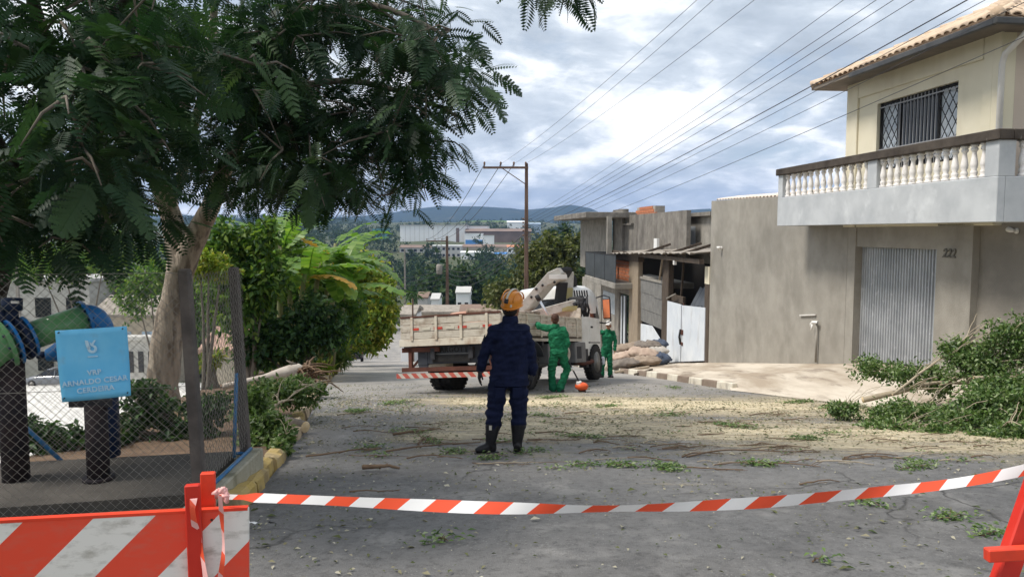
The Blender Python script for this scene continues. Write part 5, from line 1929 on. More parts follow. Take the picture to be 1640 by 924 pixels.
def head_mesh(mb, c, r=1.0, face=(0, -1, 0)):
    """skull, jaw, nose, brow, ears; face points along `face` (horizontal)"""
    f = Vector(face).normalized(); sd = Vector((-f.y, f.x, 0)); up = Vector((0, 0, 1))
    c = Vector(c)
    Rm = Matrix((sd, f, up)).transposed()
    mb.ell(c + up * .025 * r, (.076 * r, .095 * r, .098 * r), 14, 10, Rm)
    mb.ell(c + f * .025 * r - up * .055 * r, (.058 * r, .066 * r, .065 * r), 12, 8, Rm)
    mb.ell(c + f * .078 * r - up * .085 * r, (.026 * r, .020 * r, .020 * r), 8, 6, Rm)
    mb.tube([c + f * .088 * r + up * .01 * r, c + f * .108 * r - up * .025 * r, c + f * .092 * r - up * .035 * r], [.010 * r, .015 * r, .014 * r], 8)
    mb.tube([c + f * .088 * r + up * .025 * r - sd * .045 * r, c + f * .095 * r + up * .027 * r, c + f * .088 * r + up * .025 * r + sd * .045 * r], .011 * r, 8)
    mb.tube([c + f * .086 * r - up * .058 * r - sd * .022 * r, c + f * .094 * r - up * .058 * r, c + f * .086 * r - up * .058 * r + sd * .022 * r], .009 * r, 8)
    for s in (-1, 1):
        mb.ell(c + sd * s * .080 * r - up * .012 * r - f * .005 * r, (.012 * r, .022 * r, .034 * r), 8, 6, Rm)


def boot_mesh(mb, ankle, toe, top_r=.075, top=None, s=1.0):
    a, t = Vector(ankle), Vector(toe)
    d = Vector((t.x - a.x, t.y - a.y, 0)).normalized()
    sd = Vector((-d.y, d.x, 0))
    z0 = min(a.z, t.z) - .0
    heel = Vector((a.x, a.y, 0)) - d * .06 * s
    tip = Vector((t.x, t.y, 0))
    g = t.z - .045
    hp = lambda p, z: Vector((p.x, p.y, g + z))
    mb.tube([hp(heel, .055), hp(heel + d * .07 * s, .065), hp(heel.lerp(tip, .6), .055), hp(tip - d * .03 * s, .045), hp(tip + d * .015, .035)], [(.040, .055), (.048, .062), (.052, .052), (.046, .042), (.028, .028)], 12, ref=sd)
    if top is not None:
        mb.tube([hp(heel + d * .06 * s, .07), Vector(a) + Vector((0, 0, .02)), Vector(top)], [.055, .058, top_r], 12)
    sole = MB()
    return hp, heel, tip, d, sd, g


def person(name, base, yaw, label, J, cloth, spec):
    p = empty(name, base, yaw, label=label, cat='person')
    V3 = {k: Vector(v) for k, v in J.items()}
    sp = spec
    # ---- body: one continuous skin surface
    mb = MB()
    head_mesh(mb, V3['head'], sp.get('hr', 1.0), sp['face'])
    mb.tube([V3['neck'] - Vector((0, 0, .06)), V3['neck'], V3['head'] - Vector((0, 0, .05))], [.062, .055, .054], 12)
    ch, pv = V3['chest'], V3['pelvis']
    mb.tube([pv - Vector((0, 0, .08)), pv, pv.lerp(ch, .5), ch, V3['neck'] - Vector((0, 0, .08))], [(.13, .10), (.145, .105), (.125, .095), (.15, .105), (.07, .06)], 14)
    for s in 'lr':
        lim(mb, [ch.lerp(V3['sh' + s], .5), V3['sh' + s], V3['el' + s], V3['wr' + s]], [.06, .048, .038, .027])
        lim(mb, [pv.lerp(V3['hip' + s], .6), V3['hip' + s], V3['kn' + s], V3['an' + s]], [.08, .078, .05, .035])
        hd_, pn, cu, ts = sp['hand_' + s]
        hand(mb, V3['wr' + s], hd_, pn, 1.0, cu, ts)
        lim(mb, [V3['an' + s] - Vector((0, 0, .03)), (V3['an' + s] - Vector((0, 0, .03))).lerp(V3['to' + s], .5)], [.032, .026])
    link('body', remeshed(mb, 'body', M('skin', None), .010, 2), p)
    # ---- top garment
    mb = MB()
    w = sp.get('w', 1.0)
    hem = V3['hem']
    neck = V3['neck']
    tors = sp['torso']
    pts = [hem] + [hem.lerp(ch, t) for t in (.3, .6)] + [ch, ch.lerp(neck, .55), neck + Vector((0, 0, -.01))]
    mb.tube(pts, tors, 18)
    for s in 'lr':
        sh, el, wr = V3['sh' + s], V3['el' + s], V3['wr' + s]
        lim(mb, [ch.lerp(sh, .25) + Vector((0, 0, .09)), sh, sh.lerp(el, .5), el, el.lerp(wr, .6), wr], [.06 * w, .080 * w, .074 * w, .066 * w, .060 * w, .052 * w])
    link('jacket' if sp['jacket'] else 'coverall_top', remeshed(mb, 'jacket', M(cloth, None), .012, 3, .025, 10, wst=(1.0, 1.0, 1.5), seed=sp['seed']), p)
    # ---- trousers
    mb = MB()
    mb.tube([hem + Vector((0, 0, .10)), pv + Vector((0, 0, -.02)), (V3['hipl'] + V3['hipr']) / 2 - Vector((0, 0, .07))], [tors[0] if not isinstance(tors[0], tuple) else (tors[0][0] * .92, tors[0][1] * .92), (.185 * w, .14 * w), (.13 * w, .12 * w)], 16)
    for s in 'lr':
        hp_, kn, an = V3['hip' + s], V3['kn' + s], V3['an' + s]
        if sp['boots']:
            c = kn.lerp(an, .38)
            lim(mb, [hp_ + Vector((0, 0, .03)), hp_.lerp(kn, .5), kn, c, kn.lerp(an, .47)], [.112 * w, .108 * w, .094 * w, .098 * w, .080 * w])
        else:
            lim(mb, [hp_ + Vector((0, 0, .03)), hp_.lerp(kn, .5), kn, kn.lerp(an, .5), an - Vector((0, 0, .02))], [.105 * w, .100 * w, .088 * w, .082 * w, .085 * w])
    link('trousers', remeshed(mb, 'trousers', M(cloth, None), .012, 3, .025, 9, wst=(.8, .8, 2.2), seed=sp['seed'] + 4), p)
    # ---- footwear
    for s in 'lr':
        mb = MB()
        top = V3['kn' + s].lerp(V3['an' + s], .42) if sp['boots'] else None
        hp, heel, tip, d, sd, g = boot_mesh(mb, V3['an' + s], V3['to' + s], .088, top)
        b = link('boot' if sp['boots'] else 'shoe', remeshed(mb, 'boot', M('boot', None), .009, 3, .003, 14), p)
        so = MB()
        so.prism([hp(heel - d * .03 + sd * .04, -.02), hp(heel - d * .03 - sd * .04, -.02), hp(tip - d * .06 - sd * .055, -.02), hp(tip + d * .03 - sd * .025, -.02), hp(tip + d * .03 + sd * .025, -.02), hp(tip - d * .06 + sd * .055, -.02)], (0, 0, .035))
        so.build('sole', M('boot', None), b, bevel=.006)
    # ---- collar
    mb = MB()
    c = neck
    mb.tube([c + Vector((0, 0, -.035)), c + Vector((0, 0, .03)), c + Vector((0, 0, .045))], [(.098 * w, .085 * w), (.086 * w, .078 * w), (.076 * w, .070 * w)], 16)
    link('collar', remeshed(mb, 'collar', M(cloth, None), .010, 2, .004, 20), p)
    return p


def build_people():
    # --- fire fighter, seen from behind
    bx_, by_ = -0.105, 8.2
    J = dict(head=(.105, 0, 1.625), neck=(.085, -.01, 1.50), chest=(.075, -.01, 1.30), pelvis=(.07, 0, .93), hem=(.075, 0, .80),
             shl=(-.085, 0, 1.375), ell=(-.205, .02, 1.12), wrl=(-.25, .07, .93), shr=(.235, 0, 1.37), elr=(.315, .02, 1.10), wrr=(.335, .08, .90),
             hipl=(-.03, 0, .86), knl=(-.09, .04, .47), anl=(-.135, -.02, .10), tol=(-.285, -.07, .045),
             hipr=(.17, 0, .86), knr=(.185, .05, .47), anr=(.165, 0, .10), tor=(.175, .16, .045))
    sp = dict(face=(.5, .86, 0), jacket=True, boots=True, seed=1.0, w=.98, fine=True, hr=1.05,
              torso=[(.222, .150), (.198, .140), (.200, .138), (.205, .138), (.138, .10), (.075, .066)],
              hand_l=((-.15, .1, -1), (.9, .2, 0), .5, 1), hand_r=((0, .15, -1), (-.9, .3, 0), .5, -1))
    p = person('person', (bx_, by_, gz(by_) + 0.02), 0, 'firefighter in navy uniform and amber helmet standing with back turned', J, 'navy_cloth', sp)
    # gloves
    for s in 'lr':
        mb = MB()
        hd_, pn, cu, ts = sp['hand_' + s]
        w = Vector(J['wr' + s])
        hand(mb, w, hd_, pn, 1.22, cu, ts)
        mb.tube([w - Vector(hd_).normalized() * .07, w + Vector(hd_).normalized() * .03], [.058, .046], 12)
        link('glove', remeshed(mb, 'glove', M('glove', None), .008, 2), p)
    # jacket trim: pocket flap, sleeve badge, back yoke seam
    mb = MB(); mb.box((-.205, -.035, 1.30), (.012, .06, .075), Matrix.Rotation(.35, 3, 'Y')); mb.build('sleeve_badge', M('glove', None), p, bevel=.004)
    mb = MB(); mb.tube([(-.15, -.125, 1.405), (0, -.155, 1.395), (.07, -.16, 1.392), (.15, -.155, 1.395), (.28, -.12, 1.40)], .006, 6); mb.build('yoke_seam', M('navy_cloth', None), p)
    mb = MB(); mb.box((-.135, -.088, .30), (.028, .006, .05)); mb.build('boot_mark', M('helmet_trim', None), p)
    # hem band, back pockets, trouser side seams
    mb = MB(); mb.tube([(.075, 0, .775), (.075, 0, .815)], [(.226, .152), (.226, .152)], 24, caps=False); o_ = mb.build('hem_band', M('navy_cloth', None), p)
    for sx in (-.03, .165):
        mb = MB(); mb.box((sx, -.125, .70), (.11, .014, .12), Matrix.Rotation(.1, 3, 'X')); mb.build('pocket', M('navy_cloth', None), p, bevel=.006)
    # helmet: shell with ridge, brim, lamp clip, ear guard, chin strap
    hc = Vector(J['head']) + Vector((0.005, 0, .075))
    he = link('helmet', None, p); he.location = hc; he['label'] = 'amber rescue helmet with dark vent and pale ridge'
    f = Vector(sp['face']).normalized()
    he.rotation_euler = (0.10, 0.16, math.atan2(-f.x, f.y))
    mb = MB()
    n, m = 24, 12
    vs, fs = [], []
    for i in range(m + 1):
        th = PI * .60 * i / m
        for k in range(n):
            a = 2 * PI * k / n
            back = max(0.0, -math.sin(a))
            r = math.sin(th)
            z = math.cos(th)
            drop = .045 * back * max(0, (i / m - .7) / .3)
            rid = .008 * math.exp(-(math.cos(a) / .25) ** 2) * (1 if i < m - 2 else 0)
            vs.append(((.112 + rid * .3) * r * math.cos(a), (.138) * r * math.sin(a), .125 * z + rid - drop))
    for i in range(m):
        for k in range(n):
            k2 = (k + 1) % n
            fs.append((i * n + k, (i + 1) * n + k, (i + 1) * n + k2, i * n + k2))
    mb.add(vs, fs, 0, True)
    sh = mb.build('shell', M('helmet', None), he)
    so = sh.modifiers.new('solid', 'SOLIDIFY'); so.thickness = .012
    mb = MB(); mb.tube([(0, .14 * math.cos(t), .012 + .128 * math.sin(t)) for t in [PI * i / 14 for i in range(15)]], [(.014, .008)] * 15, 8, ref=(1, 0, 0)); mb.build('ridge', M('helmet_trim', None), he)
    for sx in (-1, 1):
        mb = MB(); mb.tube([(sx * .075, .115 * math.cos(t), .02 + .10 * math.sin(t)) for t in [PI * i / 12 for i in range(13)]], [(.010, .006)] * 13, 8, ref=(1, 0, 0)); mb.build('rib', M('helmet', None), he)
    mb = MB(); mb.box((0, -.137, .03), (.05, .02, .055), Matrix.Rotation(-.25, 3, 'X')); mb.build('vent', M('chassis', None), he, bevel=.008)
    mb = MB(); mb.box((.055, -.12, -.02), (.02, .02, .03)); mb.build('clip', M('helmet_trim', None), he, bevel=.004)
    mb = MB(); mb.tube([(.112 * math.cos(t), .138 * math.sin(t), -.034 - .03 * max(0, -math.sin(t))) for t in [2 * PI * i / 24 for i in range(25)]], .009, 6, caps=False); mb.build('brim', M('helmet', None), he)
    mb = MB(); mb.ell((0, -.035, -.07), (.090, .10, .105)); mb.build('neck_guard', M('hair_dark', None), he)

    # --- worker in green leaning on the bed
    by_ = 15.8
    bx_ = P(893, 632, by_).x
    J = dict(head=(-.06, .04, 1.565), neck=(-.05, .02, 1.43), chest=(-.03, .02, 1.25), pelvis=(.02, 0, .90), hem=(.02, 0, .84),
             shl=(-.20, .03, 1.375), ell=(-.40, .14, 1.40), wrl=(-.42, .40, 1.42), shr=(.125, 0, 1.35), elr=(.20, -.02, 1.07), wrr=(.155, .0, .86),
             hipl=(-.06, 0, .84), knl=(-.13, .06, .46), anl=(-.10, .02, .09), tol=(-.06, .12, .04),
             hipr=(.10, 0, .84), knr=(.20, .03, .47), anr=(.045, -.04, .10), tor=(.12, -.10, .045))
    sp = dict(face=(-.1, 1, 0), jacket=False, boots=False, seed=5.0, w=.98,
              torso=[(.185, .14), (.165, .125), (.175, .125), (.19, .13), (.13, .10), (.065, .06)],
              hand_l=((.0, 1, -.05), (0, 0, -1), .25, 1), hand_r=((.25, .1, -.9), (-.5, .5, -.2), 1.0, 1))
    p = person('person', (bx_, by_, gz(by_) + .02), 0, 'worker in green coveralls leaning on the truck, seen from behind', J, 'green_cloth', sp)
    mb = MB()
    hc = Vector(J['head'])
    mb.ell(hc + Vector((0, -.012, .035)), (.086, .098, .098), 14, 10); mb.ell(hc + Vector((0, -.055, -.02)), (.070, .050, .065), 12, 8)
    link('hair', remeshed(mb, 'hair', M('hair', None), .009, 2, .006, 40), p)
    worker1 = (Vector((bx_, by_, gz(by_) + .02)), J)

    # --- worker in green by the cab, facing the camera
    by_ = 22.7
    bx_ = P(970, 607, by_).x
    J = dict(head=(.07, -.02, 1.60), neck=(.06, 0, 1.46), chest=(.045, 0, 1.28), pelvis=(.03, 0, .92), hem=(.035, 0, .86),
             shl=(-.125, 0, 1.40), ell=(-.34, -.05, 1.42), wrl=(-.50, .10, 1.50), shr=(.215, 0, 1.39), elr=(.285, -.02, 1.11), wrr=(.26, -.10, .88),
             hipl=(-.05, 0, .86), knl=(-.10, -.06, .48), anl=(-.12, 0, .09), tol=(-.17, -.14, .04),
             hipr=(.10, 0, .86), knr=(.12, -.05, .48), anr=(.14, .02, .09), tor=(.20, -.12, .04))
    sp = dict(face=(-.35, -.94, 0), jacket=False, boots=False, seed=9.0, w=.92,
              torso=[(.165, .125), (.15, .115), (.165, .12), (.18, .125), (.125, .095), (.06, .055)],
              hand_l=((-.8, .5, .3), (0, 0, -1), .3, -1), hand_r=((0, -.2, -1), (-.8, 0, 0), .6, 1))
    p = person('person', (bx_, by_, gz(by_) + .02), 0, 'worker in green coveralls and white cap standing beside the truck cab', J, 'green_cloth', sp)
    f = Vector(sp['face']).normalized()
    cp = link('cap', None, p); cp.location = Vector(J['head']) + Vector((0, 0, .055)); cp.rotation_euler = (0, 0, math.atan2(-f.x, f.y))
    mb = MB(); mb.lathe([(.092, 0), (.094, .03), (.08, .07), (.045, .092), (.001, .098)], 16); mb.build('crown', M('cap_white', None), cp)
    mb = MB(); mb.hexa([(-.07, .06, .0), (.07, .06, .0), (.05, .165, -.012), (-.05, .165, -.012), (-.07, .06, .012), (.07, .06, .012), (.05, .165, 0), (-.05, .165, 0)]); mb.build('visor', M('cap_white', None), cp, bevel=.005)
    mb = MB(); mb.ell(Vector(J['head']) + Vector((.02, .05, -.01)), (.078, .06, .07)); mb.build('hair', M('hair_dark', None), p)
    return worker1


W1 = build_people()


def build_brushcutter():
    b, J = W1
    hand_p = b + Vector(J['wrr']) + Vector((.02, .01, -.08))
    foot = P(927, 606, 15.75)
    zg = gz(15.75) + .02
    o = empty('brush_cutter', (foot.x + .03, 15.75, zg), label='orange and white brush cutter held upside down by the green worker', cat='brush cutter')
    L = o.location
    top = hand_p + (hand_p - Vector((foot.x, 15.75, zg + .28))).normalized() * .14
    low = Vector((foot.x + .0, 15.75, zg + .24))
    MB().tube([top - L, low - L], .017, 8).build('shaft', M('chassis', None), o)
    m1 = top.lerp(low, .55)
    MB().tube([m1 - L, top.lerp(low, .66) - L], .024, 8).build('sleeve', M('white_plastic', None), o)
    mb = MB(); mb.ell((.03, 0, .13), (.15, .12, .09), 14, 8); mb.box((.09, 0, .12), (.12, .17, .10))
    e = link('engine', remeshed(mb, 'engine', M('orange_plastic', None), .012, 3), o)
    mb = MB(); mb.tube([low - L, Vector((-.02, 0, .20))], [.045, .07], 10); mb.box((-.04, -.02, .2), (.09, .1, .07)); mb.build('clutch_housing', M('white_plastic', None), o, bevel=.01)
    mb = MB(); mb.box((.04, 0, .045), (.16, .13, .05)); mb.build('fuel_tank', M('rust_dark', None), o, bevel=.015)
    for s in (-1, 1):
        mb = MB(); mb.tube([(.10, s * .06, .03), (.12, s * .08, -.01)], .013, 6); mb.build('foot', M('chassis', None), o)


build_brushcutter()
# ------------------------------------------------------------------ fenced pipe station, signs, barriers
FA = Vector((-2.38, 5.5, 0))            # near corner post
FB = Vector((-2.45, 6.75, 0))           # far corner post
FU = Vector((-1, -0.2, 0)).normalized()  # along front and back fence, to the left


def chain_mesh(name, a, u, length, z0f, z1, parent, org, step=0.034, r=0.0015):
    """woven zig-zag wires; a start point, u unit direction, from z0f(x) up to z1"""
    mb = MB()
    n = int(length / step)
    side = Vector((-u.y, u.x, 0)) * 0.003
    V, Fc = [], []
    nz_ = int((z1 - z0f(0)) / step)
    for i in range(n):
        b = a + u * (i * step)
        pts = []
        for j in range(nz_ + 1):
            z = z1 - j * step
            p = b + u * (step * (1.03 if (i + j) % 2 else -0.03)) + side * (1 if j % 2 else -1)
            pts.append(Vector((p.x, p.y, z)) - org)
        q = len(V)
        for p in pts:
            for k in range(3):
                an = 2 * PI * k / 3
                V.append(p + u * math.cos(an) * r * 1.3 + side.normalized() * math.sin(an) * r * 1.3)
        for j in range(len(pts) - 1):
            for k in range(3):
                k2 = (k + 1) % 3
                Fc.append((q + j * 3 + k, q + j * 3 + k2, q + j * 3 + 3 + k2, q + j * 3 + 3 + k))
    me = np_mesh(name, np.array([tuple(v) for v in V]), np.array(Fc), M('wire_galv', None))
    return link(name, me, parent, kind='stuff')


def build_fence():
    zf = -0.47
    org = Vector((FA.x, FA.y, gz(5.5)))
    f = empty('wire_fence', org, label='chain-link fence with dark concrete posts and blue rails round the pipes', cat='fence')

    def loc(v):
        return Vector(v) - org
    # posts
    def post(base, w, z0, z1, lean=(0, 0), mat='conc_post'):
        b = Vector(base)
        mb = MB()
        h = w / 2
        t = Vector((lean[0], lean[1], 0))
        pts = []
        for z, s, tt in ((z0, 1, 0), (z1 - .02, .92, 1), (z1, .8, 1)):
            for dx, dy in ((-h, -h), (h, -h), (h, h), (-h, h)):
                pts.append(loc((b.x + dx * s + t.x * tt, b.y + dy * s + t.y * tt, z)))
        mb.add(pts, [(3, 2, 1, 0), (0, 1, 5, 4), (1, 2, 6, 5), (2, 3, 7, 6), (3, 0, 4, 7), (4, 5, 9, 8), (5, 6, 10, 9), (6, 7, 11, 10), (7, 4, 8, 11), (8, 9, 10, 11)])
        mb.build('post', M(mat, None), f, bevel=.008)
    zt = 1.23
    post((FA.x + .03, FA.y, 0), .086, gz(5.5) - .2, zt, (-.075, 0))
    post((FB.x, FB.y, 0), .085, gz(6.7) - .2, 1.18, (-.10, 0.05))
    pl = FA + FU * 2.3
    post((pl.x, pl.y, 0), .13, gz(5.2) - .2, zt + .02)
    pb = FB + FU * 2.6
    post((pb.x, pb.y, 0), .11, gz(6.2) - .3, 1.2)
    # low concrete footing walls: side and back
    def footing(a, b, z0, z1, w=.14):
        mb = MB(); d = (b - a).normalized(); n = Vector((-d.y, d.x, 0)) * w / 2
        mb.hexa([loc(p) for p in ((a - n).to_tuple()[:2] + (z0,), (a + n).to_tuple()[:2] + (z0,), (b + n).to_tuple()[:2] + (z0,), (b - n).to_tuple()[:2] + (z0,),
                                  (a - n).to_tuple()[:2] + (z1,), (a + n).to_tuple()[:2] + (z1,), (b + n).to_tuple()[:2] + (z1,), (b - n).to_tuple()[:2] + (z1,))])
        mb.build('footing_wall', M('low_wall', None), f, bevel=.012)
    footing(FA + Vector((.04, -.25, 0)), FB + Vector((.06, .05, 0)), -1.1, -.50)
    footing(FB + Vector((-.08, 0, 0)), FB + FU * 3.2, -1.2, -.56, .12)
    # blue rails
    def rail(a, b, r=.016):
        MB().tube([loc(a), loc(b)], r, 8).build('rail', M('rail_blue', None), f)
    rail((FB.x, FB.y - .02, -.53), FB + FU * 3.2 + Vector((0, 0, -.53)))
    rail((FA.x + .05, FA.y + .1, -.46), (FB.x + .05, FB.y - .05, -.48))
    rail((FB.x - .03, FB.y - .25, -.5), (FB.x - .0, FB.y - .22, .25))
    rail(P(-5, 640, 6.25), P(113, 752, 6.5), .018)
    # wire mesh
    chain_mesh('wire_mesh', FA, FU, 2.5, lambda x: gz(5.5) + .02, zt - .03, f, org)
    dside = (FB - FA).normalized()
    chain_mesh('wire_mesh', FA, dside, (FB - FA).length, lambda x: -.48, zt - .05, f, org)
    chain_mesh('wire_mesh', FB, FU, 2.9, lambda x: -.50, 1.15, f, org)
    for z in (zt - .03, .35):
        MB().tube([loc(FA + Vector((0, 0, z))), loc(FA + FU * 2.5 + Vector((0, 0, z)))], .002, 4).build('line_wire', M('wire_galv', None), f)
    # barbed strands on top of the back run
    # station floor
    mb = MB()
    q = [FA + Vector((-.04, .07, 0)), FB + Vector((-.1, -.07, 0)), FB + FU * 3.3, FA + FU * 3.3]
    mb.prism([(p.x, p.y, -.80) for p in q], (0, 0, .30))
    o = mb.build('station_floor', M('slab_dark', None), None, kind='structure', label='dark dirty concrete floor inside the fence')
    # footpath in front of the fence
    V = []
    for y in (3.0, 4.0, 5.0, 5.45):
        V += [(kl(y) - .15, y, gz(y) + .11), (-6, y - .8, gz(y) + .15)]
    link('path', np_mesh('path', V, [(0, 2, 3, 1), (2, 4, 5, 3), (4, 6, 7, 5)], M('soil', None)), kind='structure', label='earth path before the fence')


def build_sign():
    c = P(152, 582, 5.27)
    rz = math.atan2(-FU.y, -FU.x)
    s = empty('information_sign', (c.x, c.y - .012, c.z), rz, label='light blue printed sign tied to the wire fence', cat='sign')
    s.rotation_euler = (0, -.035, rz)
    w, h = .465, .51
    n = 12
    V, Fc = [], []
    for j in range(n + 1):
        for i in range(n + 1):
            u, v = i / n - .5, j / n - .5
            bow = -.012 * math.cos(u * PI) + .006 * math.sin(v * 5 + u * 3)
            V.append((u * w * (1 + .03 * v), bow, v * h + .015 * u * (1 if v < 0 else .3)))
    for j in range(n):
        for i in range(n):
            q = j * (n + 1) + i
            Fc.append((q, q + 1, q + n + 2, q + n + 1))
    o = link('panel', np_mesh('panel', V, Fc, M('sign_blue', None), smooth=True), s)
    so = o.modifiers.new('solid', 'SOLIDIFY'); so.thickness = .004
    for ln, y, sz in (('VRP', -.075, .052), ('ARNALDO CESAR', -.138, .052), ('CERDEIRA', -.197, .052)):
        me = text_mesh('lettering', ln, sz, M('sign_text', None), .001, space=1.05, offset=.0012)
        t = link('lettering', me, s); t.rotation_euler = (PI / 2, -.05, 0); t.location = (.005, -.0205, y)
    # emblem: split leaf mark over a small line of print
    mb = MB()
    def shp(pts):
        mb.prism([(x, -.0195, z) for x, z in pts], (0, -.002, 0))
    shp([(-.040, .175), (-.020, .170), (-.012, .135), (-.018, .105), (-.030, .118), (-.038, .145)])
    shp([(-.012, .165), (.000, .150), (.020, .172), (.032, .172), (.016, .145), (.006, .128), (-.006, .135)])
    ring = []
    for k in range(14):
        a = 2 * PI * k / 14
        ring.append((.004 + .032 * math.cos(a), .110 + .030 * math.sin(a)))
    for k in range(14):
        if 3 <= k <= 4:
            continue
        a, b = ring[k], ring[(k + 1) % 14]
        ia = (.004 + (a[0] - .004) * .45, .112 + (a[1] - .110) * .45); ib = (.004 + (b[0] - .004) * .45, .112 + (b[1] - .110) * .45)
        shp([a, b, ib, ia])
    mb.build('emblem', M('sign_text', None), s)
    mb = MB(); mb.bx(-.03, .036, -.0215, -.0195, .052, .060); mb.build('fine_print', M('sign_text', None), s)
    for x, z in ((-.21, .235), (.21, .24), (-.21, -.235), (.21, -.225)):
        mb = MB(); mb.tube([(x, -.02, z), (x, .03, z + .01)], .004, 6); mb.build('tie', M('chassis', None), s)


def build_pipes():
    Y = 6.15
    base = P(60, 760, Y)
    zf = -.50
    p = empty('pipe_assembly', (base.x, Y, zf), label='large green and blue flanged water pipes behind the fence', cat='pipes')
    L = p.location

    def A(px, py, Y_=Y):
        return P(px, py, Y_) - L
    # green straight pipe
    MB().tube([A(44, 540, 6.0), A(140, 508, 6.35)], .115, 20, ref=(0, 0, 1)).build('green_pipe', M('pipe_green', None), p, label='green straight pipe')
    # blue elbow turning down behind the sign
    pts = []
    a, b = A(131, 510, 6.32), A(152, 503, 6.45)
    c = A(164, 518, 6.5); d = A(165, 565, 6.55)
    for k in range(9):
        t = k / 8
        pts.append(((a * (1 - t) + b * t) * (1 - t) + (b * (1 - t) + c * t) * t) * (1 - t) + ((b * (1 - t) + c * t) * (1 - t) + (c * (1 - t) + d * t) * t) * t)
    MB().tube(pts, .112, 18, ref=(0, 0, 1)).build('blue_elbow', M('pipe_blue', None), p, label='bright blue pipe elbow')
    def flange(c, ax, r, t, mat, bolts=10):
        ax = Vector(ax).normalized()
        R = ax.to_track_quat('Z', 'Y').to_matrix()
        mb = MB(); mb.lathe([(r * .55, -t / 2), (r, -t / 2), (r, t / 2), (r * .55, t / 2)], 24, c=c, R=R, smooth=False)
        o = mb.build('flange', M(mat, None), p)
        for k in range(bolts):
            an = 2 * PI * k / bolts
            q = Vector(c) + R @ Vector((math.cos(an) * r * .84, math.sin(an) * r * .84, 0))
            mb = MB(); mb.tube([q - ax * t, q + ax * t], .011, 6); mb.build('bolt', M('pipe_navy', None), o)
    ax = A(140, 508, 6.35) - A(44, 540, 6.0)
    flange(A(136, 509, 6.34), ax, .150, .024, 'pipe_blue')
    flange(A(46, 539, 6.01), ax, .172, .022, 'pipe_blue')
    flange(A(37, 543, 5.98), ax, .175, .03, 'pipe_navy')
    # green gate valve body at the frame edge, its blue flange
    mb = MB(); mb.tube([A(30, 546, 5.95), A(12, 552, 5.9), A(-12, 560, 5.85), A(-60, 575, 5.8)], [.10, .15, .17, .14], 18, ref=(0, 0, 1)); mb.build('valve_body', M('pipe_green', None), p)
    flange(A(9, 553, 5.9), ax, .20, .03, 'pipe_green')
    flange(A(22, 548, 5.93), ax, .188, .02, 'pipe_blue')
    mb = MB(); mb.tube([A(20, 520, 5.95), A(19, 485, 5.95)], .045, 12); mb.tube([A(19, 497, 5.95), A(19, 478, 5.95)], .075, 12); mb.build('actuator', M('pipe_navy', None), p)
    mb = MB(); mb.box(A(24, 484, 5.88), (.06, .01, .02)); mb.build('label_plate', M('white_plastic', None), p)
    mb = MB(); mb.tube([A(6, 530, 5.95), A(3, 495, 5.95)], .05, 10); mb.build('actuator', M('pipe_navy', None), p)
    # lower small blue valve
    mb = MB(); mb.tube([A(108, 552, 6.5), A(92, 566, 6.45), A(74, 569, 6.42)], [.09, .085, .05], 14, ref=(0, 0, 1)); mb.build('blue_valve', M('pipe_blue', None), p)
    mb = MB(); mb.tube([A(60, 569, 6.41), A(75, 569, 6.42)], .03, 10, ref=(0, 0, 1)); mb.build('spindle', M('pipe_navy', None), p)
    # vertical pipe legs down to the floor
    mb = MB(); mb.tube([A(16, 570, 5.9), (A(16, 570, 5.9).x, A(16, 570, 5.9).y, .0)], .10, 16); mb.build('leg', M('support_dark', None), p)
    q = A(152, 620, 5.9)
    mb = MB(); mb.tube([(q.x, q.y, .0), (q.x, q.y, .62)], .085, 16); mb.lathe([(.12, 0), (.12, .025)], 16, c=(q.x, q.y, .0)); mb.build('leg', M('support_dark', None), p)
    mb = MB(); mb.bx(q.x - .2, q.x + .12, q.y - .03, q.y + .03, .60, .66); mb.build('bracket', M('chassis', None), p)
    mb = MB(); mb.tube([pts[-1], (pts[-1].x, pts[-1].y, 0)], .11, 14); mb.build('down_pipe', M('pipe_navy', None), p)


def ribbon(name, pts, widths, period, parent, cols=('tape_red', 'tape_white'), label=None, cat=None, ups=None, phase=0.0, diag=1.2):
    """striped plastic tape: alternating slanted fields along a path"""
    pts = [Vector(p) for p in pts]
    n = len(pts)
    cum = [0.0]
    for i in range(n - 1):
        cum.append(cum[-1] + (pts[i + 1] - pts[i]).length)
    tot = cum[-1]

    def at(d):
        d = min(max(d, 0), tot - 1e-6)
        i = max(0, int(np.searchsorted(cum, d, side='right') - 1)); i = min(i, n - 2)
        t = (d - cum[i]) / (cum[i + 1] - cum[i])
        u = (ups[i].lerp(ups[i + 1], t) if ups else Vector((0, 0, 1)))
        return pts[i].lerp(pts[i + 1], t), u, (widths[i] * (1 - t) + widths[i + 1] * t)
    mb = MB()
    k = int(tot / period) + 2
    sub = 6
    half = period / 2
    for q in range(-1, k):
        for mi in (0, 1):
            d0 = q * period + mi * half + phase
            vs = []
            for s in range(sub + 1):
                dt = d0 + half * s / sub
                for e in (-.5, .5):
                    _, u, w = at(dt)
                    c, u, w = at(dt + e * w * diag)
                    vs.append(c + u * w * e)
            fs = [(2 * s, 2 * s + 2, 2 * s + 3, 2 * s + 1) for s in range(sub)]
            mb.add(vs, fs, mi, True)
    o = mb.build(name, [M(cols[0], None), M(cols[1], None)], parent, label, cat)
    return o


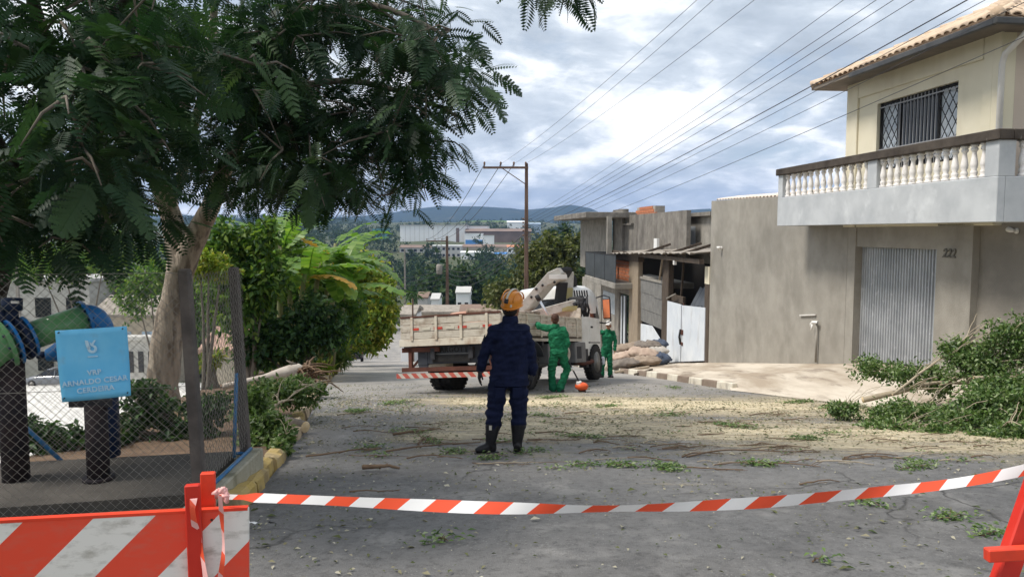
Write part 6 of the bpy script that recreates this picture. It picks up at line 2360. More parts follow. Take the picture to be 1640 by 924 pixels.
def build_barriers():
    # left barricade: striped board on stubby red posts
    a, b = P(-120, 845, 2.75), P(397, 797, 3.0)
    d = (b - a); ln = math.hypot(d.x, d.y)
    rz = math.atan2(d.y, d.x)
    bh = .315
    roll = math.atan2(d.z, ln)
    o = empty('barricade', (b.x, b.y, gz(b.y)), rz, label='red and white striped wooden barricade board before the fence', cat='barricade')
    zt = b.z - gz(b.y)
    mb = MB(); mb.box((0, 0, 0), (1.55, .028, bh))
    bd = mb.build('board', M('barrier_board', None), o, bevel=.004); bd.location = (-1.55 / 2, 0, zt - bh / 2 - .02); bd.rotation_euler = (0, -roll * .0 + .025, 0)
    mb = MB(); mb.box((0, 0, 0), (1.55, .031, .012)); e = mb.build('board_edge', M('barrier_red', None), o); e.location = (-1.55 / 2, 0, zt + .002 - .02 - .004); e.rotation_euler = (0, .025, 0)
    for dy, w, dx in ((.045, .045, 0.0), (-.037, .045, -.045)):
        mb = MB(); mb.bar((-.175 + dx * .5, dy, -.02), (-.16 + dx, dy, zt + .105 - (.02 if dx else 0)), w + .012, .032, up=(0, 1, 0))
        mb.build('leg', M('barrier_red' if dx == 0 else 'barrier_red2', None), o, bevel=.004)
    for dy in (.045, -.037):
        mb = MB(); mb.bar((-1.35, dy, -.03), (-1.32, dy, zt - .02), .055, .032, up=(0, 1, 0)); mb.build('leg', M('barrier_red', None), o)
    mb = MB(); mb.box((-.14, -.0165, zt - .075), (.008, .006, .008)); mb.build('bolt', M('rust_dark', None), o)
    mb = MB(); mb.bar((-.22, .02, .25), (-1.3, .02, .25), .03, .05); mb.build('brace', M('barrier_red', None), o)
    # right barricade: only one leaning leg and its cross piece show
    q = P(1600, 924, 2.55)
    g = gz(2.6)
    o2 = empty('barricade', (q.x, 2.6, g), 0, label='red trestle leg with cross piece at the right edge', cat='barricade')
    lo, hi = P(1585, 990, 2.5), P(1660, 775, 2.62)
    dl = (hi - lo)
    lo2 = lo - dl * ((lo.z - g) / dl.z)
    mb = MB(); mb.bar(lo2 - o2.location, hi + dl * .12 - o2.location, .075, .045, up=(0, 1, 0)); mb.build('leg', M('barrier_red2', None), o2, bevel=.005)
    c0, c1 = P(1579, 888, 2.50), P(1720, 880, 2.50)
    mb = MB(); mb.bar(c0 - o2.location, c1 - o2.location, .035, .045); mb.build('cross_piece', M('barrier_red', None), o2, bevel=.004)
    far = Vector((hi.x + .75, hi.y + .05, g))
    mb = MB(); mb.bar(far - o2.location, hi + dl * .12 + Vector((.06, .08, 0)) - o2.location, .075, .045, up=(0, 1, 0)); mb.build('leg', M('barrier_red2', None), o2, bevel=.005)
    # small patch of red seen past the branch pile: a cone-like marker is cut by the frame edge
    # tape across the street
    pts, ups, wd = [], [], []
    ctrl = [(362, 795), (420, 797), (520, 801), (640, 807), (780, 813), (930, 815), (1080, 812), (1230, 804), (1380, 790), (1500, 778), (1580, 766), (1660, 748), (1740, 730)]
    n = 80
    for i in range(n + 1):
        t = i / n
        px = 355 + (1745 - 355) * t
        py = float(np.interp(px, [c[0] for c in ctrl], [c[1] for c in ctrl]))
        Y = 2.98 - .12 * math.sin(t * PI) - .25 * t
        pts.append(P(px, py, Y))
        tw = .35 * math.sin(t * 9) + .25 * math.sin(t * 23 + 1)
        ups.append(Vector((0, math.sin(tw), math.cos(tw))))
        wd.append(.042 - .006 * math.sin(t * 17) - (.02 if t < .03 else 0))
    # smooth the control polyline
    for _ in range(6):
        pts = [pts[0]] + [(pts[i - 1] + pts[i] * 2 + pts[i + 1]) / 4 for i in range(1, n)] + [pts[-1]]
    ribbon('warning_tape', pts, wd, .205, None, label='red and white warning tape sagging across the street', cat='tape', ups=ups, phase=.06)
    tapeo = bpy.data.objects['warning_tape']
    # loose tape ends hanging over the board
    f = -0.022
    def hang(ctrl, w, lab, ph):
        pts, ups, wd = [], [], []
        m = 24
        for i in range(m + 1):
            t = i / m
            x = float(np.interp(t, np.linspace(0, 1, len(ctrl)), [c[0] for c in ctrl]))
            y = float(np.interp(t, np.linspace(0, 1, len(ctrl)), [c[1] for c in ctrl]))
            Y = 2.90 - .02 * math.sin(t * 7 + ph)
            pts.append(P(x, y, Y))
            an = .5 * math.sin(t * 6 + ph)
            ups.append(Vector((math.cos(an), math.sin(an), .05)))
            wd.append(w * (1 - .35 * math.sin(t * 5 + ph) ** 2))
        ribbon('tape_end', pts, wd, .17, tapeo, label=lab, ups=ups, phase=ph * .05, cols=('tape_red', 'tape_pink'))
    hang([(310, 798), (308, 815), (311, 838), (318, 858), (323, 885), (330, 930)], .030, None, 0.3)
    hang([(352, 792), (354, 815), (356, 840), (358, 870), (357, 895), (352, 930)], .020, None, 1.7)
    # knot
    mb = MB()
    rr = random.Random(3)
    for k in range(7):
        c = P(352 + rr.uniform(-4, 10), 793 + rr.uniform(-7, 5), 2.93)
        mb.tube([c + Vector((rr.uniform(-.02, .02), rr.uniform(-.01, .01), rr.uniform(-.02, .02))) for _ in range(4)], [.006, .012, .010, .004], 6)
    mb.build('knot', M('tape_pink', None), tapeo)


build_fence()
build_sign()
build_pipes()
build_barriers()
# ------------------------------------------------------------------ trees and plants
def frond_template(np_=11, ln=1.0, detail=False, droop=.28, wid=.30, seed=0):
    """bipinnate leaf along +x, unit length; returns V, F (tris)"""
    V, Fc = [], []
    rr = random.Random(seed)
    for i in range(np_):
        t = 0.12 + 0.86 * i / (np_ - 1)
        L = wid * (1 + (rr.uniform(-.22, .12) if seed else 0)) * math.sin(PI * (0.16 + 0.80 * t)) ** 0.8 + .03
        z = -droop * t * t
        for s in (-1, 1):
            base = Vector((t, 0, z))
            d = Vector((0.42 + (rr.uniform(-.15, .15) if seed else 0), s * 0.9, -0.16 + (rr.uniform(-.25, .12) if seed else 0))).normalized()
            w = Vector((0.9, -s * .42, 0)).normalized() * 0.041
            if not detail:
                b = len(V)
                V += [base, base + d * L * .5 + w + Vector((0, 0, .008)), base + d * L, base + d * L * .5 - w + Vector((0, 0, .008))]
                Fc += [(b, b + 1, b + 2), (b, b + 2, b + 3)]
            else:
                for k in range(6):
                    c = base + d * L * (k + .5) / 6.2
                    lw = w * (1.25 - .1 * k)
                    for q in (-1, 1):
                        b = len(V)
                        e = d * L * .09
                        V += [c - e, c + lw * q * 1.15 + e * .2, c + lw * q * .8 + e * 1.25, c + e]
                        Fc += [(b, b + 1, b + 2), (b, b + 2, b + 3)]
    b = len(V)
    for k in range(4):
        t = k / 3
        z = -droop * t * t
        V += [Vector((t, -.008 * (1 - t) - .002, z)), Vector((t, .008 * (1 - t) + .002, z))]
    for k in range(3):
        Fc += [(b + 2 * k, b + 2 * k + 2, b + 2 * k + 3), (b + 2 * k, b + 2 * k + 3, b + 2 * k + 1)]
    return np.array([tuple(v) for v in V]), np.array(Fc)


def frames(dr, nrm):
    x = unit(dr)
    y = unit(np.cross(nrm, x))
    z = np.cross(x, y)
    return np.stack([x, y, z], 2)          # columns


LOWX = [-260, -100, 0, 60, 110, 150, 200, 240, 300, 360, 420, 480, 560, 620, 680, 720, 760, 790, 806]
LOWY = [380, 395, 395, 405, 428, 405, 345, 290, 300, 335, 330, 335, 345, 345, 312, 275, 235, 185, 165]
RIGX = [0, 60, 120, 180, 250, 300]
RIGY = [768, 780, 788, 800, 756, 690]


def clump_sites(n, x0, x1, y0, d0, d1, seed):
    r = random.Random(seed)
    out = []
    while len(out) < n:
        px = r.uniform(x0, x1); py = r.uniform(y0, 400)
        lo = float(np.interp(px, LOWX, LOWY)) - 30
        if py > lo:
            continue
        if px > float(np.interp(py, RIGX, RIGY)) - 50:
            continue
        if 215 < px < 300 and 250 < py < 330 and r.random() < .8:
            continue
        Y = r.uniform(d0, d1)
        out.append((px, py, Y))
    return out


def canopy(tree, org, sites, per, size, tag_seed, mat, nparts, lsz=.32):
    """clumps of bipinnate leaves round each site; the leaves that show largest become parts"""
    r = np.random.default_rng(tag_seed)
    pos, dr, nr, sz = [], [], [], []
    for px, py, Y in sites:
        c = np.array(P(px, py, Y))
        k = per
        o = unit(r.normal(size=(k, 3)))
        rad = size * (0.25 + 0.75 * r.random((k, 1)))
        p = c + o * rad * np.array([1.0, 1.0, 0.55])
        d = o * np.array([1.0, 1.0, .5]) + r.normal(size=(k, 3)) * .35 + np.array([0, 0, -.45])
        pos.append(p); dr.append(d); nr.append(np.tile([0, 0, 1.0], (k, 1)) + r.normal(size=(k, 3)) * .35)
        sz.append(lsz * (.75 + .5 * r.random(k)))
    tw = MB()
    rt = random.Random(tag_seed)
    for px, py, Y in sites:
        c = P(px, py, Y)
        o_ = sorted((P(*q) for q in rt.sample(sites, min(24, len(sites)))), key=lambda q: (q - c).length)
        e = o_[1] if (o_[0] - c).length < .05 else o_[0]
        for q in (e, c + Vector((rt.uniform(-.4, .4), rt.uniform(-.4, .4), rt.uniform(-.35, .1))), c + Vector((rt.uniform(-.4, .4), rt.uniform(-.4, .4), rt.uniform(-.35, .1)))):
            if (q - c).length < 1.6:
                tw.tube([c - Vector(org), c.lerp(q, .5) + Vector((0, 0, .05)) - Vector(org), q - Vector(org)], [.012, .009, .004], 5)
    tw.build('twigs', M('bark_grey', None), tree, kind='stuff')
    pos, dr, nr, sz = np.concatenate(pos), np.concatenate(dr), np.concatenate(nr), np.concatenate(sz)
    T, Fc = frond_template(11)
    R = frames(dr, nr)
    # screen position, to pick the large visible ones
    ppx = CXP + F_PX * pos[:, 0] / pos[:, 1]
    ppy = HZ - F_PX * (pos[:, 2] - EYE) / pos[:, 1]
    vis = (ppx > 5) & (ppx < 1600) & (ppy > 5) & (ppy < 900)
    score = np.where(vis, sz / pos[:, 1], 0)
    big = np.argsort(-score)[:nparts]
    isbig = np.zeros(len(pos), bool); isbig[big] = score[big] > 0
    rest = ~isbig
    W = np.einsum('nij,vj->nvi', R[rest], T) * sz[rest][:, None, None] + pos[rest][:, None, :] - np.array(org)
    n, v = W.shape[0], len(T)
    FF = (Fc[None] + (np.arange(n) * v)[:, None, None]).reshape(-1, 3)
    rv = np.clip(r.beta(1.6, 2.6, n), 0, 1)
    link('crown', np_mesh('crown', W.reshape(-1, 3), FF, mat, np.repeat(rv, v)), tree, kind='stuff')
    vars_ = []
    for k in range(9):
        Td, Fd = frond_template(9 + k % 4, detail=True, droop=.15 + .06 * (k % 5), wid=.24 + .03 * (k % 4), seed=k + 1)
        vars_.append(np_mesh('leaf', Td, Fd, mat, np.full(len(Td), .08 + .095 * k)))
    for i in np.nonzero(isbig)[0]:
        o = link('leaf', vars_[int(r.integers(0, 9))], tree)
        m = Matrix(R[i].tolist()).to_4x4() @ Matrix.Scale(float(sz[i]) * 1.05, 4)
        m.translation = Vector(pos[i]) - Vector(org)
        o.matrix_local = m


def limb(mb, pts, r0, r1, n=10, jit=0.03, seed=0.0):
    pts = [Vector(p) for p in pts]
    out, rad = [], []
    m = 5
    tot = (len(pts) - 1) * m
    for i in range(len(pts) - 1):
        for k in range(m):
            t = k / m
            p0 = pts[max(i - 1, 0)]; p1 = pts[i]; p2 = pts[i + 1]; p3 = pts[min(i + 2, len(pts) - 1)]
            q = 0.5 * ((2 * p1) + (-p0 + p2) * t + (2 * p0 - 5 * p1 + 4 * p2 - p3) * t * t + (-p0 + 3 * p1 - 3 * p2 + p3) * t ** 3)
            out.append(q)
    out.append(pts[-1])
    for i, q in enumerate(out):
        t = i / (len(out) - 1)
        rad.append((r0 + (r1 - r0) * t) * (1 + .10 * fbm(i * .6 + seed, seed)))
        out[i] = q + Vector((fbm(i * .5, seed), fbm(i * .5, seed + 5), 0)) * jit * (1 if 0 < i < len(out) - 1 else 0)
    mb.tube(out, rad, n)


def build_big_trees():
    # --- pale-barked tree behind the fence
    b = P(262, 668, 12.0)
    zb = terrain(b.x, 12.0) - .05
    org = Vector((b.x, 12.0, zb))
    t = empty('shade_tree', org, label='large tree with pale forked trunk and feathery dark foliage', cat='tree')
    A = lambda px, py, Y: P(px, py, Y) - org
    mb = MB()
    fork = A(292, 405, 11.9)
    limb(mb, [(.02, 0, -.3), (.03, 0, .0), (.0, 0, .35), A(268, 540, 12.0), A(283, 470, 12.0), fork], .29, .20, 16, .02, 2.0)
    mb.build('trunk', M('bark_pale', None), t)
    for pts, r0, r1 in (([fork - Vector((0, 0, .3)), A(275, 350, 11.9), A(258, 300, 11.7), A(240, 255, 11.4), A(225, 150, 11.0), A(240, 20, 10.5)], .19, .06),
                        ([fork - Vector((0, 0, .25)), A(318, 370, 11.8), A(338, 330, 11.6), A(365, 260, 11.2), A(420, 150, 10.5), A(470, 20, 9.8)], .20, .07),
                        ([A(268, 330, 11.8), A(290, 285, 11.6), A(300, 240, 11.3), A(330, 120, 10.8), A(350, -40, 10.2)], .10, .04)):
        m_ = MB(); limb(m_, pts, r0, r1, 12, .02, r0 * 7); m_.build('limb', M('bark_pale', None), t)
    for k, pts in enumerate(([A(365, 260, 11.2), A(450, 240, 10.4), A(560, 250, 9.6), A(650, 260, 9.0)], [A(420, 150, 10.5), A(540, 130, 9.8), A(650, 150, 9.2), A(740, 190, 8.8)],
                             [A(470, 20, 9.8), A(600, 10, 9.2), A(720, 60, 8.8)], [A(338, 330, 11.6), A(400, 300, 11), A(480, 300, 10.4)], [A(470, 20, 9.8), A(560, -90, 9.2), A(680, -120, 8.6), A(800, -60, 8.2), A(880, -8, 8.0)],
                             [A(240, 20, 10.5), A(200, -120, 10)], [A(225, 150, 11), A(150, 120, 10.2), A(90, 90, 9.4)])):
        m_ = MB(); limb(m_, pts, .055, .018, 8, .03, k * 3.1); m_.build('branch', M('bark_grey', None), t)
    sites = clump_sites(158, 170, 800, -20, 7.6, 10.8, 21) + clump_sites(36, 150, 860, -330, 7.4, 10.5, 22)
    sites = [s for s in sites]
    sites += [(350, 300, 10.6), (400, 312, 10.2), (455, 305, 10.0), (510, 312, 9.6), (570, 315, 9.2), (625, 312, 9.0), (670, 285, 8.8), (215, 300, 10.4)]
    # the spray that hangs in at the top of the frame
    sites += [(895, -28, 8.0), (918, -30, 8.1), (880, -45, 8.0), (905, -70, 8.1), (850, -60, 8.1)]
    # the crown goes on above the frame, unseen clumps added over the near street to shade it
    ro = random.Random(77)
    while len(sites) < 222:
        X, Yv, Zv = ro.uniform(-1.5, 2.6), ro.uniform(3.0, 7.6), ro.uniform(4.0, 6.6)
        py = HZ - F_PX * (Zv - .8 - EYE) / Yv
        if py < -40:
            sites.append((CXP + F_PX * X / Yv, HZ - F_PX * (Zv - EYE) / Yv, Yv))
    for pts in ([A(560, -90, 9.2), Vector((-1.2, 7.0, 5.2)) - org, Vector((-.6, 5.2, 5.6)) - org, Vector((.8, 3.6, 5.5)) - org],):
        m_ = MB(); limb(m_, pts, .06, .02, 8, .03, 4.4); m_.build('branch', M('bark_grey', None), t)
    canopy(t, org, sites, 18, .45, 31, M_leaf('frond'), 150, .32)
    # --- dark-barked tree at the left, nearer
    xb = P(-55, 700, 6.9)
    zb = terrain(xb.x, 6.9)
    org2 = Vector((xb.x, 6.9, zb))
    t2 = empty('shade_tree', org2, label='dark-trunked tree cut by the left edge with big feathery leaves', cat='tree')
    A2 = lambda px, py, Y: P(px, py, Y) - org2
    mb = MB(); limb(mb, [(-.1, .0, -.2), (-.05, 0, .4), A2(-25, 470, 6.8), A2(5, 370, 6.7), A2(25, 290, 6.6), A2(48, 225, 6.4)], .21, .12, 14, .015, 4); mb.build('trunk', M('bark_dark', None), t2)
    for k, pts in enumerate(([A2(48, 225, 6.4), A2(90, 140, 6.2), A2(150, 60, 5.9), A2(220, -20, 5.6)], [A2(25, 290, 6.6), A2(-20, 200, 6.4), A2(-80, 100, 6.2)], [A2(48, 225, 6.4), A2(110, 230, 6.0), A2(180, 270, 5.7)], [A2(90, 140, 6.2), A2(60, 30, 5.8), A2(40, -80, 5.4)])):
        m_ = MB(); limb(m_, pts, .085, .02, 8, .02, k * 1.7); m_.build('branch', M('bark_dark', None), t2)
    sites2 = clump_sites(52, -120, 265, -30, 4.6, 6.6, 41) + clump_sites(26, -330, 420, -420, 4.2, 6.8, 42)
    sites2 += [(60, 372, 6.0), (105, 385, 5.8), (140, 372, 6.2), (175, 345, 6.0), (205, 350, 6.4), (232, 352, 6.2), (20, 350, 6.3), (90, 340, 6.4), (150, 320, 6.4), (235, 320, 6.5)]
    canopy(t2, org2, sites2, 16, .40, 51, M_leaf('frond'), 150, .30)


def M_leaf(n):
    return MATS[n]


def bush(name, px, py, Y, blobs, n, L, W, mat, label, cat='shrub', group=None, stems=4, base=None):
    """blobs given as (px, py, rx, ry) in photo pixels at distance Y (+ own depth spread)"""
    b = P(px, py, Y)
    zb = surf(b.x, Y) - .06 if base is None else base
    org = Vector((b.x, Y, zb))
    o = empty(name, org, label=label, cat=cat, group=group)
    bl = []
    for q in blobs:
        bx_, by_, rx, ry = q[:4]
        dY = q[4] if len(q) > 4 else random.uniform(-.4, .4) * rx / F_PX * Y
        c = P(bx_, by_, Y + dY)
        bl.append((tuple(c), (rx / F_PX * Y, max(rx, ry) * .8 / F_PX * Y, ry / F_PX * Y)))
    for k in range(stems):
        c = Vector(bl[k % len(bl)][0]) - org
        m_ = MB(); limb(m_, [(random.uniform(-.1, .1), random.uniform(-.1, .1), -.1), Vector((c.x * .4, c.y * .4, c.z * .45)), c], .05 * Y / 20 + .02, .015, 6, .03, k + px)
        m_.build('stem', M('bark_grey', None), o)
    leaf_cloud('foliage', bl, n, L, W, mat, o, shell=.45, origin=org, kind='stuff')
    return o


def banana_leaf(name, length, width, curve, mat, seed, torn=.5):
    r = random.Random(seed)
    mb = MB()
    n = 18
    V, Fc, rn = [], [], []
    def mid(t):
        a = curve * t
        # arc bending over: x out, z up then down
        return Vector((length * (math.sin(a) / curve if curve > .01 else t), 0, length * ((1 - math.cos(a)) / curve) * -1 if curve > .01 else 0))
    for s in (-1, 1):
        t = .10
        while t < .99:
            dt = r.uniform(.03, .09)
            t2 = min(.995, t + dt)
            w1 = width / 2 * math.sin(PI * min(1, .08 + .92 * t)) ** .55; w2 = width / 2 * math.sin(PI * min(1, .08 + .92 * t2)) ** .55
            dr1 = -.25 * w1 * (1 + r.uniform(-.6, .9)); dr2 = dr1 + r.uniform(-.08, .08) * w2
            gap = dt * torn * .30 if r.random() < torn else 0
            fw = .18 * length * .35
            p1, p2 = mid(t), mid(t2)
            b = len(V)
            V += [p1, p1 + Vector((fw * .5 * .35 + gap * length, s * w1, dr1)), p2 + Vector((fw * .35 * .5 - gap * length, s * w2, dr2)), p2]
            Fc.append((b, b + 1, b + 2, b + 3) if s > 0 else (b + 3, b + 2, b + 1, b))
            rn += [r.random()] * 4
            t = t2
    for k in range(8):
        t0, t1 = k / 8, (k + 1) / 8
        a, c = mid(t0), mid(t1)
        h = .022 * (1 - t0) + .004
        b = len(V)
        V += [a + Vector((0, -h, .006)), a + Vector((0, h, .006)), c + Vector((0, h * .85, .006)), c + Vector((0, -h * .85, .006))]
        Fc.append((b, b + 1, b + 2, b + 3)); rn += [.95] * 4
    return np_mesh(name, [tuple(v) for v in V], Fc, mat, rn, smooth=False)


def banana_plant(px, Y, h, label, seed, nl=8, lean=0.0):
    b = P(px, 560, Y)
    zb = surf(b.x, Y) - .1
    o = empty('banana_plant', (b.x, Y, zb), label=label, cat='banana plant', group='banana plants beside the street')
    r = random.Random(seed)
    for k in range(2):
        mb = MB(); dx = k * .3 - .1
        mb.tube([(dx, k * .2, -.1), (dx + lean * .3, k * .2, h * .5), (dx * .5 + lean, k * .1, h * (1 - .25 * k))], [.13, .10, .06], 10)
        mb.build('stem', M('banana_stem', None), o)
    for i in range(nl):
        az = 2 * PI * i / nl + r.uniform(-.4, .4) + seed
        ln = r.uniform(1.9, 2.7); cv = r.uniform(.9, 1.7)
        dry = r.random() < .06
        me = banana_leaf('leaf', ln, r.uniform(.5, .7), cv, MATS['banana_dry' if dry else 'banana_leaf'], seed * 31 + i, .6)
        lf = link('leaf', me, o)
        el = r.uniform(.35, 1.15)
        lf.matrix_local = Matrix.Translation((lean, 0, h * r.uniform(.82, 1.0))) @ Matrix.Rotation(az, 4, 'Z') @ Matrix.Rotation(-el, 4, 'Y') @ Matrix.Rotation(r.uniform(-.3, .3), 4, 'X')
    return o


def build_left_plants():
    # dark shrubs and small trees beside the street, far to near
    bush('leafy_tree', 480, 590, 25.5, [(400, 440, 45, 60), (450, 400, 40, 45), (440, 500, 55, 55), (500, 470, 50, 55), (510, 530, 45, 45), (420, 560, 40, 35), (560, 500, 35, 40), (380, 500, 35, 50)],
         7600, .25, .13, MATS['leaf_mid'], 'dense dark green leafy tree beside the street', 'tree', stems=6)
    bush('leafy_tree', 400, 580, 20.0, [(365, 400, 35, 45), (420, 380, 35, 30), (390, 470, 40, 55), (350, 470, 22, 40), (430, 450, 30, 40)],
         4600, .20, .11, MATS['leaf_mid'], 'glossy mid-green tree behind the second fence post', 'tree', stems=5)
    bush('leafy_tree', 535, 570, 34.0, [(560, 440, 40, 40), (600, 470, 32, 45), (610, 510, 28, 35), (575, 525, 40, 30), (545, 545, 30, 22), (600, 545, 22, 16)],
         5200, .28, .14, MATS['leaf_yellow'], 'bright yellow-green tree overhanging the street', 'tree', stems=5)
    bush('dark_hedge', 548, 572, 42.0, [(560, 548, 22, 18), (585, 545, 18, 16), (540, 555, 20, 15), (600, 538, 10, 12)], 1800, .30, .15, MATS['leaf_dark'], 'low dark hedge behind the parked black car', 'hedge', stems=3)
    bush('leafy_tree', 470, 590, 20.5, [(440, 545, 40, 32), (490, 540, 40, 30), (525, 535, 32, 30), (410, 560, 34, 26), (500, 500, 34, 26)], 4200, .19, .10, MATS['leaf_dark'], 'low dark shrubby tree hiding the banana stems', 'tree', stems=4)
    banana_plant(500, 22.5, 3.6, 'banana plant with broad leaves arching over the dark tree', 3, 10, .35)
    banana_plant(522, 25.0, 3.9, 'banana plant leaning over the street side', 5, 10, .7)
    banana_plant(530, 29.0, 5.0, 'tall banana plant rising behind the others', 8, 9, .3)
    banana_plant(478, 21.5, 3.2, 'short banana plant in front of the dark shrubs', 14, 9, .3)
    banana_plant(515, 23.5, 2.9, 'low banana plant whose leaves hang toward the kerb', 17, 9, .6)
    banana_plant(455, 23.5, 4.3, 'banana plant half hidden behind the dark leafy tree', 11, 8)
    bush('yellow_shrub', 330, 560, 17.0, [(335, 420, 28, 20), (355, 430, 22, 16), (320, 435, 20, 16)], 1000, .13, .06, MATS['leaf_yellow'], 'yellowish twiggy shrub behind the pale trunk', stems=3)
    bush('grass_clump', 545, 592, 25.0, [(530, 572, 20, 9), (545, 578, 12, 8), (515, 575, 12, 8)], 1100, .26, .025, MATS['grass_blade'], 'bright green grass clump at the verge beyond the log', 'grass', stems=0)
    bush('agave_plant', 508, 600, 22.0, [(500, 590, 14, 8), (520, 590, 10, 6)], 120, .40, .06, MATS['leaf_yellow'], 'low strap-leaved plant beside the roots', 'plant', stems=0)
    bush('low_shrub', 345, 590, 17.5, [(340, 575, 12, 12), (333, 580, 8, 10)], 260, .22, .07, MATS['leaf_yellow'], 'small pale shrub seen between the fence posts', stems=2)
    # weeds and cut foliage inside and behind the fence
    bush('weed_shrub', 300, 705, 9.0, [(250, 655, 45, 25), (300, 690, 50, 30), (200, 690, 40, 26), (340, 650, 35, 22), (230, 625, 30, 14)], 3600, .085, .045, MATS['leaf_dark'], 'tangled dark weeds behind the fence foot', stems=5)
    bush('weed_shrub', 80, 720, 8.4, [(60, 700, 45, 22), (120, 705, 40, 20), (20, 690, 40, 22), (170, 700, 25, 22)], 2400, .085, .045, MATS['leaf_dark'], 'low dark weeds under the pipes at left', stems=4)
    # fallen logs in the undergrowth
    for k, (a, b, r0, r1, lab) in enumerate(((P(215, 632, 10.2), P(275, 668, 9.6), .07, .09, 'short cut log with pale end in the weeds behind the sign'), (P(120, 700, 8.9), P(235, 648, 9.6), .025, .02, 'thin bare branch lying across the weeds'))):
        mb = MB(); limb(mb, [(0, 0, 0), (b - a) * .5, b - a], r0, r1, 10, .01, k)
        o = mb.build('cut_log', M('bark_grey' if k == 0 else 'twig_pale', None), None, lab, 'log'); o.location = a
        if k == 0:
            d = (b - a).normalized(); m_ = MB(); R = d.to_track_quat('Z', 'Y').to_matrix(); m_.lathe([(r1 * .98, 0), (r1 * .9, .012), (0.001, .013)], 12, c=(b - a), R=R); m_.build('cut_face', M('cut_wood', None), o)


def cut_branch(name, a, b, r0, leaf_blobs, n, label, group, mat='leaf_cut', L=.075, sub=6, bark='twig_pale', seed=0, butt=True):
    """a felled branch: limb, side twigs, foliage"""
    a, b = Vector(a), Vector(b)
    o = empty(name, a, label=label, cat='branch', group=group)
    d = b - a
    r = random.Random(seed)
    m_ = MB(); limb(m_, [(0, 0, 0), d * .35 + Vector((0, 0, .05)), d * .7 + Vector((r.uniform(-.1, .1), r.uniform(-.1, .1), .08)), d], r0, r0 * .3, 8, .02, seed); m_.build('limb', M(bark, None), o)
    if butt:
        R = (-d.normalized()).to_track_quat('Z', 'Y').to_matrix(); m_ = MB(); m_.lathe([(r0 * .98, 0), (r0 * .9, .008), (.001, .009)], 10, R=R); m_.build('cut_face', M('cut_wood', None), o)
    for k in range(sub):
        t = r.uniform(.25, .95)
        p = d * t + Vector((0, 0, .06))
        q = p + d.normalized() * r.uniform(.2, .6) + Vector((r.uniform(-.4, .4), r.uniform(-.4, .4), r.uniform(-.05, .28)))
        m_ = MB(); limb(m_, [p, p.lerp(q, .5) + Vector((0, 0, r.uniform(-.05, .1))), q], r0 * .35, r0 * .12, 6, .02, k + seed); m_.build('twig', M('twig_pale', None), o)
    if n:
        leaf_cloud('foliage', leaf_blobs, n, L, L * .5, MATS[mat], o, shell=.25, origin=a, kind='stuff', droop=.1)
    return o


def blob(px, py, Y, rx, ry, dz=.7):
    c = P(px, py, Y)
    return (tuple(c), (rx / F_PX * Y, rx * dz / F_PX * Y, ry / F_PX * Y))


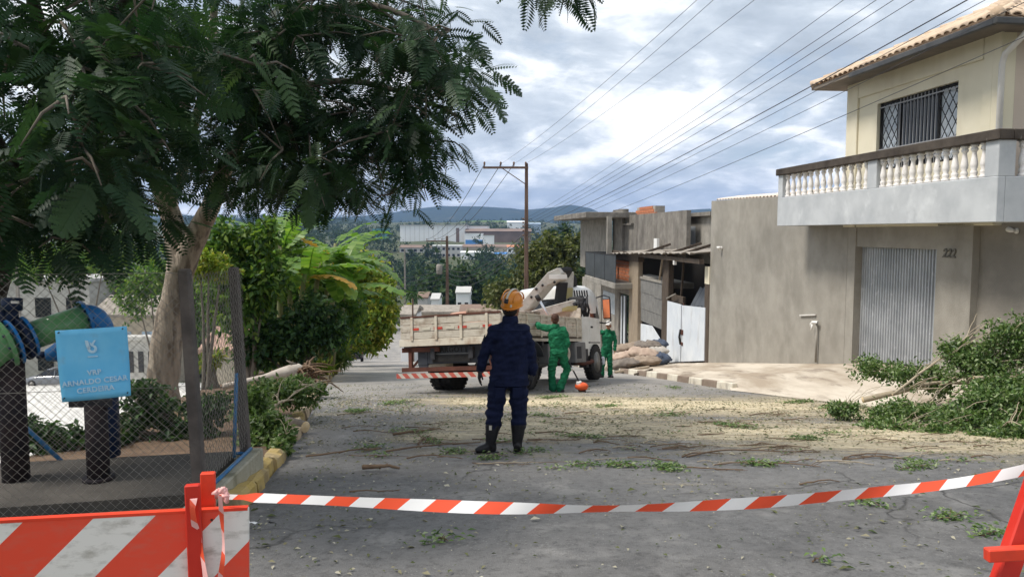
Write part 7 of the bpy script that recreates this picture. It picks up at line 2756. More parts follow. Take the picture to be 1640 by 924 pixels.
def build_brush():
    g = 'cut branches heaped on the right'
    cut_branch('cut_branch', P(1382, 640, 11.7), P(1560, 615, 11.5),   .05, [blob(1440, 600, 11.8, 45, 20), blob(1395, 590, 12, 28, 18), blob(1500, 610, 11.8, 40, 25)], 3325, 'thick cut branch with pale butt end at the pile front', g, seed=1, sub=11, L=.062)
    cut_branch('cut_branch', P(1430, 632, 11.4), P(1560, 545, 11.2), .024, [blob(1530, 560, 11.2, 28, 22), blob(1555, 580, 11.1, 40, 30)], 2275, 'thin bare branch slanting up over the pile', g, seed=2, sub=11, L=.062)
    cut_branch('cut_branch', P(1500, 660, 11.0), P(1625, 550, 10.8), .025, [blob(1610, 545, 10.8, 38, 32), blob(1640, 560, 10.7, 40, 40), blob(1590, 590, 10.8, 40, 30), blob(1660, 530, 10.8, 30, 30)], 5250, 'tall leafy branch crowning the pile against the wall', g, seed=3, sub=11, L=.062)
    cut_branch('cut_branch', P(1560, 605, 10.6), P(1690, 618, 10.4), .028, [blob(1600, 625, 10.5, 50, 28), blob(1650, 620, 10.3, 45, 30)], 3850, 'pale-stemmed branch lying level in the pile', g, seed=4, sub=11, L=.062)
    cut_branch('cut_branch', P(1480, 690, 10.1), P(1650, 665, 9.9), .026, [blob(1540, 670, 10.0, 50, 22), blob(1600, 675, 9.9, 50, 26), blob(1640, 650, 9.9, 45, 30), blob(1580, 640, 10.1, 45, 24)], 6650, 'bright leafy branch along the lower edge of the pile', g, seed=5, sub=11, L=.062)
    cut_branch('cut_branch', P(1400, 668, 10.9), P(1500, 650, 10.8), .025, [blob(1440, 655, 10.8, 45, 14), blob(1490, 660, 10.6, 35, 16), blob(1410, 665, 10.7, 28, 10)], 2625, 'flat leafy spray trailing left of the pile', g, seed=6, sub=11, L=.062)
    cut_branch('cut_branch', P(1330, 664, 10.9), P(1372, 655, 10.9), .014, [blob(1350, 656, 10.9, 26, 12)], 1085, 'small tuft of green leaves set apart from the pile', g, seed=7, sub=11, L=.062)
    cut_branch('cut_branch', P(1390, 685, 10.1), P(1520, 690, 9.8), .016, [blob(1400, 684, 10.1, 30, 7), blob(1440, 680, 10.0, 40, 7), blob(1500, 692, 9.7, 35, 9)], 1575, 'thin scattered spray on the asphalt before the pile', g, seed=8, sub=11, L=.062)
    cut_branch('cut_branch', P(1560, 700, 9.5), P(1680, 690, 9.3), .03, [blob(1590, 700, 9.4, 36, 12), blob(1630, 695, 9.3, 40, 16)], 2625, 'leafy end of branch at the near corner of the pile', g, seed=9, sub=11, L=.062)
    g = 'cut branches heaped on the left'
    cut_branch('cut_branch', P(395, 690, 8.6), P(470, 640, 9.8), .03, [blob(410, 660, 8.9, 30, 38), blob(430, 690, 8.5, 32, 28), blob(400, 715, 8.2, 22, 20)], 3400, 'leafy cut branch heaped beside the second fence post', g, seed=11)
    cut_branch('cut_branch', P(430, 640, 10.4), P(510, 620, 11.2), .035, [blob(450, 630, 10.6, 40, 22), blob(490, 635, 10.8, 28, 18), blob(420, 625, 10.6, 30, 16), blob(470, 615, 11.2, 36, 12)], 3000, 'leafy branch spilling onto the kerb below the fallen trunk', g, seed=12)
    cut_branch('cut_branch', P(430, 725, 7.9), P(465, 700, 8.2), .012, [blob(445, 720, 7.9, 18, 12), blob(455, 700, 8.2, 14, 9)], 500, 'small leafy twig hanging over the yellow kerb', g, seed=13, sub=3)
    # felled pale trunk
    a, b = P(384, 597, 13.6), P(487, 585, 14.2)
    a.z = surf(a.x, a.y) + .26; 
    b = P(486, 592, 14.4)
    o = empty('fallen_trunk', a, label='smooth pale fallen trunk lying on the verge', cat='trunk')
    d = b - a
    mb = MB(); mb.tube([d * -.25, d * 0, d * .35, d * .45, d * .62, d * .82, d * .94, d], [.055, .06, .065, .085, .125, .155, .14, .075], 14); mb.build('trunk', M('log_smooth', None), o)
    mb = MB(); mb.tube([d * .9 + Vector((0, 0, .10)), d * .78 + Vector((0, 0, .2)), d * .7 + Vector((0, .1, .24))], [.04, .022, .006], 8); mb.build('broken_stub', M('bark_grey', None), o)
    rr = random.Random(8)
    mb = MB()
    for k in range(26):
        s = d * 1.0 + Vector((rr.uniform(-.1, .2), rr.uniform(-.3, .3), rr.uniform(-.2, .15)))
        e = s + Vector((rr.uniform(.0, .6), rr.uniform(-.5, .5), rr.uniform(-.35, .25)))
        limb(mb, [s, s.lerp(e, .5) + Vector((0, 0, .05)), e], .03, .008, 5, .03, k)
    mb.build('roots', M('soil', None), o, kind='stuff', label='torn reddish-brown roots')
    # cut log resting on the kerb
    a, b = P(440, 672, 9.9), P(489, 684, 9.6)
    o = empty('cut_log', a, label='short dark log lying across the broken kerb', cat='log')
    d = b - a
    mb = MB(); limb(mb, [(0, 0, 0), d * .5, d], .085, .08, 12, .0, 3); mb.build('log', M('bark_grey', None), o)
    mb = MB(); mb.lathe([(.079, 0), (.07, .01), (.001, .012)], 12, c=d, R=d.normalized().to_track_quat('Z', 'Y').to_matrix()); mb.build('cut_face', M('cut_wood', None), o)


build_big_trees()
build_left_plants()
build_brush()
# ------------------------------------------------------------------ poles, wires, far town, woods, haze
WIRE_TOPS = {}


def build_pole(px, Y, ptop, label, arm=None, mat='pole_brown', w=.26, extra=None):
    b = P(px, 400, Y)
    zg = gz(Y) - .3
    top = P(px, ptop, Y).z
    o = empty('utility_pole', (b.x, Y, zg), label=label, cat='utility pole')
    h = top - zg
    mb = MB()
    n = 10
    for i in range(1):
        mb.add([(s * w / 2 * k, t * w / 2 * k, z) for z, k in ((0, 1.25), (h, .72)) for s, t in ((-1, -1), (1, -1), (1, 1), (-1, 1))], [(3, 2, 1, 0), (4, 5, 6, 7), (0, 1, 5, 4), (1, 2, 6, 5), (2, 3, 7, 6), (3, 0, 4, 7)])
    mb.build('shaft', M(mat, None), o, bevel=.02)
    if arm:
        pa, pb, py, ins = arm
        a, c = P(pa, py, Y) - o.location, P(pb, py, Y) - o.location
        a.y = c.y = -w * .55
        MB().bar(a, c, .10, .13).build('crossarm', M(mat, None), o)
        br0 = a.lerp(c, .40)
        MB().bar(br0, Vector((0, -w * .5, c.z - (c.x - a.x) * .38)), .04, .05).build('brace', M(mat, None), o)
        for p in ins:
            q = P(p, py, Y) - o.location
            mb = MB(); mb.lathe([(.03, 0), (.03, .10), (.07, .12), (.045, .17), (.075, .20), (.05, .26), (.02, .30)], 8, c=(q.x, -w * .55, q.z + .06)); mb.build('insulator', M('insulator', None), o)
    return o


def build_poles():
    M('pole_brown', (0.10, 0.062, 0.045), (0.16, 0.105, 0.08), scale=2, rough=0.85, stretch=(3, 3, .5))
    M('pole_grey', (0.22, 0.20, 0.18), (0.28, 0.26, 0.235), scale=2, rough=0.9)
    M('insulator', (0.16, 0.10, 0.075), rough=0.3)
    M('wire_black', (0.06, 0.062, 0.07), rough=0.7)
    p1 = build_pole(843, 45.0, 262, 'tall brown utility pole with one-sided crossarm behind the truck', (774, 846, 269, (776, 802, 823, 842)))
    for k, py in enumerate((352, 358, 364, 371, 378)):
        q = P(838, py, 45.0) - p1.location
        mb = MB(); mb.lathe([(.05, 0), (.06, .05), (.05, .10)], 8, c=(q.x, -.2, q.z)); mb.build('spool', M('insulator', None), p1)
    p2 = build_pole(716, 100.0, 378, 'thin dark utility pole with short crossarm in the valley', (683, 718, 386, (684, 697, 708)), w=.42)
    q = P(704, 432, 100) - p2.location
    mb = MB(); mb.lathe([(.35, 0), (.42, .1), (.42, 1.2), (.3, 1.35)], 12, c=(q.x, -.3, q.z - .6)); mb.build('transformer', M('pole_grey', None), p2)
    build_pole(648, 125.0, 398, 'slim pale pole among the trees in the valley', None, 'pole_grey', .3)
    build_pole(1e-3 + 25, 58.0, 425, 'grey pole rising behind the left house', None, 'pole_grey', .25)
    build_pole(692, 62.0, 505, 'short street post seen over the truck bed', None, 'pole_brown', .16)
    build_pole(660, 55.0, 478, 'dark post left of the low roofs beyond the truck', None, 'pole_brown', .14)


def wire(a, b, sag, r, label, ext=0.45):
    """a far end, b nearer point; carried on past b; hangs in a shallow curve"""
    a, b = Vector(a), Vector(b)
    pts = []
    n = 30
    for i in range(n + 1):
        t = i / n * (1 + ext)
        p = a.lerp(b, t)
        s = t / (1 + ext)
        p.z -= sag * 4 * s * (1 - s)
        pts.append(p - a)
    o = MB().tube(pts, r, 5).build('overhead_wire', M('wire_black', None), None, label, 'wire', 'overhead wires')
    o.location = a


def build_wires():
    far = 45.0
    rows = [   # far pixel, exit pixel, exit distance, radius
        ((802, 263), (1099, 0), 19, .0065, 'high-voltage wire from the crossarm, first of the upper pair'),
        ((823, 263), (1125, 0), 19, .0065, 'high-voltage wire from the crossarm, second of the upper pair'),
        ((842, 262), (1187, 0), 18, .0065, 'single high wire leaving the pole top'),
        ((842, 350), (1324, 0), 15, .0055, 'wire crossing the frame top left of the roof, fourth from the pole top'),
        ((842, 355), (1373, 0), 14.5, .0065, 'fifth wire from the pole top'),
        ((842, 360), (1399, 0), 14.3, .0065, 'sixth wire from the pole top'),
        ((842, 364), (1430, 0), 14, .0065, 'seventh wire from the pole top'),
        ((842, 371), (1508, 0), 13, .011, 'thickest cable of the bundle passing above the eave'),
        ((842, 376), (1535, 0), 12.8, .006, 'thin cable just below the thickest one'),
        ((842, 380), (1598, 0), 12, .006, 'cable crossing in front of the roof eave'),
        ((842, 388), (1640, 32), 11, .0065, 'lowest cable crossing the cream wall'),
    ]
    for (f, x, Y, r, lab) in rows:
        a = P(f[0], f[1], far); b = P(x[0], x[1], Y)
        wire(a, b, .35, r, lab, .30)
    # onward wires from the tall pole to the thin one and across the valley
    for (f, g, Yg, r, lab) in (((776, 263), (684, 383), 100, .02, 'wire running on from the crossarm tip down to the valley pole'), ((802, 263), (697, 383), 100, .02, 'middle wire running on down to the valley pole'),
                               ((823, 263), (708, 383), 100, .02, 'inner wire running on down to the valley pole')):
        wire(P(f[0], f[1], far), P(g[0], g[1], Yg), 1.0, r, lab, 0)
    for k, (y0, y1) in enumerate(((424, 434), (431, 439), (438, 445), (447, 452))):
        a, b = P(716, y0 + 6, 100), P(560, y1 + 4, 92)
        wire(a, b, 1.2, .03, 'pale service wire %s below the valley crossarm' % ('first', 'second', 'third', 'fourth')[k], .5)
        a, b = P(718, y0 + 6, 100), P(842, 372 + k * 7, 46)
        wire(a, b, 1.3, .022, 'service wire %s linking the two poles' % ('first', 'second', 'third', 'fourth')[k], 0)


def far_building(name, px0, px1, ptop, Y, label, wall, roof, depth=None, rise=0.0, base=None, windows=0, win_rows=1, stripes=None, winmat='window_dark'):
    a, b = P(px0, 400, Y), P(px1, 400, Y)
    zt = P(px0, ptop, Y).z
    zb = (gz(Y) if base is None else base) - 1.0
    w = b.x - a.x
    dp = depth or w * .6
    o = empty(name, ((a.x + b.x) / 2, Y, zb), label=label, cat='building')
    h = zt - zb
    mb = MB(); mb.bx(-w / 2, w / 2, 0, dp, 0, h); mb.build('wall', M(wall, None), o)
    e = w * .012 + .15
    mb = MB()
    if rise:
        mb.prism([(-w / 2 - e, -e, h + .01), (w / 2 + e, -e, h + .01), (w / 2 + e, dp / 2, h + rise), (-w / 2 - e, dp / 2, h + rise)], (0, 0, .25))
        mb.prism([(-w / 2 - e, dp / 2, h + rise), (w / 2 + e, dp / 2, h + rise), (w / 2 + e, dp + e, h + .01), (-w / 2 - e, dp + e, h + .01)], (0, 0, .25))
    else:
        mb.bx(-w / 2 - e, w / 2 + e, -e, dp + e, h + .01, h + .3 + w * .004)
    mb.build('roof', M(roof, None), o)
    for r in range(win_rows if windows else 0):
        for i in range(windows):
            x = -w / 2 + w * (i + .5) / windows
            z0 = h * (r + .35) / win_rows if win_rows > 1 else h * .45
            ww, hh = w / windows * .5, h / win_rows * .36
            mb = MB(); mb.bx(x - ww / 2, x + ww / 2, -.08, .05, z0, z0 + hh); mb.build('window', M(winmat, None), o)
    for (f0, f1, z0, z1, mt, nm) in (stripes or ()):
        mb = MB(); mb.bx(-w / 2 + w * f0, -w / 2 + w * f1, -.12, .0 - .01, h * z0, h * z1); mb.build(nm, M(mt, None), o)
    return o


def build_far_town():
    M('far_white', (0.84, 0.85, 0.86), (0.78, 0.79, 0.80), scale=.1, rough=.8)
    M('far_grey', (0.40, 0.40, 0.39), (0.50, 0.49, 0.47), scale=.1, rough=.9)
    M('far_blue', (0.06, 0.22, 0.55), (0.09, 0.27, 0.60), scale=.1, rough=.7)
    M('far_bluegrey', (0.33, 0.42, 0.52), rough=.7)
    M('far_brown', (0.17, 0.12, 0.095), (0.23, 0.165, 0.13), scale=.1, rough=.9)
    M('far_teal', (0.10, 0.30, 0.33), rough=.8)
    M('far_tan', (0.42, 0.36, 0.28), (0.50, 0.44, 0.36), scale=.2, rough=.9)
    M('far_dull', (0.44, 0.43, 0.40), (0.52, 0.51, 0.48), scale=.3, rough=.9, c3=(0.30, 0.28, 0.25), s3=.4, f3=.6)
    M('roof_faded', (0.30, 0.19, 0.15), (0.40, 0.27, 0.21), scale=2, rough=.9)
    FB_ = far_building
    st = [(i / 14 + .01, i / 14 + .014, .05, .95, 'far_grey', 'seam') for i in range(1, 11)]
    FB_('factory_hall', 641, 745, 361, 800, 'large white windowless factory hall on the valley floor', 'far_white', 'far_grey', 60, stripes=st + [(.86, .91, 0, .85, 'far_brown', 'door')])
    FB_('factory_hall', 746, 782, 362.5, 830, 'lower white wing right of the large factory hall', 'far_white', 'far_grey', 50)
    FB_('factory_shed', 746, 850, 371, 790, 'long brown-roofed shed beside the white hall', 'far_brown', 'far_brown', 40, 3)
    FB_('factory_office', 744, 773, 374.5, 705, 'white block with blue lower storey', 'far_white', 'far_white', 18, stripes=[(.05, 1.0, .05, .55, 'far_blue', 'blue_front')])
    FB_('factory_office', 774, 791, 377.5, 695, 'plain white cube beside the blue-fronted block', 'far_white', 'far_grey', 14)
    FB_('warehouse', 691, 738, 394, 575, 'pale grey warehouse with two rows of windows', 'far_grey', 'far_white', 20, windows=6, win_rows=2)
    FB_('warehouse', 740, 815, 396, 600, 'low tan shed with brown roof below the white blocks', 'far_tan', 'far_brown', 20, 2)
    FB_('warehouse', 738, 791, 405, 560, 'long low white warehouse in front of the tan shed', 'far_white', 'far_white', 15, 1)
    FB_('warehouse', 792, 812, 407, 555, 'small blue-roofed shed at the end of the white warehouse', 'far_white', 'far_blue', 14, 1)
    FB_('factory_shed', 812, 842, 356, 1060, 'far pale shed left of the pole', 'far_white', 'far_white', 40, 2)
    FB_('factory_shed', 846, 866, 359, 1050, 'far blue-grey shed right of the pole', 'far_bluegrey', 'far_bluegrey', 40, 2)
    FB_('warehouse', 597, 619, 367, 860, 'small teal building among the trees left of the hall', 'far_teal', 'far_teal', 30)
    FB_('warehouse', 640, 690, 397, 600, 'weathered grey building half hidden by trees', 'far_grey', 'far_brown', 20, 2, windows=5)
    FB_('small_house', 812, 838, 396, 590, 'pale house right of the tan shed', 'far_white', 'roof_red', 10, 1.5, windows=3)
    FB_('small_house', 905, 925, 398, 500, 'pale cottage among trees beside the balcony', 'far_white', 'far_grey', 10, 1.5, windows=2)
    # houses further down this street
    FB_('low_house', 662, 735, 503, 74, 'low house with sloping grey roof just beyond the truck bed', 'far_tan', 'fibre_cement', 4, .5, windows=2)
    FB_('low_house', 640, 662, 508, 60, 'small pale shed at the street side left of the truck', 'far_white', 'fibre_cement', 5, .5, windows=1)
    FB_('low_house', 738, 800, 504, 66, 'brown-roofed low house behind the load heap', 'far_tan', 'far_brown', 4, .5, windows=2)
    FB_('low_house', 690, 702, 481, 130, 'tiny white house among the valley trees', 'far_white', 'far_grey', 6, .8, windows=1)
    FB_('low_house', 668, 684, 478, 140, 'tiny pale house left of the thin pole', 'far_grey', 'far_brown', 6, .8, windows=1)
    FB_('low_house', 730, 752, 470, 160, 'pale grey roofed house right of the thin pole', 'far_white', 'far_grey', 8, 1, windows=2)
    # left side
    bz = lambda px, Y: terrain(P(px, 400, Y).x, Y)
    FB_('white_house', -60, 140, 452, 80, 'two-storey whitewashed house behind the pipes', 'far_dull', 'far_grey', 10, base=bz(40, 80), windows=4, win_rows=2)
    FB_('shed_roof', 142, 250, 508, 72, 'open shed with pale corrugated roof behind the sign', 'far_tan', 'fibre_cement', 8, 1.6, base=bz(190, 72), windows=3, winmat='far_bluegrey')
    FB_('garden_wall', 195, 260, 545, 60, 'white garden wall with dark openings right of the sign', 'far_dull', 'far_dull', 1, base=bz(230, 60), windows=4)
    FB_('tiled_house', 318, 372, 566, 42, 'small house with red tiled roof between the fence posts', 'far_tan', 'roof_faded', 5, 1.0, base=bz(345, 42))


def woods(name, n, xr, yr, hr, k, label, mat='far_leaf', seed=1, zfun=None, keep=None, kind='stuff'):
    r = random.Random(seed)
    bl = []
    while len(bl) < n:
        Y = r.uniform(*yr)
        x0, x1 = P(xr[0], 400, Y).x, P(xr[1], 400, Y).x
        X = r.uniform(x0, x1)
        if keep and not keep(X, Y):
            continue
        h = r.uniform(*hr)
        z = (terrain(X, Y) if zfun is None else zfun(X, Y))
        R = h * r.uniform(.30, .42)
        bl.append(((X, Y, z + h - R * .9), (R, R, R * r.uniform(.8, 1.1))))
        bl.append(((X + r.uniform(-.5, .5) * R, Y, z + h * .45), (R * 1.05, R * 1.05, h * .34)))
    avg = np.mean([b[1][0] for b in bl])
    sz = avg * .34
    return leaf_cloud(name, bl, int(n * 2 * k), sz, sz * .7, MATS[mat], shell=.62, kind=kind, label=label, cat='woodland')


def build_woods():
    street = lambda X, Y: X < kl(Y) - 3 or X > kr(Y) + 4
    fac = lambda X, Y: not (540 < Y < 860 and (P(636, 0, Y).x < X < P(850, 0, Y).x)) or (610 < Y < 640)
    woods('woodland', 130, (430, 815), (165, 260), (11, 17), 130, 'dark belt of trees filling the valley below the factory', seed=3, keep=street)
    woods('woodland', 300, (480, 1000), (270, 540), (8, 15), 70, 'scattered trees on the valley floor before the warehouses', seed=4, keep=fac)
    woods('woodland', 800, (380, 1000), (540, 1300), (9, 16), 38, 'trees round the factory buildings', seed=5, keep=fac)
    woods('woodland', 110, (-150, 470), (85, 170), (9, 15), 120, 'trees behind the houses on the left', 'leaf_dark', seed=6, keep=lambda X, Y: X < kl(Y) - 8)
    woods('woodland', 160, (-150, 470), (170, 600), (9, 16), 60, 'wooded slope behind the left houses', seed=7)
    woods('woodland', 60, (850, 1010), (120, 330), (10, 17), 120, 'trees between the tall pole and the concrete balcony', seed=8, keep=lambda X, Y: X > kr(Y) + 6)
    def ridge_z(X, Y):
        px = 820 + X / 1900 * F_PX
        top = P(px, interp(px, [(-900, 330), (-200, 345), (100, 352), (300, 352), (450, 348), (560, 352), (640, 361), (700, 362), (760, 358), (840, 357), (900, 362), (1000, 356), (1100, 352), (1300, 350), (1700, 345), (2400, 330)]), 1900).z
        s = (Y - 1900) / 420
        return 5 + (top - 5) * max(0, 1 - abs(s) ** 1.6) - 3
    woods('woodland', 900, (300, 1010), (1580, 1910), (10, 16), 22, 'forest on the lower ridge', seed=9, zfun=ridge_z, keep=lambda X, Y: not (690 < 820 + X / Y * F_PX < 890 and Y < 1760))
    # single trees one can tell apart
    bush('olive_tree', 855, 480, 60.0, [(830, 470, 40, 32), (800, 480, 24, 26), (870, 445, 42, 34), (850, 420, 34, 26), (895, 420, 36, 36), (905, 465, 34, 36), (880, 395, 26, 18), (915, 395, 20, 18)],
         7000, .42, .22, MATS['leaf_olive'], 'large olive-green tree behind the crane boom', 'tree', stems=5, base=gz(60))
    bush('conifer_tree', 900, 420, 150.0, [(905, 375, 9, 16), (903, 392, 12, 14), (905, 410, 13, 12)], 900, .8, .4, MATS['far_leaf'], 'dark conifer standing above the olive-green tree', 'tree', stems=1, base=gz(150))
    bush('conifer_tree', 885, 420, 165.0, [(884, 378, 7, 13), (884, 393, 9, 12), (885, 408, 10, 10)], 700, .8, .4, MATS['far_leaf'], 'slim dark conifer right of the tall pole', 'tree', stems=1, base=gz(165))
    bush('palm_tree', 663, 500, 72.0, [(662, 470, 10, 5), (655, 472, 8, 4), (670, 472, 8, 4)], 70, 1.0, .10, MATS['leaf_dark'], 'small ragged palm beyond the truck bed corner', 'tree', stems=1, base=gz(72))
    bush('garden_tree', 130, 470, 66.0, [(100, 410, 50, 35), (170, 400, 50, 35), (60, 420, 45, 30), (210, 430, 40, 35)], 3800, .42, .22, MATS['leaf_mid'], 'leafy tree over the white house roof', 'tree', stems=3, base=terrain(-38, 66))
    bush('garden_tree', 250, 520, 55.0, [(240, 450, 40, 35), (280, 440, 35, 40), (220, 480, 35, 30), (330, 470, 30, 45), (310, 520, 25, 30)], 3800, .36, .18, MATS['leaf_mid'], 'light green tree behind the pale trunk', 'tree', stems=3, base=terrain(-26, 55))


def build_haze():
    m = bpy.data.materials.new('haze')
    m.use_nodes = True
    t = m.node_tree
    t.nodes.clear()
    out = N(t, 'ShaderNodeOutputMaterial')
    v = N(t, 'ShaderNodeVolumePrincipled')
    v.inputs['Color'].default_value = (0.36, 0.56, 1.0, 1)
    v.inputs['Density'].default_value = 0.00013
    v.inputs['Anisotropy'].default_value = 0.1
    t.links.new(v.outputs[0], out.inputs['Volume'])
    mb = MB(); mb.bx(-9000, 9000, -100, 6200, -45, 320)
    mb.build('haze', m, None, 'thin pale blue haze over the valley', 'haze', kind='stuff')


build_poles()
build_wires()
build_far_town()
build_woods()
build_haze()
# ------------------------------------------------------------------ litter on the street
def in_road(x, y):
    return kl(y) + .08 < x < kr(y) - .1


def road_z(x, y):
    a, b = kl(y), kr(y)
    t = (x - a) / (b - a)
    return gz(y) + .02 * 4 * t * (1 - t)


def build_litter():
    r = np.random.default_rng(77)
    pos, sz = [], []
    while len(pos) < 18000:
        y = r.uniform(3.8, 19)
        x = r.uniform(kl(y) + .05, kr(y) - .1)
        yc = 11.8 - .12 * x
        w = math.exp(-((y - yc) / 2.3) ** 2) + .17 + .25 * math.exp(-((x - kl(y)) / 1.2) ** 2) + .5 * math.exp(-((x - 6) / 1.8) ** 2 - ((y - 10) / 2) ** 2)
        if fbm(x * 1.1, y * 1.4, 4) < r.uniform(-.55, .35):
            continue
        if r.random() > w:
            continue
        pos.append((x, y, road_z(x, y) + .008 + .012 * r.random())); sz.append(r.uniform(.014, .045) if r.random() < .93 else r.uniform(.05, .085))
    n = len(pos)
    a = r.uniform(0, 2 * PI, n)
    dr = np.stack([np.cos(a), np.sin(a), r.normal(size=n) * .12], 1)
    nrm = r.normal(size=(n, 3)) * .28 + np.array([0, 0, 1.0])
    V, Fc, rv = leaves_np(np.array(pos), dr, nrm, np.array(sz), np.array(sz) * .5, .2)
    link('leaf_litter', np_mesh('leaf_litter', V, Fc, MATS['leaf_litter'], rv), kind='stuff', label='small leaves and chips littering the asphalt', cat='leaf litter')
    # fine wood chips and bark crumbs in the sweep
    pos = []
    while len(pos) < 5000:
        y = r.uniform(8.2, 16); x = r.uniform(kl(y) + .4, kr(y) - .1)
        yc = 12.2 - .13 * x
        if r.random() < math.exp(-((y - yc) / 1.9) ** 2):
            pos.append((x, y, road_z(x, y) + .010))
    n = len(pos); a = r.uniform(0, 2 * PI, n)
    dr = np.stack([np.cos(a), np.sin(a), r.normal(size=n) * .2], 1)
    s = r.uniform(.015, .05, n)
    V, Fc, rv = leaves_np(np.array(pos), dr, r.normal(size=(n, 3)) * .3 + np.array([0, 0, 1.0]), s, s * .35, .1)
    M_ = leaf_mat('chips', [(0.16, 0.11, 0.07), (0.30, 0.22, 0.14), (0.55, 0.44, 0.28)], trans=0.0, rough=.9, spec=.1)
    link('wood_chips', np_mesh('wood_chips', V, Fc, M_, rv), kind='stuff', label='crumbs of bark and wood scattered through the sawdust', cat='wood chips')


def twig_obj(px, py, Y, px2, py2, r0, label, group, mat='twig', bend=.06, seed=0, leafy=0):
    a = P(px, py, Y)
    # put both ends on the road surface
    def ground(px, py):
        lo, hi = 3.0, 30.0
        for _ in range(40):
            m = (lo + hi) / 2
            q = P(px, py, m)
            if q.z > surf(q.x, m):
                lo = m
            else:
                hi = m
        return P(px, py, lo)
    a, b = ground(px, py), ground(px2, py2)
    a.z = surf(a.x, a.y) + r0 + .02; b.z = surf(b.x, b.y) + r0 + .02
    o = empty('twig', a, label=label, cat='twig', group=group)
    d = b - a
    rr = random.Random(seed)
    k = rr.uniform(-bend, bend) * d.length
    nrm = Vector((-d.y, d.x, 0)).normalized()
    mb = MB(); limb(mb, [(0, 0, 0), d * .33 + nrm * k + Vector((0, 0, .015)), d * .66 + nrm * k * .6 + Vector((0, 0, rr.uniform(0, .03))), d], r0, r0 * .45, 6, .02, seed)
    mb.build('stick', M(mat, None), o)
    for q in range(rr.randint(1, 3)):
        t = rr.uniform(.3, .9); s = rr.choice((-1, 1))
        p = d * t + nrm * k * .7
        e = p + d * .18 + nrm * s * d.length * rr.uniform(.08, .2) + Vector((0, 0, rr.uniform(0, .06)))
        mb = MB(); limb(mb, [p, p.lerp(e, .5), e], r0 * .45, r0 * .2, 5, .01, seed + q); mb.build('side_twig', M(mat, None), o)
    if leafy:
        n = int(leafy * 1.8)
        t = rng.random(n)[:, None]
        pp = np.array(d) * t + rng.normal(size=(n, 3)) * np.array([.075, .05, .012]) + np.array([0, 0, .02])
        pp[:, 2] = np.maximum(pp[:, 2], np.array(d)[2] * t[:, 0] + .0)
        V, Fc, rv = leaves_np(pp, rng.normal(size=(n, 3)) * np.array([1, 1, .14]), rng.normal(size=(n, 3)) * .3 + np.array([0, 0, 1.]), .035 + .03 * rng.random(n), .024)
        link('leaves', np_mesh('leaves', V, Fc, MATS['leaf_cut'], rv), o, kind='stuff')
    return o


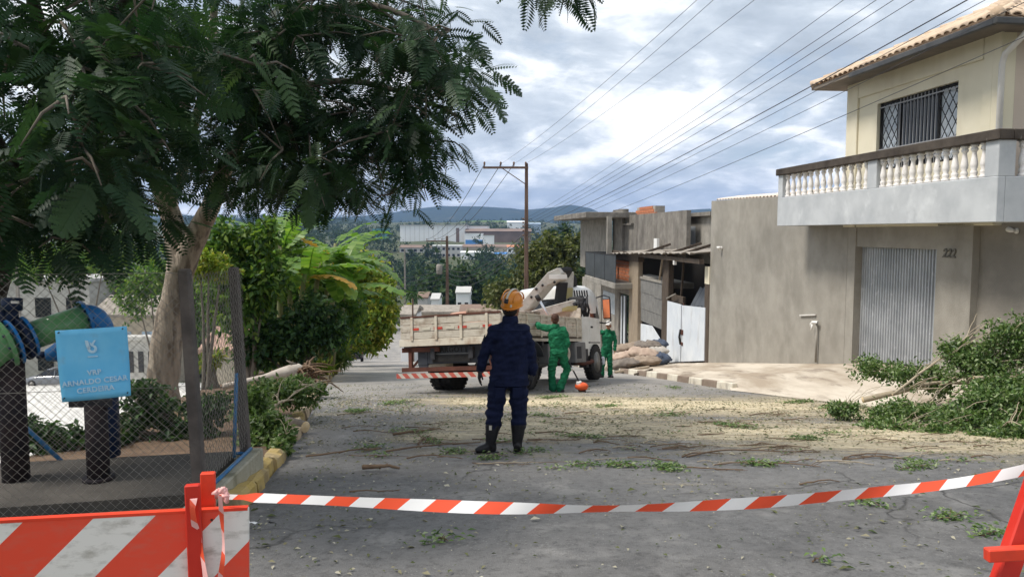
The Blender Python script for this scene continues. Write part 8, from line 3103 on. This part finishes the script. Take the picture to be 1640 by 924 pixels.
def build_twigs():
    g = 'broken sticks lying on the street'
    named = [
        (582, 755, 640, 757, .028, 'thick curved bark stick lying left of the firefighter', 'twig'),
        (560, 792, 640, 790, .008, 'long thin stick just above the tape', 'twig'),
        (630, 700, 705, 690, .018, 'dark stick behind the firefighter at his left', 'twig'),
        (618, 727, 770, 712, .012, 'long thin branch reaching the firefighter boots', 'twig'),
        (490, 735, 605, 722, .012, 'long stick near the left kerb', 'twig'),
        (540, 668, 562, 666, .014, 'short stick below the verge grass', 'twig_pale'),
        (670, 715, 690, 702, .014, 'forked stub near the long branch', 'twig'),
        (1100, 735, 1310, 728, .010, 'long forked branch on the right of the street', 'twig'),
        (1060, 722, 1105, 720, .010, 'short dark stick beside the sawdust', 'twig'),
        (1090, 752, 1190, 756, .009, 'thin stick below the forked branch', 'twig'),
        (1180, 700, 1320, 694, .008, 'thin pale stick in the brightest sawdust', 'twig_pale'),
        (1380, 735, 1460, 742, .010, 'brown stick before the branch pile', 'twig'),
        (1200, 668, 1260, 665, .010, 'straight brown stick near the driveway', 'twig'),
        (1280, 780, 1345, 776, .009, 'stick just above the tape on the right', 'twig'),
    ]
    for i, (x0, y0, x1, y1, r0, lab, mt) in enumerate(named):
        twig_obj(x0, y0, 8, x1, y1, r0, lab, g, mt, .10, i * 3 + 1)
    rr = random.Random(12)
    lab = 'thin broken twig among many strewn through the sawdust sweep'
    for i in range(110):
        x = rr.uniform(540, 1620); y = 655 + 95 * rr.random() ** .8
        ln = rr.uniform(25, 90) * (y - 560) / 150
        an = rr.uniform(-.16, .16)
        twig_obj(x, y, 8, x + ln * math.cos(an), y + ln * math.sin(an) * .5, rr.uniform(.004, .010), lab, 'twigs strewn through the sawdust', rr.choice(('twig', 'twig', 'twig_pale')), .12, 100 + i)
    g = 'leafy sprigs fallen on the street'
    named = [
        (1050, 748 - 0, 1075, 755, 60, 'dark leafy sprig right of the firefighter boots'),
        (975, 748, 1025, 752, 70, 'dark sprig lying alone on bare asphalt'),
        (1370, 806, 1410, 815, 40, 'pale leafy sprig under the tape on the right'),
        (1500, 835, 1545, 832, 50, 'leafy sprig left of the red trestle leg'),
        (1570, 862, 1600, 856, 40, 'small sprig beside the trestle cross piece'),
        (700, 868, 718, 872, 26, 'small green sprig alone in the foreground'),
        (1300, 905, 1322, 903, 10, 'two pale leaves on a stalk near the lower edge'),
        (560, 664, 585, 660, 70, 'leafy sprig near the left kerb behind the sticks'),
        (615, 650, 645, 647, 90, 'green sprig on the road behind the firefighter'),
        (868, 640, 905, 637, 110, 'green sprig at the feet of the leaning worker'),
        (960, 655, 990, 652, 60, 'sprig in the sawdust below the brush cutter'),
        (1072, 622, 1085, 624, 60, 'upright green sprig before the painted kerb'),
        (1255, 648, 1300, 645, 110, 'long leafy sprig along the driveway edge'),
        (1150, 682, 1200, 690, 110, 'broad leafy sprig in the middle of the sawdust'),
        (1270, 705, 1310, 708, 80, 'leafy sprig right of the bright sawdust'),
        (1195, 745, 1235, 750, 70, 'leafy sprig below the forked branch'),
        (900, 700, 960, 705, 80, 'leafy sprig right of the firefighter knees'),
        (1440, 755, 1500, 750, 70, 'green sprig under the pile front'),
    ]
    for i, (x0, y0, x1, y1, n, lab) in enumerate(named):
        o = twig_obj(x0, y0, 8, x1, y1, .006, lab, g, 'twig', .15, 300 + i, n)
        o.name = 'leafy_sprig'; o['category'] = 'sprig'
    lab = 'small leafy scrap among many scattered over the sawdust sweep'
    for i in range(46):
        x = 1640 - 1080 * rr.random() ** .75; y = 645 + 110 * rr.random() ** .9
        o = twig_obj(x, y, 8, x + rr.uniform(14, 40), y + rr.uniform(-4, 4), .004, lab, 'leafy scraps in the sawdust', 'twig', .15, 400 + i, int(6 + 54 * rr.random() ** 2))
        o.name = 'leafy_sprig'; o['category'] = 'sprig'
    # scraps of paper by the barrier
    for k, (x, y, lab) in enumerate(((404, 860, 'crumpled white paper scrap beside the barricade end'), (438, 845, 'dark scrap on the asphalt beside the barricade'))):
        q = P(x, y, 5.2)
        mb = MB(); rr2 = random.Random(k)
        vs = [(rr2.uniform(-.05, .05), rr2.uniform(-.04, .04), rr2.uniform(0, .02)) for _ in range(6)]
        mb.add(sorted(vs), [(0, 1, 2), (1, 3, 2), (2, 3, 4), (3, 5, 4)])
        o = mb.build('scrap', M('white_paint' if k == 0 else 'iron_dark', None), None, lab, 'scrap')
        Yg = 5.2
        o.location = (q.x, Yg, surf(q.x, Yg) + .03)


build_litter()
build_twigs()
